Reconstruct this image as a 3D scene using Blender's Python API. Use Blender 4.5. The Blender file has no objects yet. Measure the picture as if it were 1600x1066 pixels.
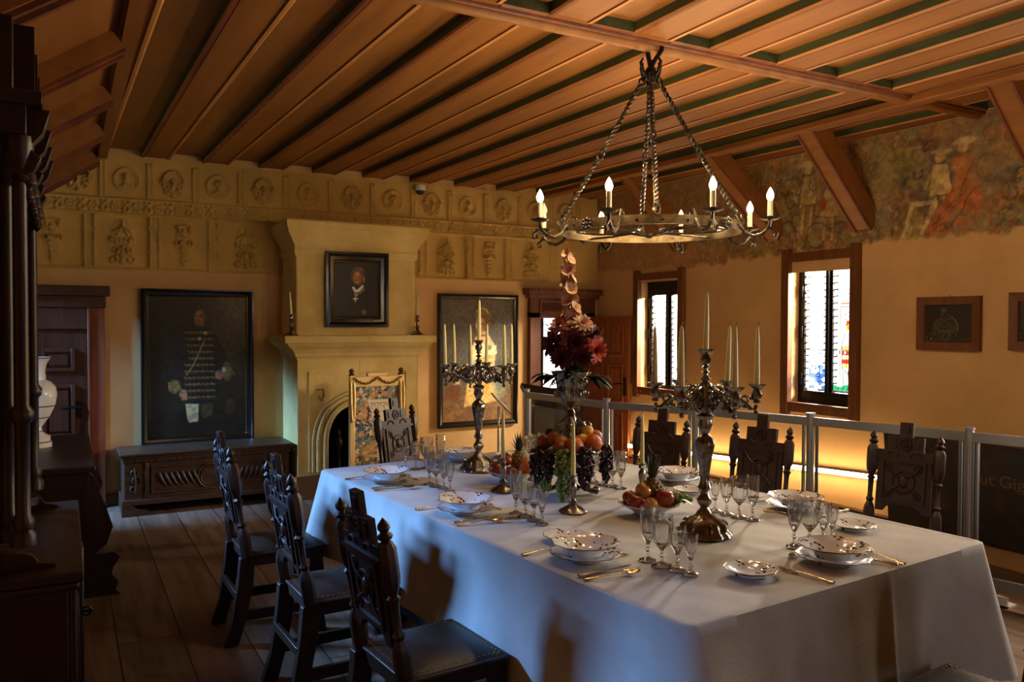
import bpy, bmesh, math, random
import numpy as np
from mathutils import Vector, Matrix
PI = math.pi
R = math.radians
scene = bpy.context.scene
col = scene.collection

# ---------------------------------------------------------------- camera
cam_d = bpy.data.cameras.new('camera')
cam_d.sensor_width = 36.0
cam_d.lens = 1266.5 / 1600 * 36.0
cam = bpy.data.objects.new('camera', cam_d)
col.objects.link(cam)
yaw, pit, rol = R(28.88), R(-1.38), R(0.22)
fwd = Vector((math.sin(yaw) * math.cos(pit), math.cos(yaw) * math.cos(pit), math.sin(pit)))
rgt = Vector((math.cos(yaw), -math.sin(yaw), 0))
upv = rgt.cross(fwd)
rr = rgt * math.cos(rol) + upv * math.sin(rol)
uu = -rgt * math.sin(rol) + upv * math.cos(rol)
m = Matrix((rr, uu, -fwd)).transposed().to_4x4()
m.translation = Vector((0, 0, 1.6))
cam.matrix_world = m
scene.camera = cam

# ---------------------------------------------------------------- colour management, world
vs = scene.view_settings
vs.view_transform = 'Standard'
vs.look = 'None'
vs.exposure = 0.0
vs.gamma = 1.0
vs.use_curve_mapping = False
cy = scene.cycles
cy.max_bounces = 9
cy.diffuse_bounces = 4
cy.glossy_bounces = 4
cy.transmission_bounces = 8
cy.transparent_max_bounces = 16
cy.sample_clamp_indirect = 3.0
cy.caustics_reflective = False
cy.caustics_refractive = False
cy.use_denoising = True
world = bpy.data.worlds.new('overcast_sky')
scene.world = world
world.use_nodes = True
bg = world.node_tree.nodes['Background']
bg.inputs[0].default_value = (0.8, 0.88, 1.0, 1)
bg.inputs[1].default_value = 0.2

def area(name, loc, rot, sx, sy, power, color, spread=180):
    d = bpy.data.lights.new(name, 'AREA')
    d.shape = 'RECTANGLE'
    d.size, d.size_y = sx, sy
    d.energy = power
    d.color = color
    d.spread = R(spread)
    o = bpy.data.objects.new(name, d)
    o.location = loc
    o.rotation_euler = rot
    col.objects.link(o)
    return o
# daylight outside three unseen openings in the left wall, shaped to steer it (cool)
BLUE = (0.20, 0.47, 1.0)
# the sky stands high outside, so its light falls steeply: on the floor and the cloth's side, hardly on the far side of the room
area('left_daylight', (-3.5, 6.8, 3.2), (Vector((-1.1, 5.2, 1.85))-Vector((-3.5, 6.8, 3.2))).to_track_quat('-Z', 'Y').to_euler(), 1.4, 0.4, 1700, BLUE)
area('left_daylight', (-2.25, 7.22, 2.80), (0, R(-58), 0), 0.40, 0.5, 34, (0.5, 0.7, 1.0))
area('left_daylight', (-3.5, 1.5, 3.2), (Vector((-1.1, 1.65, 1.85))-Vector((-3.5, 1.5, 3.2))).to_track_quat('-Z', 'Y').to_euler(), 0.3, 0.4, 340, BLUE)
# daylight outside the unseen right hand opening, added to carry it
area('right_daylight', (5.8, 2.05, 1.7), (0, R(84), 0), 1.1, 0.7, 130, (1.0, 0.86, 0.68))
# bright sky standing high outside the two leaded windows, falling steeply through their clear glass
for (src_, aim_, e_) in (((6.9, 3.60, 2.38), (5.5, 4.6, 1.9), 1100), ((6.9, 5.45, 2.33), (5.5, 6.6, 1.85), 1500)):
    rot_ = (Vector(aim_)-Vector(src_)).to_track_quat('-Z', 'Y').to_euler()
    area('right_daylight', src_, rot_, 1.1, 0.32, e_, (1.0, 0.85, 0.66))
# dim fill light added behind the camera, to lift the cloth's near side
area('front_fill', (3.3, -2.0, 1.7), (R(90), 0, 0), 1.2, 1.1, 13, (0.92, 0.95, 1.0))

# ---------------------------------------------------------------- material helpers
def lin(c):
    c = [x / 255.0 if max(c) > 1.001 else x for x in c[:3]]
    return tuple((x / 12.92) if x <= 0.04045 else ((x + 0.055) / 1.055) ** 2.4 for x in c)

MATS = {}
def mat(name, color, rough=0.6, metal=0.0, spec=0.5, **kw):
    m = bpy.data.materials.new(name)
    m.use_nodes = True
    b = m.node_tree.nodes['Principled BSDF']
    b.inputs['Base Color'].default_value = (*lin(color), 1)
    b.inputs['Roughness'].default_value = rough
    b.inputs['Metallic'].default_value = metal
    b.inputs['Specular IOR Level'].default_value = spec
    for k, v in kw.items():
        b.inputs[k].default_value = v
    MATS[name] = m
    return m

def nd(m, t, **kw):
    n = m.node_tree.nodes.new(t)
    for k, v in kw.items():
        setattr(n, k, v)
    return n
def lk(m, a, b):
    m.node_tree.links.new(a, b)

def noisy(m, c1, c2, scale=(4, 4, 4), detail=5, bump=0.0, bscale=None, lo=0.35, hi=0.65, coord='Object', rough=None):
    """base colour wandering between c1 and c2 and an optional fine bump"""
    b = m.node_tree.nodes['Principled BSDF']
    tc = nd(m, 'ShaderNodeTexCoord')
    mp = nd(m, 'ShaderNodeMapping')
    mp.inputs['Scale'].default_value = scale
    lk(m, tc.outputs[coord], mp.inputs[0])
    n = nd(m, 'ShaderNodeTexNoise')
    n.inputs['Scale'].default_value = 1.0
    n.inputs['Detail'].default_value = detail
    n.inputs['Roughness'].default_value = 0.62
    lk(m, mp.outputs[0], n.inputs[0])
    r = nd(m, 'ShaderNodeValToRGB')
    r.color_ramp.elements[0].position = lo
    r.color_ramp.elements[1].position = hi
    r.color_ramp.elements[0].color = (*lin(c1), 1)
    r.color_ramp.elements[1].color = (*lin(c2), 1)
    lk(m, n.outputs[0], r.inputs[0])
    lk(m, r.outputs[0], b.inputs['Base Color'])
    if bump:
        n2 = nd(m, 'ShaderNodeTexNoise')
        n2.inputs['Detail'].default_value = 6
        mp2 = nd(m, 'ShaderNodeMapping')
        mp2.inputs['Scale'].default_value = bscale or tuple(s * 4 for s in scale)
        lk(m, tc.outputs[coord], mp2.inputs[0])
        lk(m, mp2.outputs[0], n2.inputs[0])
        n2.inputs['Scale'].default_value = 1.0
        bp = nd(m, 'ShaderNodeBump')
        bp.inputs['Strength'].default_value = bump
        bp.inputs['Distance'].default_value = 0.01
        lk(m, n2.outputs[0], bp.inputs['Height'])
        lk(m, bp.outputs[0], b.inputs['Normal'])
    return r

def wood(name, c1, c2, rough=0.45, scale=(30, 3, 30), bump=0.15):
    m = mat(name, c1, rough, spec=0.35)
    noisy(m, c1, c2, scale, 6, bump, tuple(s * 2 for s in scale), 0.3, 0.7)
    return m

plaster = mat('plaster', (208, 160, 104), 0.9, spec=0.2)
noisy(plaster, (196, 156, 102), (212, 172, 118), (1.3, 1.3, 1.3), 6, 0.25, (14, 14, 14))
stone = mat('fireplace_stone', (205, 180, 120), 0.85, spec=0.25)
noisy(stone, (206, 178, 104), (228, 204, 138), (3, 3, 3), 7, 0.3, (30, 30, 30))
stone_dark = mat('plinth_stone', (120, 95, 65), 0.85, spec=0.25)
whitewash = mat('whitewash', (205, 200, 190), 0.9, spec=0.2)
noisy(whitewash, (195, 190, 180), (212, 208, 200), (2, 2, 2), 4, 0.1)
soot = mat('soot', (22, 18, 15), 0.95, spec=0.1)
noisy(soot, (14, 12, 10), (38, 30, 24), (8, 8, 8), 5, 0.4)
oak = wood('dark_oak', (54, 29, 17), (32, 18, 11), 0.42, (25, 25, 4))
oak_rail = wood('dark_oak_rail', (58, 32, 20), (36, 20, 13), 0.36, (5, 25, 25))
oak_old = wood('carved_oak', (74, 52, 36), (46, 31, 21), 0.42, (6, 25, 25))
oak_black = wood('blackened_oak', (50, 30, 20), (30, 18, 13), 0.38, (25, 25, 4))
pine = wood('door_pine', (150, 82, 42), (112, 56, 27), 0.45, (28, 28, 2.2))
pine_dark = wood('door_frame_wood', (118, 68, 42), (86, 46, 28), 0.5, (28, 28, 2.2))
walnut = wood('door_walnut', (78, 44, 27), (54, 30, 19), 0.42, (28, 28, 2.2))
win_wood = wood('window_frame_wood', (120, 72, 36), (88, 50, 24), 0.5, (28, 20, 3))
leather = mat('dark_leather', (34, 22, 16), 0.42, spec=0.4)
noisy(leather, (28, 18, 13), (42, 28, 20), (9, 9, 9), 6, 0.2, (90, 90, 90))
leather_black = mat('black_leather', (26, 22, 20), 0.35)
noisy(leather_black, (22, 18, 16), (34, 28, 25), (9, 9, 9), 6, 0.2, (90, 90, 90))
brass = mat('brass', (190, 140, 60), 0.3, 1.0)
gold = mat('gilding', (236, 204, 134), 0.38, 0.5)
gold_thin = mat('gilt_fillet', (222, 190, 120), 0.25, 1.0)
silver = mat('silver', (150, 146, 140), 0.13, 1.0)
noisy(silver, (96, 90, 84), (164, 160, 154), (45, 45, 45), 3, 0.15, (240, 240, 240), 0.35, 0.65)
cutlery_m = mat('gilt_silver', (196, 166, 120), 0.22, 1.0)
steel = mat('knife_steel', (175, 175, 178), 0.2, 1.0)
iron = mat('wrought_iron', (70, 62, 54), 0.34, 0.9)
noisy(iron, (48, 42, 36), (96, 86, 72), (40, 40, 40), 4, 0.3, (120, 120, 120))
ironband = mat('burnished_iron_band', (128, 108, 78), 0.3, 0.85)
noisy(ironband, (104, 86, 60), (150, 128, 94), (20, 20, 20), 4, 0.1, (80, 80, 80))
black_iron = mat('black_iron', (30, 28, 28), 0.4, 0.7)
alu = mat('brushed_aluminium', (178, 180, 184), 0.34, 0.85)
alu_dark = mat('aluminium_rail', (150, 152, 156), 0.4, 0.7)
frame_black = mat('ebonised_frame', (20, 17, 15), 0.22)
candle_m = mat('ivory_wax', (238, 230, 166), 0.5, spec=0.4)
candle_m.node_tree.nodes['Principled BSDF'].inputs['Subsurface Weight'].default_value = 0.25
candle_m.node_tree.nodes['Principled BSDF'].inputs['Subsurface Radius'].default_value = (0.01, 0.006, 0.003)
wick = mat('wick', (120, 110, 80), 0.8)
sleeve = mat('candle_sleeve', (238, 226, 190), 0.5)
porcelain = mat('porcelain', (226, 228, 230), 0.12, spec=0.6)
porcelain_gold = mat('porcelain_gilt_rim', (170, 120, 60), 0.25, 0.8)
vase_white = mat('white_glazed_porcelain', (235, 233, 225), 0.1, spec=0.7)
black_plastic = mat('black_plastic', (18, 18, 19), 0.4)
white_plastic = mat('white_plastic', (225, 222, 215), 0.45)
paper = mat('white_card', (225, 222, 215), 0.8)

glass = bpy.data.materials.new('crystal_glass')
glass.use_nodes = True
b = glass.node_tree.nodes['Principled BSDF']
b.inputs['Base Color'].default_value = (1, 1, 1, 1)
b.inputs['Transmission Weight'].default_value = 0.95
b.inputs['Roughness'].default_value = 0.015
b.inputs['IOR'].default_value = 1.5
# clear sheet glass / acrylic of the barrier: thin, mostly see-through, mirror-like at grazing angles
pane = bpy.data.materials.new('clear_barrier_glass')
pane.use_nodes = True
nt = pane.node_tree
nt.nodes.remove(nt.nodes['Principled BSDF'])
tr = nd(pane, 'ShaderNodeBsdfTransparent'); tr.inputs[0].default_value = (0.86, 0.86, 0.86, 1)
gl = nd(pane, 'ShaderNodeBsdfGlossy'); gl.inputs['Roughness'].default_value = 0.04
fr = nd(pane, 'ShaderNodeFresnel'); fr.inputs[0].default_value = 1.18
mx = nd(pane, 'ShaderNodeMixShader')
lk(pane, fr.outputs[0], mx.inputs[0]); lk(pane, tr.outputs[0], mx.inputs[1]); lk(pane, gl.outputs[0], mx.inputs[2])
lk(pane, mx.outputs[0], nt.nodes['Material Output'].inputs[0])

def emissive(name, color, strength):
    m = bpy.data.materials.new(name)
    m.use_nodes = True
    b = m.node_tree.nodes['Principled BSDF']
    b.inputs['Base Color'].default_value = (*lin(color), 1)
    b.inputs['Emission Color'].default_value = (*lin(color), 1)
    b.inputs['Emission Strength'].default_value = strength
    return m
bulb_m = emissive('lit_bulb', (255, 214, 140), 28.0)
strip_m = emissive('sunlit_band_emission', (255, 218, 164), 90.0)  # glow added for the sunlit band, not a lamp
sky_m = emissive('bright_daylight', (255, 255, 255), 3.0)

def painted(name, rough=0.45, emit=0.0, alpha=False, base=None, bump=0.0):
    """material reading the mesh's own paint colours; where the paint is thin the plaster shows"""
    m = bpy.data.materials.new(name)
    m.use_nodes = True
    b = m.node_tree.nodes['Principled BSDF']
    b.inputs['Roughness'].default_value = rough
    at = nd(m, 'ShaderNodeAttribute', attribute_name='paint')
    src = at.outputs['Color']
    if alpha:
        b.inputs['Specular IOR Level'].default_value = 0.2
        r = noisy(m, (200, 156, 102), (216, 174, 120), (1.3, 1.3, 1.3), 6, 0.25, (14, 14, 14))
        mx = nd(m, 'ShaderNodeMix', data_type='RGBA')
        lk(m, at.outputs['Alpha'], mx.inputs[0])
        lk(m, r.outputs[0], mx.inputs[6])
        lk(m, src, mx.inputs[7])
        src = mx.outputs[2]
        for l in list(b.inputs['Base Color'].links): m.node_tree.links.remove(l)
    lk(m, src, b.inputs['Base Color'])
    if emit:
        lk(m, src, b.inputs['Emission Color'])
        b.inputs['Emission Strength'].default_value = emit
    return m

# cloth: woven linen with faint stains
linen = mat('white_linen', (206, 206, 206), 0.8, spec=0.25)
noisy(linen, (168, 167, 164), (186, 186, 186), (3, 3, 3), 5, 0.12, (160, 160, 160))
linen.node_tree.nodes['Principled BSDF'].inputs['Sheen Weight'].default_value = 0.1

# floor boards: wide planks running away from the camera, uneven in tone, dark gaps
def floor_material():
    m = mat('wide_floor_boards', (120, 96, 74), 0.55, spec=0.3)
    b = m.node_tree.nodes['Principled BSDF']
    tc = nd(m, 'ShaderNodeTexCoord')
    sx = nd(m, 'ShaderNodeSeparateXYZ')
    lk(m, tc.outputs['Object'], sx.inputs[0])
    def mth(op, a, bb=None):
        n = nd(m, 'ShaderNodeMath', operation=op)
        for i, v in enumerate((a, bb)):
            if v is None: continue
            if isinstance(v, (int, float)): n.inputs[i].default_value = v
            else: lk(m, v, n.inputs[i])
        return n.outputs[0]
    q = mth('DIVIDE', mth('SUBTRACT', sx.outputs[0], 0.215), 0.29)
    fl = mth('FLOOR', q)
    fx = mth('FRACT', q)
    edge = mth('MINIMUM', fx, mth('SUBTRACT', 1.0, fx))
    gap = mth('LESS_THAN', edge, 0.011)
    # butt joints
    wn = nd(m, 'ShaderNodeTexWhiteNoise', noise_dimensions='1D')
    lk(m, fl, wn.inputs['W'])
    yy = mth('ADD', mth('DIVIDE', sx.outputs[1], 3.1), wn.outputs['Value'])
    fy = mth('FRACT', yy)
    gap2 = mth('LESS_THAN', fy, 0.0022)
    gg = mth('MAXIMUM', gap, gap2)
    wn2 = nd(m, 'ShaderNodeTexWhiteNoise', noise_dimensions='2D')
    cb = nd(m, 'ShaderNodeCombineXYZ')
    lk(m, fl, cb.inputs[0]); lk(m, mth('FLOOR', yy), cb.inputs[1])
    lk(m, cb.outputs[0], wn2.inputs['Vector'])
    mp = nd(m, 'ShaderNodeMapping'); mp.inputs['Scale'].default_value = (14, 1.1, 1)
    lk(m, tc.outputs['Object'], mp.inputs[0])
    ofs = nd(m, 'ShaderNodeVectorMath', operation='ADD')
    sc = nd(m, 'ShaderNodeVectorMath', operation='SCALE'); sc.inputs[3].default_value = 7.0
    lk(m, cb.outputs[0], sc.inputs[0]); lk(m, mp.outputs[0], ofs.inputs[0]); lk(m, sc.outputs[0], ofs.inputs[1])
    n = nd(m, 'ShaderNodeTexNoise'); n.inputs['Scale'].default_value = 1.0; n.inputs['Detail'].default_value = 7; n.inputs['Distortion'].default_value = 0.6
    lk(m, ofs.outputs[0], n.inputs[0])
    rp = nd(m, 'ShaderNodeValToRGB')
    e = rp.color_ramp.elements
    e[0].position = 0.3; e[0].color = (*lin((84, 66, 52)), 1)
    e[1].position = 0.7; e[1].color = (*lin((124, 102, 84)), 1)
    lk(m, n.outputs[0], rp.inputs[0])
    hs = nd(m, 'ShaderNodeHueSaturation')
    lk(m, rp.outputs[0], hs.inputs['Color'])
    lk(m, mth('ADD', mth('MULTIPLY', wn2.outputs['Value'], 0.35), 0.8), hs.inputs['Value'])
    # knots
    vo = nd(m, 'ShaderNodeTexVoronoi'); vo.inputs['Scale'].default_value = 1.0
    mp3 = nd(m, 'ShaderNodeMapping'); mp3.inputs['Scale'].default_value = (4.2, 1.5, 1)
    lk(m, tc.outputs['Object'], mp3.inputs[0]); lk(m, mp3.outputs[0], vo.inputs[0])
    kn = mth('LESS_THAN', vo.outputs['Distance'], 0.06)
    m1 = nd(m, 'ShaderNodeMix', data_type='RGBA'); m1.inputs[7].default_value = (*lin((60, 40, 28)), 1)
    lk(m, mth('MULTIPLY', kn, 0.6), m1.inputs[0]); lk(m, hs.outputs[0], m1.inputs[6])
    m2 = nd(m, 'ShaderNodeMix', data_type='RGBA'); m2.inputs[7].default_value = (*lin((16, 12, 10)), 1)
    lk(m, gg, m2.inputs[0]); lk(m, m1.outputs[2], m2.inputs[6])
    lk(m, m2.outputs[2], b.inputs['Base Color'])
    bp = nd(m, 'ShaderNodeBump'); bp.inputs['Strength'].default_value = 0.35; bp.inputs['Distance'].default_value = 0.01
    lk(m, mth('SUBTRACT', n.outputs[0], mth('MULTIPLY', gg, 2.0)), bp.inputs['Height'])
    lk(m, bp.outputs[0], b.inputs['Normal'])
    return m
floor_m = floor_material()

# painted pine ceiling
def ceiling_material(name, c1, c2, speck=True):
    m = mat(name, c1, 0.5, spec=0.35)
    b = m.node_tree.nodes['Principled BSDF']
    r = noisy(m, c1, c2, (9, 1.0, 9), 7, 0.12, (30, 3, 30), 0.3, 0.7)
    if speck:
        tc = nd(m, 'ShaderNodeTexCoord')
        mp = nd(m, 'ShaderNodeMapping'); mp.inputs['Scale'].default_value = (34, 14, 10)
        lk(m, tc.outputs['Object'], mp.inputs[0])
        n = nd(m, 'ShaderNodeTexNoise'); n.inputs['Scale'].default_value = 1.0; n.inputs['Detail'].default_value = 3
        lk(m, mp.outputs[0], n.inputs[0])
        n2 = nd(m, 'ShaderNodeTexNoise'); n2.inputs['Scale'].default_value = 1.7
        lk(m, tc.outputs['Object'], n2.inputs[0])
        a = nd(m, 'ShaderNodeMath', operation='MULTIPLY')
        rp = nd(m, 'ShaderNodeValToRGB')
        rp.color_ramp.elements[0].position = 0.70; rp.color_ramp.elements[0].color = (0, 0, 0, 1)
        rp.color_ramp.elements[1].position = 0.76; rp.color_ramp.elements[1].color = (1, 1, 1, 1)
        lk(m, n.outputs[0], rp.inputs[0])
        lk(m, rp.outputs[0], a.inputs[0]); lk(m, n2.outputs[0], a.inputs[1])
        mx = nd(m, 'ShaderNodeMix', data_type='RGBA'); mx.inputs[7].default_value = (*lin((62, 34, 16)), 1)
        lk(m, a.outputs[0], mx.inputs[0]); lk(m, r.outputs[0], mx.inputs[6])
        lk(m, mx.outputs[2], b.inputs['Base Color'])
    return m
ceil_panel = ceiling_material('ceiling_panel_wood', (118, 74, 30), (152, 98, 42))
ceil_board = ceiling_material('ceiling_board_wood', (120, 74, 30), (148, 94, 40), False)
ceil_green = mat('ceiling_green_paint', (52, 60, 34), 0.6)
noisy(ceil_green, (40, 46, 28), (72, 82, 44), (6, 1.2, 6), 5)
ceil_red = mat('ceiling_red_paint', (128, 48, 22), 0.55)
noisy(ceil_red, (84, 40, 20), (124, 62, 28), (6, 1.2, 6), 5)
ceil_light = mat('ceiling_light_paint', (200, 138, 76), 0.55)
noisy(ceil_light, (168, 110, 52), (198, 138, 72), (6, 1.2, 6), 5)

# ---------------------------------------------------------------- mesh builder
class MB:
    def __init__(s, M=None):
        s.v, s.f, s.mi, s.M = [], [], [], M or Matrix()
    def add(s, vs_, fs, mi=0):
        o = len(s.v)
        M = s.M
        s.v.extend(tuple(M @ Vector(p)) for p in vs_)
        s.f.extend(tuple(i + o for i in f) for f in fs)
        s.mi.extend([mi] * len(fs))
        return s
    def box(s, a, b, mi=0):
        x0, y0, z0 = a; x1, y1, z1 = b
        return s.add([(x0,y0,z0),(x1,y0,z0),(x1,y1,z0),(x0,y1,z0),(x0,y0,z1),(x1,y0,z1),(x1,y1,z1),(x0,y1,z1)],
                     [(0,3,2,1),(4,5,6,7),(0,1,5,4),(1,2,6,5),(2,3,7,6),(3,0,4,7)], mi)
    def bar(s, p, q, w, h, mi=0, up=(0,0,1)):
        """rectangular bar from p to q, w wide, h high"""
        p, q = Vector(p), Vector(q)
        d = (q - p).normalized(); u = Vector(up)
        if abs(d.dot(u)) > 0.97: u = Vector((1, 0, 0))
        r = d.cross(u).normalized(); u = r.cross(d)
        P = []
        for e in (p, q):
            for a, b_ in ((-1,-1),(1,-1),(1,1),(-1,1)):
                P.append(e + r * a * w / 2 + u * b_ * h / 2)
        return s.add(P, [(0,1,2,3),(7,6,5,4),(0,4,5,1),(1,5,6,2),(2,6,7,3),(3,7,4,0)], mi)
    def lathe(s, prof, seg=20, c=(0,0,0), mi=0, flute=0, fa=0.0, fr=None, sq=None, axis='z', rot=0.0):
        """profile [(radius, height)]; flute lobes of depth fa between heights fr; sq: 4-sided"""
        vs_, fs = [], []
        n = len(prof)
        for (r, z) in prof:
            for k in range(seg):
                a = 2 * PI * k / seg + rot
                q = r
                if flute and (fr is None or fr[0] <= z <= fr[1]):
                    q = r * (1 + fa * math.cos(flute * a))
                x, y = q * math.cos(a), q * math.sin(a)
                if axis == 'z': p = (x, y, z)
                elif axis == 'x': p = (z, x, y)
                else: p = (x, z, y)
                vs_.append((p[0]+c[0], p[1]+c[1], p[2]+c[2]))
        for i in range(n - 1):
            for k in range(seg):
                k2 = (k + 1) % seg
                fs.append((i*seg+k, i*seg+k2, (i+1)*seg+k2, (i+1)*seg+k))
        if prof[0][0] > 1e-5: fs.append(tuple(range(seg))[::-1])
        if prof[-1][0] > 1e-5: fs.append(tuple((n-1)*seg + k for k in range(seg)))
        return s.add(vs_, fs, mi)
    def tube(s, pts, rad, seg=8, mi=0, closed=False, flat=1.0):
        pts = [Vector(p) for p in pts]
        n = len(pts)
        if not hasattr(rad, '__len__'): rad = [rad] * n
        vs_, fs = [], []
        up = Vector((0, 0, 1))
        d0 = (pts[1] - pts[0]).normalized()
        if abs(d0.dot(up)) > 0.9: up = Vector((1, 0, 0))
        r = d0.cross(up).normalized()
        for i, p in enumerate(pts):
            if closed: d = (pts[(i+1) % n] - pts[i-1]).normalized()
            else: d = (pts[min(i+1, n-1)] - pts[max(i-1, 0)]).normalized()
            r = (r - d * r.dot(d))
            if r.length < 1e-6: r = d.orthogonal()
            r.normalize()
            u = r.cross(d)
            for k in range(seg):
                a = 2 * PI * k / seg
                vs_.append(p + (r * math.cos(a) + u * math.sin(a) * flat) * rad[i])
        for i in range(n if closed else n - 1):
            j = (i + 1) % n
            for k in range(seg):
                k2 = (k + 1) % seg
                fs.append((i*seg+k, i*seg+k2, j*seg+k2, j*seg+k))
        if not closed:
            fs.append(tuple(range(seg))[::-1]); fs.append(tuple((n-1)*seg + k for k in range(seg)))
        return s.add(vs_, fs, mi)
    def prism(s, pts, t0, t1, plane='xz', mi=0):
        """outline pts extruded from t0 to t1 along the remaining axis"""
        def P(a, b_, t):
            return {'xz': (a, t, b_), 'yz': (t, a, b_), 'xy': (a, b_, t)}[plane]
        n = len(pts)
        area_ = sum(pts[i][0]*pts[(i+1)%n][1] - pts[(i+1)%n][0]*pts[i][1] for i in range(n))
        vs_ = [P(a, b_, t0) for a, b_ in pts] + [P(a, b_, t1) for a, b_ in pts]
        fs = [tuple(range(n)), tuple(range(n, 2*n))[::-1]]
        fs += [(i, n+i, n+(i+1) % n, (i+1) % n) for i in range(n)]
        return s.add(vs_, fs, mi)
    def ball(s, c, r, seg=12, rings=8, mi=0, sc=(1,1,1)):
        prof = [(r * math.sin(PI*i/rings), -r * math.cos(PI*i/rings)) for i in range(rings+1)]
        vs_, fs = [(c[0], c[1], c[2]-r*sc[2])], []
        for (q, z) in prof[1:-1]:
            for k in range(seg):
                a = 2*PI*k/seg
                vs_.append((c[0]+q*math.cos(a)*sc[0], c[1]+q*math.sin(a)*sc[1], c[2]+z*sc[2]))
        vs_.append((c[0], c[1], c[2]+r*sc[2]))
        L = len(vs_) - 1
        for k in range(seg):
            k2 = (k+1) % seg
            fs.append((0, 1+k2, 1+k))
            for i in range(rings-2):
                a = 1+i*seg
                fs.append((a+k, a+k2, a+seg+k2, a+seg+k))
            fs.append((L, L-seg+k, L-seg+k2))
        return s.add(vs_, fs, mi)
    def torus(s, c, R_, r, seg=32, sg=8, mi=0, axis='z', flat=1.0):
        vs_, fs = [], []
        for i in range(seg):
            a = 2*PI*i/seg
            for k in range(sg):
                b_ = 2*PI*k/sg
                q = R_ + r*math.cos(b_); h = r*math.sin(b_)*flat
                x, y = q*math.cos(a), q*math.sin(a)
                p = {'z': (x,y,h), 'y': (x,h,y), 'x': (h,x,y)}[axis]
                vs_.append((p[0]+c[0], p[1]+c[1], p[2]+c[2]))
        for i in range(seg):
            for k in range(sg):
                i2, k2 = (i+1) % seg, (k+1) % sg
                fs.append((i*sg+k, i2*sg+k, i2*sg+k2, i*sg+k2))
        return s.add(vs_, fs, mi)
    def build(s, name, mats, parent=None, smooth=40, bevel=0.0, loc=None):
        me = bpy.data.meshes.new(name)
        me.from_pydata(s.v, [], s.f)
        if not isinstance(mats, (list, tuple)): mats = [mats]
        for m_ in mats: me.materials.append(m_)
        if len(mats) > 1: me.polygons.foreach_set('material_index', s.mi)
        bm = bmesh.new(); bm.from_mesh(me)
        bmesh.ops.recalc_face_normals(bm, faces=bm.faces)
        bm.to_mesh(me); bm.free()
        if smooth:
            me.polygons.foreach_set('use_smooth', [True] * len(me.polygons))
            me.set_sharp_from_angle(angle=R(smooth))
        o = bpy.data.objects.new(name, me)
        col.objects.link(o)
        if parent is not None: o.parent = parent
        if loc: o.location = loc
        if bevel:
            bv = o.modifiers.new('bevel', 'BEVEL')
            bv.width = bevel; bv.segments = 2; bv.limit_method = 'ANGLE'; bv.angle_limit = R(40)
        return o

def tag(o, label=None, cat=None, group=None, kind=None):
    if label: o['label'] = label
    if cat: o['category'] = cat
    if group: o['group'] = group
    if kind: o['kind'] = kind
    return o
def thing(name, label, cat, loc=(0,0,0), rz=0.0, group=None):
    o = bpy.data.objects.new(name, None)
    o.empty_display_size = 0.05
    o.location = loc; o.rotation_euler = (0, 0, rz)
    col.objects.link(o)
    return tag(o, label, cat, group)
def struct(mb, name, mats, **kw):
    o = mb.build(name, mats, **kw)
    o['kind'] = 'structure'
    return o
def dup(src, loc=None, rz=None, label=None, group=None, parent=None):
    """copy a thing with its parts and sub-parts"""
    c = src.copy(); col.objects.link(c)
    c.parent = parent
    if loc is not None: c.location = loc
    if rz is not None: c.rotation_euler = (0, 0, rz)
    if label: c['label'] = label
    if group: c['group'] = group
    for ch in src.children: dup(ch, parent=c)
    return c

# ---------------------------------------------------------------- numpy noise and a small painter
def vnoise(x, y, seed=0):
    rs = np.random.RandomState(seed)
    T = rs.rand(256, 256)
    xi, yi = np.floor(x).astype(int), np.floor(y).astype(int)
    fx, fy = x - xi, y - yi
    fx, fy = fx*fx*(3-2*fx), fy*fy*(3-2*fy)
    a = T[xi % 256, yi % 256]; b_ = T[(xi+1) % 256, yi % 256]
    c = T[xi % 256, (yi+1) % 256]; d = T[(xi+1) % 256, (yi+1) % 256]
    return (a*(1-fx)+b_*fx)*(1-fy) + (c*(1-fx)+d*fx)*fy
def fbm(x, y, seed=0, oct_=4):
    t, amp, s = 0, 0.5, 0
    for i in range(oct_):
        t = t + amp*vnoise(x*2**i, y*2**i, seed+i); s += amp; amp *= 0.5
    return t / s
def sstep(e0, e1, x):
    t = np.clip((x-e0)/(e1-e0), 0, 1)
    return t*t*(3-2*t)

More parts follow.
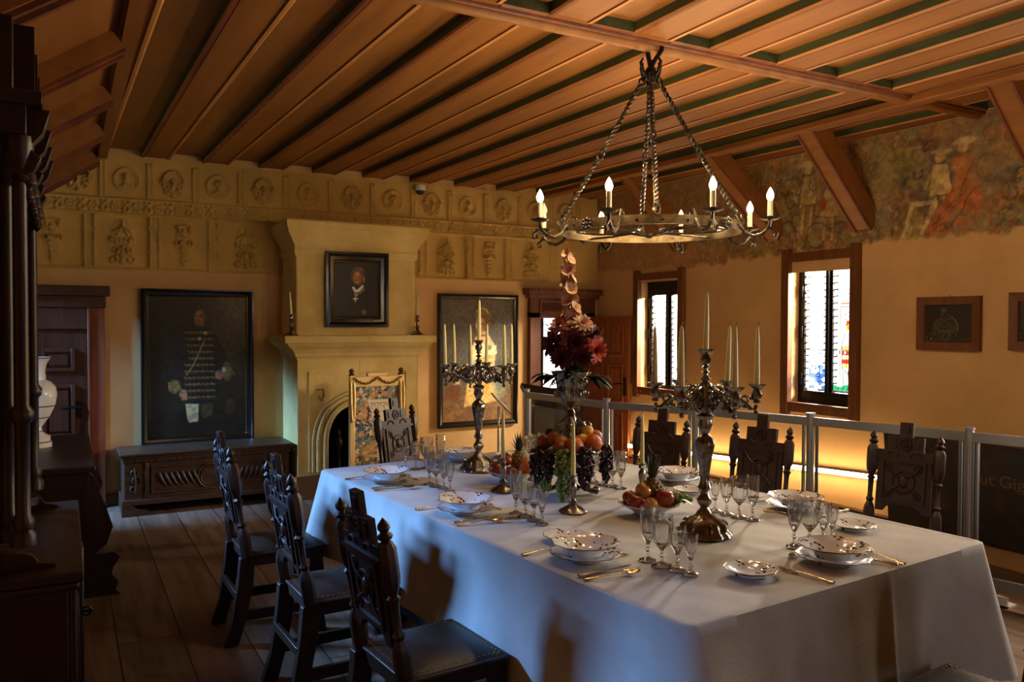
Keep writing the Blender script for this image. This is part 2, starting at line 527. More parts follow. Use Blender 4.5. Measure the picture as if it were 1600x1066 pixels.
class Paint:
    """a picture painted point by point on a W x H (metres) sheet, origin lower left"""
    def __init__(s, W, H, step, bgcol):
        s.W, s.H = W, H
        s.nx, s.ny = int(W/step)+1, int(H/step)+1
        s.x, s.y = np.meshgrid(np.linspace(0, W, s.nx), np.linspace(0, H, s.ny), indexing='ij')
        s.c = np.zeros((s.nx, s.ny, 3)) + np.array(bgcol, float)/255
        s.a = np.ones((s.nx, s.ny))
        s.soft = step*0.9
    def mixin(s, mask, c):
        c = np.array(c, float)/255 if not isinstance(c, np.ndarray) else c
        mask = np.clip(mask, 0, 1)[..., None]
        s.c = s.c*(1-mask) + c*mask
    def ell(s, cx, cy_, rx, ry, c, soft=None, rot=0, op=1):
        so = soft or s.soft
        dx, dy = s.x-cx, s.y-cy_
        ca, sa = math.cos(rot), math.sin(rot)
        u, v = (dx*ca+dy*sa)/rx, (-dx*sa+dy*ca)/ry
        d = (np.sqrt(u*u+v*v)-1)*min(rx, ry)
        s.mixin(sstep(so, -so, d)*op if False else (1-sstep(-so, so, d))*op, c)
    def poly(s, pts, c, soft=None, op=1):
        so = soft or s.soft
        inside = np.zeros_like(s.x, bool)
        dist = np.full_like(s.x, 1e9)
        n = len(pts)
        for i in range(n):
            x1, y1 = pts[i]; x2, y2 = pts[(i+1) % n]
            if y1 != y2:
                cond = ((y1 > s.y) != (y2 > s.y)) & (s.x < (x2-x1)*(s.y-y1)/(y2-y1)+x1)
                inside ^= cond
            L = (x2-x1)**2+(y2-y1)**2+1e-12
            t = np.clip(((s.x-x1)*(x2-x1)+(s.y-y1)*(y2-y1))/L, 0, 1)
            dist = np.minimum(dist, np.hypot(s.x-x1-t*(x2-x1), s.y-y1-t*(y2-y1)))
        sd = np.where(inside, -dist, dist)
        s.mixin((1-sstep(-so, so, sd))*op, c)
    def line(s, pts, w, c, op=1):
        dist = np.full_like(s.x, 1e9)
        for i in range(len(pts)-1):
            x1, y1 = pts[i]; x2, y2 = pts[i+1]
            L = (x2-x1)**2+(y2-y1)**2+1e-12
            t = np.clip(((s.x-x1)*(x2-x1)+(s.y-y1)*(y2-y1))/L, 0, 1)
            dist = np.minimum(dist, np.hypot(s.x-x1-t*(x2-x1), s.y-y1-t*(y2-y1)))
        s.mixin((1-sstep(w/2-s.soft/2, w/2+s.soft/2, dist))*op, c)
    def arc(s, cx, cy_, r, a0, a1, w, c, op=1, spiral=0):
        s.line([(cx+(r-spiral*i/12)*math.cos(a0+(a1-a0)*i/12), cy_+(r-spiral*i/12)*math.sin(a0+(a1-a0)*i/12)) for i in range(13)], w, c, op)
    def grain(s, amt, sc, seed=3):
        n = fbm(s.x*sc, s.y*sc, seed, 4)
        s.c *= (1+amt*(n-0.5)*2)[..., None]
    def mesh(s, name, m_, M, parent=None, relief=None):
        """lay the sheet out with matrix M (x right, y up, z towards the viewer)"""
        z = relief if relief is not None else np.zeros_like(s.x)
        P = np.stack([s.x, s.y, z, np.ones_like(z)], -1).reshape(-1, 4) @ np.array(M).T
        me = bpy.data.meshes.new(name)
        i = np.arange(s.nx-1)[:, None]*s.ny + np.arange(s.ny-1)[None, :]
        i = i.reshape(-1)
        F = np.stack([i, i+s.ny, i+s.ny+1, i+1], -1)
        nv, nf = len(P), len(F)
        me.vertices.add(nv); me.vertices.foreach_set('co', P[:, :3].astype(np.float32).ravel())
        me.loops.add(nf*4); me.loops.foreach_set('vertex_index', F.astype(np.int32).ravel())
        me.polygons.add(nf); me.polygons.foreach_set('loop_start', np.arange(0, nf*4, 4, dtype=np.int32))
        me.update(calc_edges=True)
        me.polygons.foreach_set('use_smooth', [True]*nf)
        ca = me.color_attributes.new('paint', 'FLOAT_COLOR', 'POINT')
        c = np.clip(s.c, 0, 1)
        c = np.where(c <= 0.04045, c/12.92, ((c+0.055)/1.055)**2.4)
        ca.data.foreach_set('color', np.concatenate([c, s.a[..., None]], -1).astype(np.float32).ravel())
        me.materials.append(m_)
        me.validate()
        o = bpy.data.objects.new(name, me)
        col.objects.link(o)
        if parent is not None: o.parent = parent
        return o
# a sheet's frame on the back wall (x right, z up, facing -y) and on the right wall (y decreasing to the right, facing -x)
def on_back(x, y, z): return Matrix(((1,0,0,x),(0,0,-1,y),(0,1,0,z),(0,0,0,1)))
def on_right(x, y, z): return Matrix(((0,0,-1,x),(-1,0,0,y),(0,1,0,z),(0,0,0,1)))

YB, XR, ZC, XL, YF = 7.75, 5.40, 3.02, -0.95, -1.6

# ================================================================ ROOM SHELL
struct(MB().box((XL-0.6, YF, -0.1), (XR+0.35, YB+3.0, 0)), 'floor', floor_m, smooth=0)
# back wall with the opening of the right hand door (x 4.60..5.20, to z 1.68)
DX0, DX1, DZ = 4.60, 5.20, 1.68
w = MB()
w.box((XL-0.6, YB, 0), (DX0, YB+0.35, ZC+0.3)).box((DX1, YB, 0), (XR+0.35, YB+0.35, ZC+0.3)).box((DX0, YB, DZ), (DX1, YB+0.35, ZC+0.3))
struct(w, 'wall_back', plaster, smooth=0)
# right wall with window openings: (y0, y1, z0, z1)
WIN = [(4.25, 4.90, 0.92, 2.12), (6.28, 6.96, 0.90, 2.05), (1.70, 2.40, 0.92, 2.12)]  # third opening is unseen, added for the daylight through it
w = MB()
ys = YF
for (a, b_, z0, z1) in sorted(WIN):
    w.box((XR, ys, 0), (XR+0.35, a, ZC+0.3)); w.box((XR, a, 0), (XR+0.35, b_, z0)); w.box((XR, a, z1), (XR+0.35, b_, ZC+0.3)); ys = b_
w.box((XR, ys, 0), (XR+0.35, YB, ZC+0.3))
struct(w, 'wall_right', plaster, smooth=0)
w = MB()
ys = YF
for (a, b_, z0, z1) in [(1.55, 1.76, 1.45, 2.12), (4.5, 5.8, 1.40, 2.12), (6.98, 7.46, 0.85, 2.24)]:  # openings out of view, sized and placed for the light they pass
    w.box((XL-0.35, ys, 0), (XL, a, ZC+0.3)); w.box((XL-0.35, a, 0), (XL, b_, z0)); w.box((XL-0.35, a, z1), (XL, b_, ZC+0.3)); ys = b_
w.box((XL-0.35, ys, 0), (XL, YB, ZC+0.3))
struct(w, 'wall_left', plaster, smooth=0)
struct(MB().box((XL-0.6, YF-0.2, 0), (2.7, YF, ZC+0.3)).box((3.9, YF-0.2, 0), (XR+0.35, YF, ZC+0.3)).box((2.7, YF-0.2, 0), (3.9, YF, 1.0)).box((2.7, YF-0.2, 2.3), (3.9, YF, ZC+0.3)), 'wall_front', plaster, smooth=0)  # opening added to let the front fill light in
# skirting
struct(MB().box((-0.7, YB-0.03, 0), (1.78, YB, 0.10)).box((3.0, YB-0.03, 0), (4.44, YB, 0.10)), 'baseboard_back', stone_dark, smooth=0)
struct(MB().box((XR-0.06, YF, 0), (XR, YB, 0.13)), 'baseboard_right', plaster, bevel=0.008)
struct(MB().box((XR-0.065, YF, 0.13), (XR, YB-0.05, 0.15)), 'trim_1', oak_old, smooth=0)

# ---------------------------------------------------------------- ceiling: recessed panels between boards
RC = 0.048
struct(MB().box((XL-0.6, YF, ZC+RC), (XR+0.35, YB, ZC+RC+0.1)), 'ceiling', ceil_panel, smooth=0)
bd = MB()
def board(xa0, xa1, ya, xb0, xb1, yb, zc=ZC):
    """a board between two recesses: green inner wall on its left, red and light mouldings, skewed ends"""
    prof = [(0, RC, 1), (0, 0.004, 1), (0.004, -0.006, 2), (0.022, -0.008, 2), (0.028, 0.0, 0), (0.034, 0.002, 2), (0.04, 0.0, 0)]
    W = None
    def line_(x0, x1, y):
        P = [(x0, y, zc+RC), (x0, y, zc+0.004), (x0+0.005, y, zc-0.008), (x0+0.024, y, zc-0.008), (x0+0.03, y, zc+0.003), (x0+0.036, y, zc),
             (x1-0.034, y, zc), (x1-0.03, y, zc-0.007), (x1-0.012, y, zc-0.008), (x1, y, zc+0.002), (x1, y, zc+RC)]
        return P
    A, B_ = line_(xa0, xa1, ya), line_(xb0, xb1, yb)
    n = len(A)
    mi = [1, 3, 2, 2, 2, 0, 2, 3, 3, 1]
    for i in range(n-1):
        bd.add([A[i], A[i+1], B_[i+1], B_[i]], [(0, 1, 2, 3)], mi[i])
YBM = 3.30
for k in range(-3, 8):
    xa = 1.68+0.507*k; xb = 1.585+0.497*k
    if k == -3: xa0, xb0 = xa, xb
    board(xa, xa+0.25, YBM+0.08, xb, xb+0.24, YB)
    bd.add([(xa-0.257, YBM+0.09, ZC+RC), (xa, YBM+0.09, ZC+RC), (xa, YBM+0.08, ZC-0.006), (xa-0.257, YBM+0.08, ZC-0.006)], [(0, 1, 2, 3)], 3)
for k in range(-6, 6):
    xa = 2.94+0.487*k
    board(xa, xa+0.245, YBM-0.08, xa+0.02, xa+0.255, YF)
    # far end of each near panel, painted green
    bd.add([(xa-0.243, YBM-0.083, ZC+RC), (xa, YBM-0.083, ZC+RC), (xa, YBM-0.083, ZC), (xa-0.243, YBM-0.083, ZC)], [(0, 1, 2, 3)], 1)
    bd.add([(xa-0.243, YBM-0.08, ZC), (xa, YBM-0.08, ZC), (xa, YBM-0.055, ZC-0.01), (xa-0.243, YBM-0.055, ZC-0.01)], [(0, 1, 2, 3)], 2)
struct(bd, 'trim_2', [ceil_board, ceil_green, ceil_red, ceil_light], smooth=25)
bm_ = MB()
bm_.box((XL, YBM-0.08, ZC-0.002), (XR, YBM+0.08, ZC+RC), 0)
bm_.box((XL, YBM-0.055, ZC-0.012), (XR, YBM+0.07, ZC-0.002), 2)
bm_.tube([(XL, YBM, ZC-0.016), (XR, YBM, ZC-0.016)], 0.034, 12, 0)
bm_.tube([(XL, YBM-0.045, ZC-0.012), (XR, YBM-0.045, ZC-0.012)], 0.012, 8, 1)
struct(bm_, 'trim_3', [ceil_board, ceil_red, ceil_light], smooth=40)

# sloping part of the ceiling on the left, crossed by moulded boards
sl = MB()
SX0, SZ0 = 0.27, ZC; SX1, SZ1 = XL, ZC-0.86
sl.add([(SX0, YF, SZ0+0.02), (SX0, YB, SZ0+0.02), (SX1, YB, SZ1+0.02), (SX1, YF, SZ1+0.02)], [(0, 1, 2, 3)])
sl.add([(SX0, YF, SZ0+0.10), (SX0, YB, SZ0+0.10), (SX1, YB, SZ1+0.10), (SX1, YF, SZ1+0.10)], [(0, 3, 2, 1)])
struct(sl, 'ceiling', ceil_board, smooth=0)
sb = MB()
sb.bar((SX0+0.02, YF, ZC-0.02), (SX0+0.02, YB, ZC-0.02), 0.07, 0.06, 0)
for yb in (-0.2, 1.0, 2.2, 3.3, 4.45, 5.5, 6.55, 7.66):
    nrm = Vector((0.86, 0, -1.22)).normalized()
    a, b_ = Vector((SX0-0.05, yb, SZ0-0.04)), Vector((SX1, yb, SZ1+0.02))
    sb.bar(a+nrm*0.02, b_+nrm*0.02, 0.16, 0.10, 0, up=nrm)
    sb.bar(a+nrm*0.075+Vector((0,-0.05,0)), b_+nrm*0.075+Vector((0,-0.05,0)), 0.03, 0.03, 1, up=nrm)
    sb.bar(a+nrm*0.075+Vector((0,0.05,0)), b_+nrm*0.075+Vector((0,0.05,0)), 0.03, 0.03, 1, up=nrm)
struct(sb, 'trim_4', [ceil_board, ceil_red], smooth=0)
# diagonal struts from the ceiling down to the right wall
st = MB()
for yb in (1.9, 3.95, 4.95, 6.30):
    pass
for (ya, yb) in ((1.35, 1.40), (2.75, 2.75), (4.14, 4.16), (5.18, 5.06), (6.28, 6.28)):
    a, b_ = Vector((4.74, ya, ZC+0.02)), Vector((XR+0.02, yb, 2.36))
    st.bar(a, b_, 0.16, 0.15, 0, up=(0.7, 0, 0.7))
    d = (b_-a).normalized(); n_ = Vector((d.z, 0, -d.x)); n_ = n_ if n_.z < 0 else -n_
    for sgn in (-1, 1):
        st.bar(a+n_*0.08+Vector((0, sgn*0.07, 0)), b_+n_*0.08+Vector((0, sgn*0.07, 0)), 0.02, 0.02, 1, up=n_)
struct(st, 'trim_5', [ceil_board, ceil_red], smooth=0, bevel=0.006)
struct(MB().box((4.62, YF, ZC-0.05), (4.74, YB, ZC), 0), 'trim_6', ceil_board, bevel=0.01)

# ---------------------------------------------------------------- moulded plaster frieze on the back wall
def frieze():
    X0, X1, Z0, Z1 = -0.94, XR-0.01, 2.03, 3.0
    st_ = 0.0075
    p = Paint(X1-X0, Z1-Z0, st_, (200, 150, 90))
    x, z = p.x+X0, p.y+Z0
    h = np.zeros_like(x)
    def rect(x0, x1, z0, z1, hh, so=0.006):
        return hh*sstep(-so, so, x-x0)*sstep(so, -so, 0)*1.0
    def band(v, lo, hi, so=0.006):
        return sstep(lo-so, lo+so, v)*(1-sstep(hi-so, hi+so, v))
    wx = x+0.006*(fbm(x*20, z*20, 5)-0.5); wz = z+0.006*(fbm(x*20, z*20, 9)-0.5)
    # three registers
    h += 0.008
    h += 0.014*(band(wz, 2.50, 2.52)+band(wz, 2.625, 2.645)) + 0.010*band(wz, 2.03, 2.05)
    # scrolling middle band: linked rings and leaves
    P = 0.17
    u = ((x+0.04) % P)/P-0.5
    inb = band(z, 2.522, 2.622, 0.004)
    rad = np.hypot(u*P, z-2.572)
    ring = np.exp(-((rad-0.030)/0.007)**2)+0.8*np.exp(-((rad-0.008)/0.008)**2)
    leaf = np.exp(-((np.abs(u)*P-0.072-0.012*np.sin((z-2.572)*90))/0.009)**2)
    sc_ = 0.5+0.5*np.sin(x*150+4*np.sin(z*110))
    h += inb*(0.012*ring+0.010*leaf+0.006*sc_*(rad > 0.04)) + inb*0.004*fbm(x*70, z*70, 12)
    # upper register pilasters and motifs
    up = [-0.42, -0.08, 0.29, 0.66, 1.03, 1.42, 1.83, 2.26, 2.68, 3.11, 3.52, 3.94, 4.36, 4.76, 5.12]
    zu = band(z, 2.66, 2.955, 0.004)
    for i, c in enumerate(up):
        d = np.abs(wx-c)
        h += zu*(0.012*(1-sstep(0.022, 0.03, d))*(0.45+0.55*((d > 0.012)))+0.004*(0.5+0.5*np.sin(z*190))*(d < 0.012))
        if i == len(up)-1: break
        m_ = (c+up[i+1])/2; zc = 2.805
        dx, dz = wx-m_, wz-zc
        if i % 2 == 0 if False else i % 2 == 0:
            # round medallion with a profile head
            r = np.hypot(dx, dz)
            h += 0.012*np.exp(-((r-0.098)/0.009)**2)+0.006*np.exp(-((r-0.080)/0.005)**2)
            inside = r < 0.08
            s_ = 1 if (i//2) % 2 else -1
            head = np.hypot((dx-0.004*s_)/0.026, (dz-0.026)/0.034)
            h += inside*0.016*(1-sstep(0.75, 1.1, head))
            hair = np.hypot((dx+0.018*s_)/0.024, (dz-0.03)/0.034)
            h += inside*0.012*(1-sstep(0.7, 1.15, hair))*(0.7+0.3*np.sin(dx*500+dz*300))
            nose = np.hypot((dx-0.032*s_)/0.008, (dz-0.02)/0.010)
            h += inside*0.012*(1-sstep(0.6, 1.2, nose))
            neck = (1-sstep(0.014, 0.024, np.abs(dx+0.006*s_)))*band(dz, -0.045, 0.0)
            bust = (1-sstep(0.8, 1.1, np.hypot(dx/0.058, (dz+0.062)/0.028)))
            h += inside*(0.012*neck+0.014*bust*(0.8+0.2*np.sin(dx*240)))
        else:
            # shell over curling acanthus
            a = np.arctan2(dz-0.02, dx); r = np.hypot(dx, dz-0.02)
            fan = (r < 0.085)*(dz > 0.02)
            h += 0.014*np.exp(-((r-0.082)/0.007)**2)*(dz > 0.0)+fan*0.010*(0.5+0.5*np.cos(a*18))*sstep(0.02, 0.05, r)
            h += 0.02*(1-sstep(0.6, 1.1, np.hypot(dx/0.026, (dz-0.01)/0.034)))
            for s_ in (-1, 1):
                for (qx, qz, rr_) in ((0.055, -0.035, 0.028), (0.042, -0.082, 0.024), (0.085, 0.0, 0.018)):
                    r2 = np.hypot(dx-s_*qx, dz-qz); a2 = np.arctan2(dz-qz, (dx-s_*qx)*s_)
                    h += 0.015*np.exp(-((r2-rr_*(0.72+0.2*np.sin(a2+1)))/0.0065)**2)
            h += 0.014*(1-sstep(0.012, 0.022, np.abs(dx+0.008*np.sin(dz*80))))*band(dz, -0.125, 0.0)
            h += 0.005*(np.hypot(dx/0.09, dz/0.13) < 1)*fbm(x*80, z*80, 31+i)
    # lower register
    lo_ = [-0.35, 0.19, 0.69, 1.18, 1.75, 3.21, 3.75, 4.21, 4.79]
    zl = band(z, 2.05, 2.495, 0.004)
    for i, c in enumerate(lo_):
        d = np.abs(wx-c)
        h += zl*(0.014*(np.abs(d-0.038) < 0.006)+0.006*(d < 0.034)+0.008*(d < 0.028)*(0.5+0.5*np.sin(z*120+3*np.sin(x*160)))*fbm(x*60, z*60, 44))
        if i == len(lo_)-1: break
        m_ = (c+lo_[i+1])/2; zc = 2.27
        if 1.8 < m_ < 3.0: continue
        dx, dz = wx-m_, wz-zc; ax = np.abs(dx)
        if i % 2 == 1 or i == 5 or i == 7:
            # crowned grotesque: crown, coil eyes, scrolls
            s1 = 0.9
            h += 0.016*np.exp(-((dz-0.085-0.03*np.cos(dx*22))/0.007)**2)*(ax < 0.075)
            h += 0.012*(np.abs(dz-0.135+ax*1.8) < 0.012)*(ax < 0.05)+0.015*(ax < 0.006)*band(dz, 0.12, 0.185)
            h += 0.010*np.exp(-((np.hypot(((dx+0.012) % 0.024)-0.012, dz-0.098))/0.006)**2)*(ax < 0.07)
            for (qx, qz, rr_) in ((0.032, 0.0, 0.026), (0.074, 0.02, 0.02), (0.05, -0.07, 0.026), (0.068, -0.155, 0.03), (0.028, -0.12, 0.018)):
                r2 = np.hypot(ax-qx, dz-qz); a2 = np.arctan2(dz-qz, ax-qx)
                h += 0.018*np.exp(-((r2-rr_*(0.8+0.1*np.sin(a2)))/0.0075)**2)+0.008*np.exp(-(r2/0.008)**2)
            h += 0.016*(1-sstep(0.010, 0.02, ax))*band(dz, -0.19, -0.03)
            h += 0.014*np.exp(-((dz+0.045+2.2*ax*ax*10)/0.008)**2)*(ax < 0.06)
            h += 0.006*(np.hypot(dx/0.10, dz/0.2) < 1)*fbm(x*75, z*75, 61+i)
        else:
            # candelabrum ornament: cup, mask, tapering stem
            h += 0.016*(np.abs(ax-(0.05+0.02*(dz-0.15)*8)) < 0.008)*band(dz, 0.10, 0.165)+0.014*(ax < 0.06)*(np.abs(dz-0.165) < 0.007)
            h += 0.018*(1-sstep(0.7, 1.1, np.hypot(dx/0.034, (dz-0.095)/0.045)))*(0.7+0.3*np.sin(dz*200))
            h += 0.016*(1-sstep(0.75, 1.1, np.hypot(dx/0.044, (dz-0.01)/0.032)))
            r2 = np.hypot(ax-0.05, dz-0.012); h += 0.016*np.exp(-((r2-0.018)/0.007)**2)
            h += 0.014*(ax < 0.018+0.12*np.clip(dz+0.19, 0, 0.2))*band(dz, -0.19, -0.02)*(0.7+0.3*np.sin(dz*150))
            h += 0.005*(np.hypot(dx/0.07, dz/0.19) < 1)*fbm(x*75, z*75, 71+i)
    h += 0.003*fbm(x*9, z*9, 77)
    # ragged top and ends sink into the wall
    fade = sstep(2.03, 2.037, z+0.004*(fbm(x*14, z*0, 3)-0.5))
    h = h*fade-0.002*(1-fade)
    p.a[:] = 0.0
    h = h*2.5-0.012
    o = p.mesh('frieze_relief', frieze_m, on_back(X0, YB-0.001, Z0), relief=h)
    return o
frieze_m = mat('frieze_plaster', (196, 152, 88), 0.9, spec=0.2)
noisy(frieze_m, (186, 152, 84), (206, 172, 102), (2, 2, 2), 6, 0.25, (22, 22, 22))
fz = frieze(); fz.name = 'trim_7'; fz['kind'] = 'structure'

# ---------------------------------------------------------------- fresco on the right wall
def fresco():
    Y0, Y1, Z0, Z1 = 1.9, YB-0.01, 2.02, 3.015
    p = Paint(Y1-Y0, Z1-Z0, 0.0085, (176, 138, 84))
    X, Z = p.x, p.y          # X runs from the corner (y=7.74) towards the camera
    yy = Y1-X                # world y
    w1 = fbm(X*3.2, Z*3.2, 1, 3)-0.5; w2 = fbm(X*3.2+9, Z*3.2+4, 2, 3)-0.5
    u, v = X+w1*0.5, Z+w2*0.5
    n1, n2, n3 = fbm(u*5, v*5, 3, 3), fbm(u*4, v*4, 7, 3), fbm(u*6+3, v*6, 11, 3)
    p.mixin(sstep(0.50, 0.62, n1)*0.55, (122, 118, 72))
    p.mixin(sstep(0.54, 0.66, n2)*0.6, (104, 78, 58))
    p.mixin(sstep(0.56, 0.68, n3)*0.5, (104, 110, 112))
    p.mixin(sstep(0.60, 0.70, fbm(u*7, v*7, 15, 3))*0.5, (162, 84, 48))
    # loose clumps of foliage low down
    low = sstep(0.42, 0.20, Z) if False else (1-sstep(0.20, 0.46, Z))
    p.mixin(low*0.5*sstep(0.4, 0.6, fbm(X*9, Z*9, 21)), (124, 126, 72))
    p.mixin(low*0.75*sstep(0.58, 0.66, fbm(X*22, Z*22, 25, 3)), (166, 80, 54))
    # curling contour lines
    for (k, sd, th, cc, op) in ((46, 31, 0.94, (70, 44, 34), 0.75), (60, 37, 0.95, (64, 52, 50), 0.6), (38, 41, 0.95, (206, 178, 120), 0.55)):
        a = fbm(X*2.6+sd, Z*2.6, sd, 3)*k*0.55
        s_ = np.abs(np.sin(a*2.2))
        gate = sstep(0.40, 0.55, fbm(X*3.5, Z*3.5, sd+5))
        p.mixin(sstep(0.985-0.06, 1.0, 1-s_*0.35)*gate*op, cc)
    hat = lambda cx, cz, s_: None
    def figure(cx, cz, coat, skirt, s_=1.0, f=1, lady=False):
        skin, ink = (206, 168, 108), (74, 46, 34)
        if lady:
            p.poly([(cx-0.02*s_, cz+0.22*s_), (cx+0.07*s_, cz+0.20*s_), (cx+0.12*s_, cz+0.05*s_), (cx+0.14*s_, cz-0.10*s_), (cx+0.08*s_, cz-0.22*s_), (cx-0.10*s_*f, cz-0.26*s_), (cx-0.26*s_*f, cz-0.25*s_), (cx-0.15*s_*f, cz-0.08*s_), (cx-0.05*s_, cz+0.04*s_)], skirt)
            p.line([(cx-0.2*s_*f, cz-0.2*s_), (cx-0.02*s_, cz-0.02*s_), (cx+0.06*s_, cz+0.14*s_)], 0.012, (110, 52, 30), 0.8)
            p.line([(cx-0.08*s_*f, cz-0.24*s_), (cx+0.04*s_, cz-0.06*s_), (cx+0.1*s_, cz+0.0*s_)], 0.012, (110, 52, 30), 0.8)
            p.ell(cx-0.02*s_, cz+0.16*s_, 0.05*s_, 0.055*s_, (202, 120, 62))
        else:
            p.poly([(cx-0.055*s_, cz+0.20*s_), (cx+0.05*s_, cz+0.20*s_), (cx+0.10*s_, cz-0.02*s_), (cx-0.10*s_, cz-0.02*s_)], coat)
            for q in (-0.04, 0.035):
                p.line([(cx+q*s_, cz-0.02*s_), (cx+q*s_-0.01, cz-0.22*s_)], 0.03*s_, (190, 158, 104))
                p.line([(cx+q*s_+0.016*s_, cz-0.02*s_), (cx+q*s_+0.006, cz-0.22*s_)], 0.010, ink, 0.6)
            p.line([(cx-0.05*s_, cz+0.15*s_), (cx-0.12*s_*f, cz+0.05*s_), (cx-0.06*s_*f, cz+0.02*s_)], 0.028*s_, coat)
            p.line([(cx-0.055*s_, cz+0.20*s_), (cx-0.10*s_, cz-0.02*s_), (cx+0.10*s_, cz-0.02*s_), (cx+0.05*s_, cz+0.20*s_)], 0.009, ink, 0.7)
        p.ell(cx, cz+0.255*s_, 0.036*s_, 0.045*s_, skin)
        p.ell(cx+0.005, cz+0.295*s_, 0.075*s_, 0.026*s_, (212, 186, 130))
        p.arc(cx+0.005, cz+0.285*s_, 0.075*s_, PI*1.05, PI*1.9, 0.009, ink, 0.7)
    # scenes: (x along the wall from the corner), drawn with an unsteady brush
    p.x = X+0.045*(fbm(X*7, Z*7, 71, 4)-0.5)+0.014*(fbm(X*30, Z*30, 73)-0.5); p.y = Z+0.045*(fbm(X*7+5, Z*7, 72, 4)-0.5)+0.014*(fbm(X*30, Z*30, 74)-0.5)
    X_of = lambda yw: Y1-yw
    # seated couple right of the second strut: y about 3.1 - 3.7
    p.ell(X_of(3.46), 0.56, 0.34, 0.34, (92, 84, 76), 0.05, op=0.5)
    p.ell(X_of(3.92), 0.70, 0.20, 0.17, (128, 122, 66), 0.07, op=0.75)
    figure(X_of(3.56), 0.50, (202, 172, 110), (190, 160, 100), 0.95)
    figure(X_of(3.40), 0.50, (172, 98, 54), (176, 98, 54), 1.12, 1, True)
    p.line([(X_of(3.84), 0.22), (X_of(3.78), 0.44), (X_of(3.60), 0.44), (X_of(3.70), 0.22)], 0.035, (200, 172, 116))
    for (yw, zz, r_, sp) in ((3.80, 0.58, 0.08, 0.05), (3.66, 0.82, 0.07, 0.05), (3.22, 0.62, 0.13, 0.05), (3.20, 0.85, 0.10, 0.04), (3.02, 0.52, 0.09, 0.07), (3.05, 0.80, 0.07, 0.05), (3.42, 0.26, 0.11, 0.09), (3.12, 0.27, 0.09, 0.07)):
        p.arc(X_of(yw), zz, r_, 0.4, 5.6, 0.020, (96, 102, 108), 0.8, sp)
        p.arc(X_of(yw), zz, r_*0.8, 0.8, 5.2, 0.011, (66, 44, 36), 0.8, sp)
    for (yw, zz, r_) in ((3.08, 0.88, 0.07), (2.98, 0.72, 0.06), (3.16, 0.38, 0.08), (2.92, 0.44, 0.07)):
        p.ell(X_of(yw), zz, r_, r_*0.6, (186, 108, 58), 0.03, 0.5, 0.7)
    p.ell(X_of(2.93), 0.58, 0.05, 0.08, (70, 78, 96), 0.02, op=0.8)
    p.line([(X_of(2.78), 0.25), (X_of(2.79), 0.95)], 0.07, (178, 156, 88), 0.8)
    p.ell(X_of(2.52), 0.6, 0.16, 0.24, (120, 76, 50), 0.03, op=0.8)
    figure(X_of(2.52), 0.58, (190, 162, 104), (190, 162, 104), 0.8)
    # standing couple between the struts: y about 4.4 - 4.9
    p.ell(X_of(4.62), 0.55, 0.32, 0.30, (140, 118, 74), 0.06, op=0.5)
    figure(X_of(4.72), 0.56, (198, 168, 106), (180, 150, 96), 1.1)
    figure(X_of(4.50), 0.46, (196, 162, 100), (180, 96, 56), 0.95, -1)
    p.ell(X_of(4.56), 0.54, 0.035, 0.05, (176, 74, 46))
    for (yw, zz, r_, sp) in ((4.90, 0.60, 0.10, 0.07), (4.94, 0.36, 0.09, 0.05), (4.36, 0.72, 0.09, 0.06), (4.40, 0.32, 0.08, 0.06), (4.62, 0.28, 0.13, 0.05), (5.02, 0.82, 0.08, 0.05)):
        p.arc(X_of(yw), zz, r_, 0.2, 5.8, 0.016, (84, 60, 44), 0.8, sp)
        p.arc(X_of(yw), zz, r_*0.75, 0.2, 5.0, 0.010, (116, 120, 92), 0.8, sp)
    rs = random.Random(12)
    for k in range(150):
        yw = rs.uniform(2.1, 7.5); zz = rs.uniform(0.22, 0.95); r_ = rs.uniform(0.025, 0.07)
        if 3.2 < yw < 3.7 and 0.3 < zz < 0.85: continue
        cc = rs.choice([(70, 44, 34), (84, 54, 38), (76, 82, 60), (78, 84, 96), (150, 74, 48), (206, 178, 122)])
        a0 = rs.uniform(0, 6.28)
        p.arc(X_of(yw), zz, r_, a0, a0+rs.choice([-1, 1])*rs.uniform(2.2, 5.2), rs.uniform(0.008, 0.018), cc, 0.75, r_*rs.uniform(0.1, 0.7))
    # further along towards the corner: medallions and scrolls
    for (yw, zz, r_, sp) in ((5.4, 0.70, 0.13, 0.08), (5.6, 0.42, 0.10, 0.06), (5.85, 0.62, 0.12, 0.08), (6.1, 0.45, 0.10, 0.07), (6.45, 0.62, 0.13, 0.09), (6.75, 0.40, 0.11, 0.07), (7.1, 0.55, 0.14, 0.09), (7.45, 0.40, 0.10, 0.05)):
        p.arc(X_of(yw), zz, r_, 0.3, 5.9, 0.018, (92, 64, 44), 0.7, sp)
        p.arc(X_of(yw), zz, r_*0.7, 0.9, 5.6, 0.012, (128, 124, 84), 0.7, sp)
    for yw in (5.3, 4.3, 2.4):
        p.line([(X_of(yw), 0.35), (X_of(yw)+0.02, 0.98)], 0.03, (120, 104, 64), 0.5)
    p.x, p.y = X, Z
    p.mixin(0.30*sstep(0.58, 0.64, fbm(X*30, Z*30, 81, 3)), (84, 60, 44))
    p.mixin(0.25*sstep(0.58, 0.64, fbm(X*24, Z*24, 83, 3)), (196, 166, 108))
    p.mixin(0.25*sstep(0.55, 0.68, fbm(X*6, Z*9, 85, 4)), (138, 112, 68))
    p.grain(0.25, 26, 5)
    p.grain(0.2, 5, 9)
    # grey-brown age over everything, ragged lower edge
    p.mixin(0.10+0*p.x, (170, 130, 80))
    edge = 0.10+0.07*fbm(X*2.2, X*0, 51)+0.10*(fbm(X*16, Z*16, 53, 4)-0.5)+0.05*(yy < 4.2)
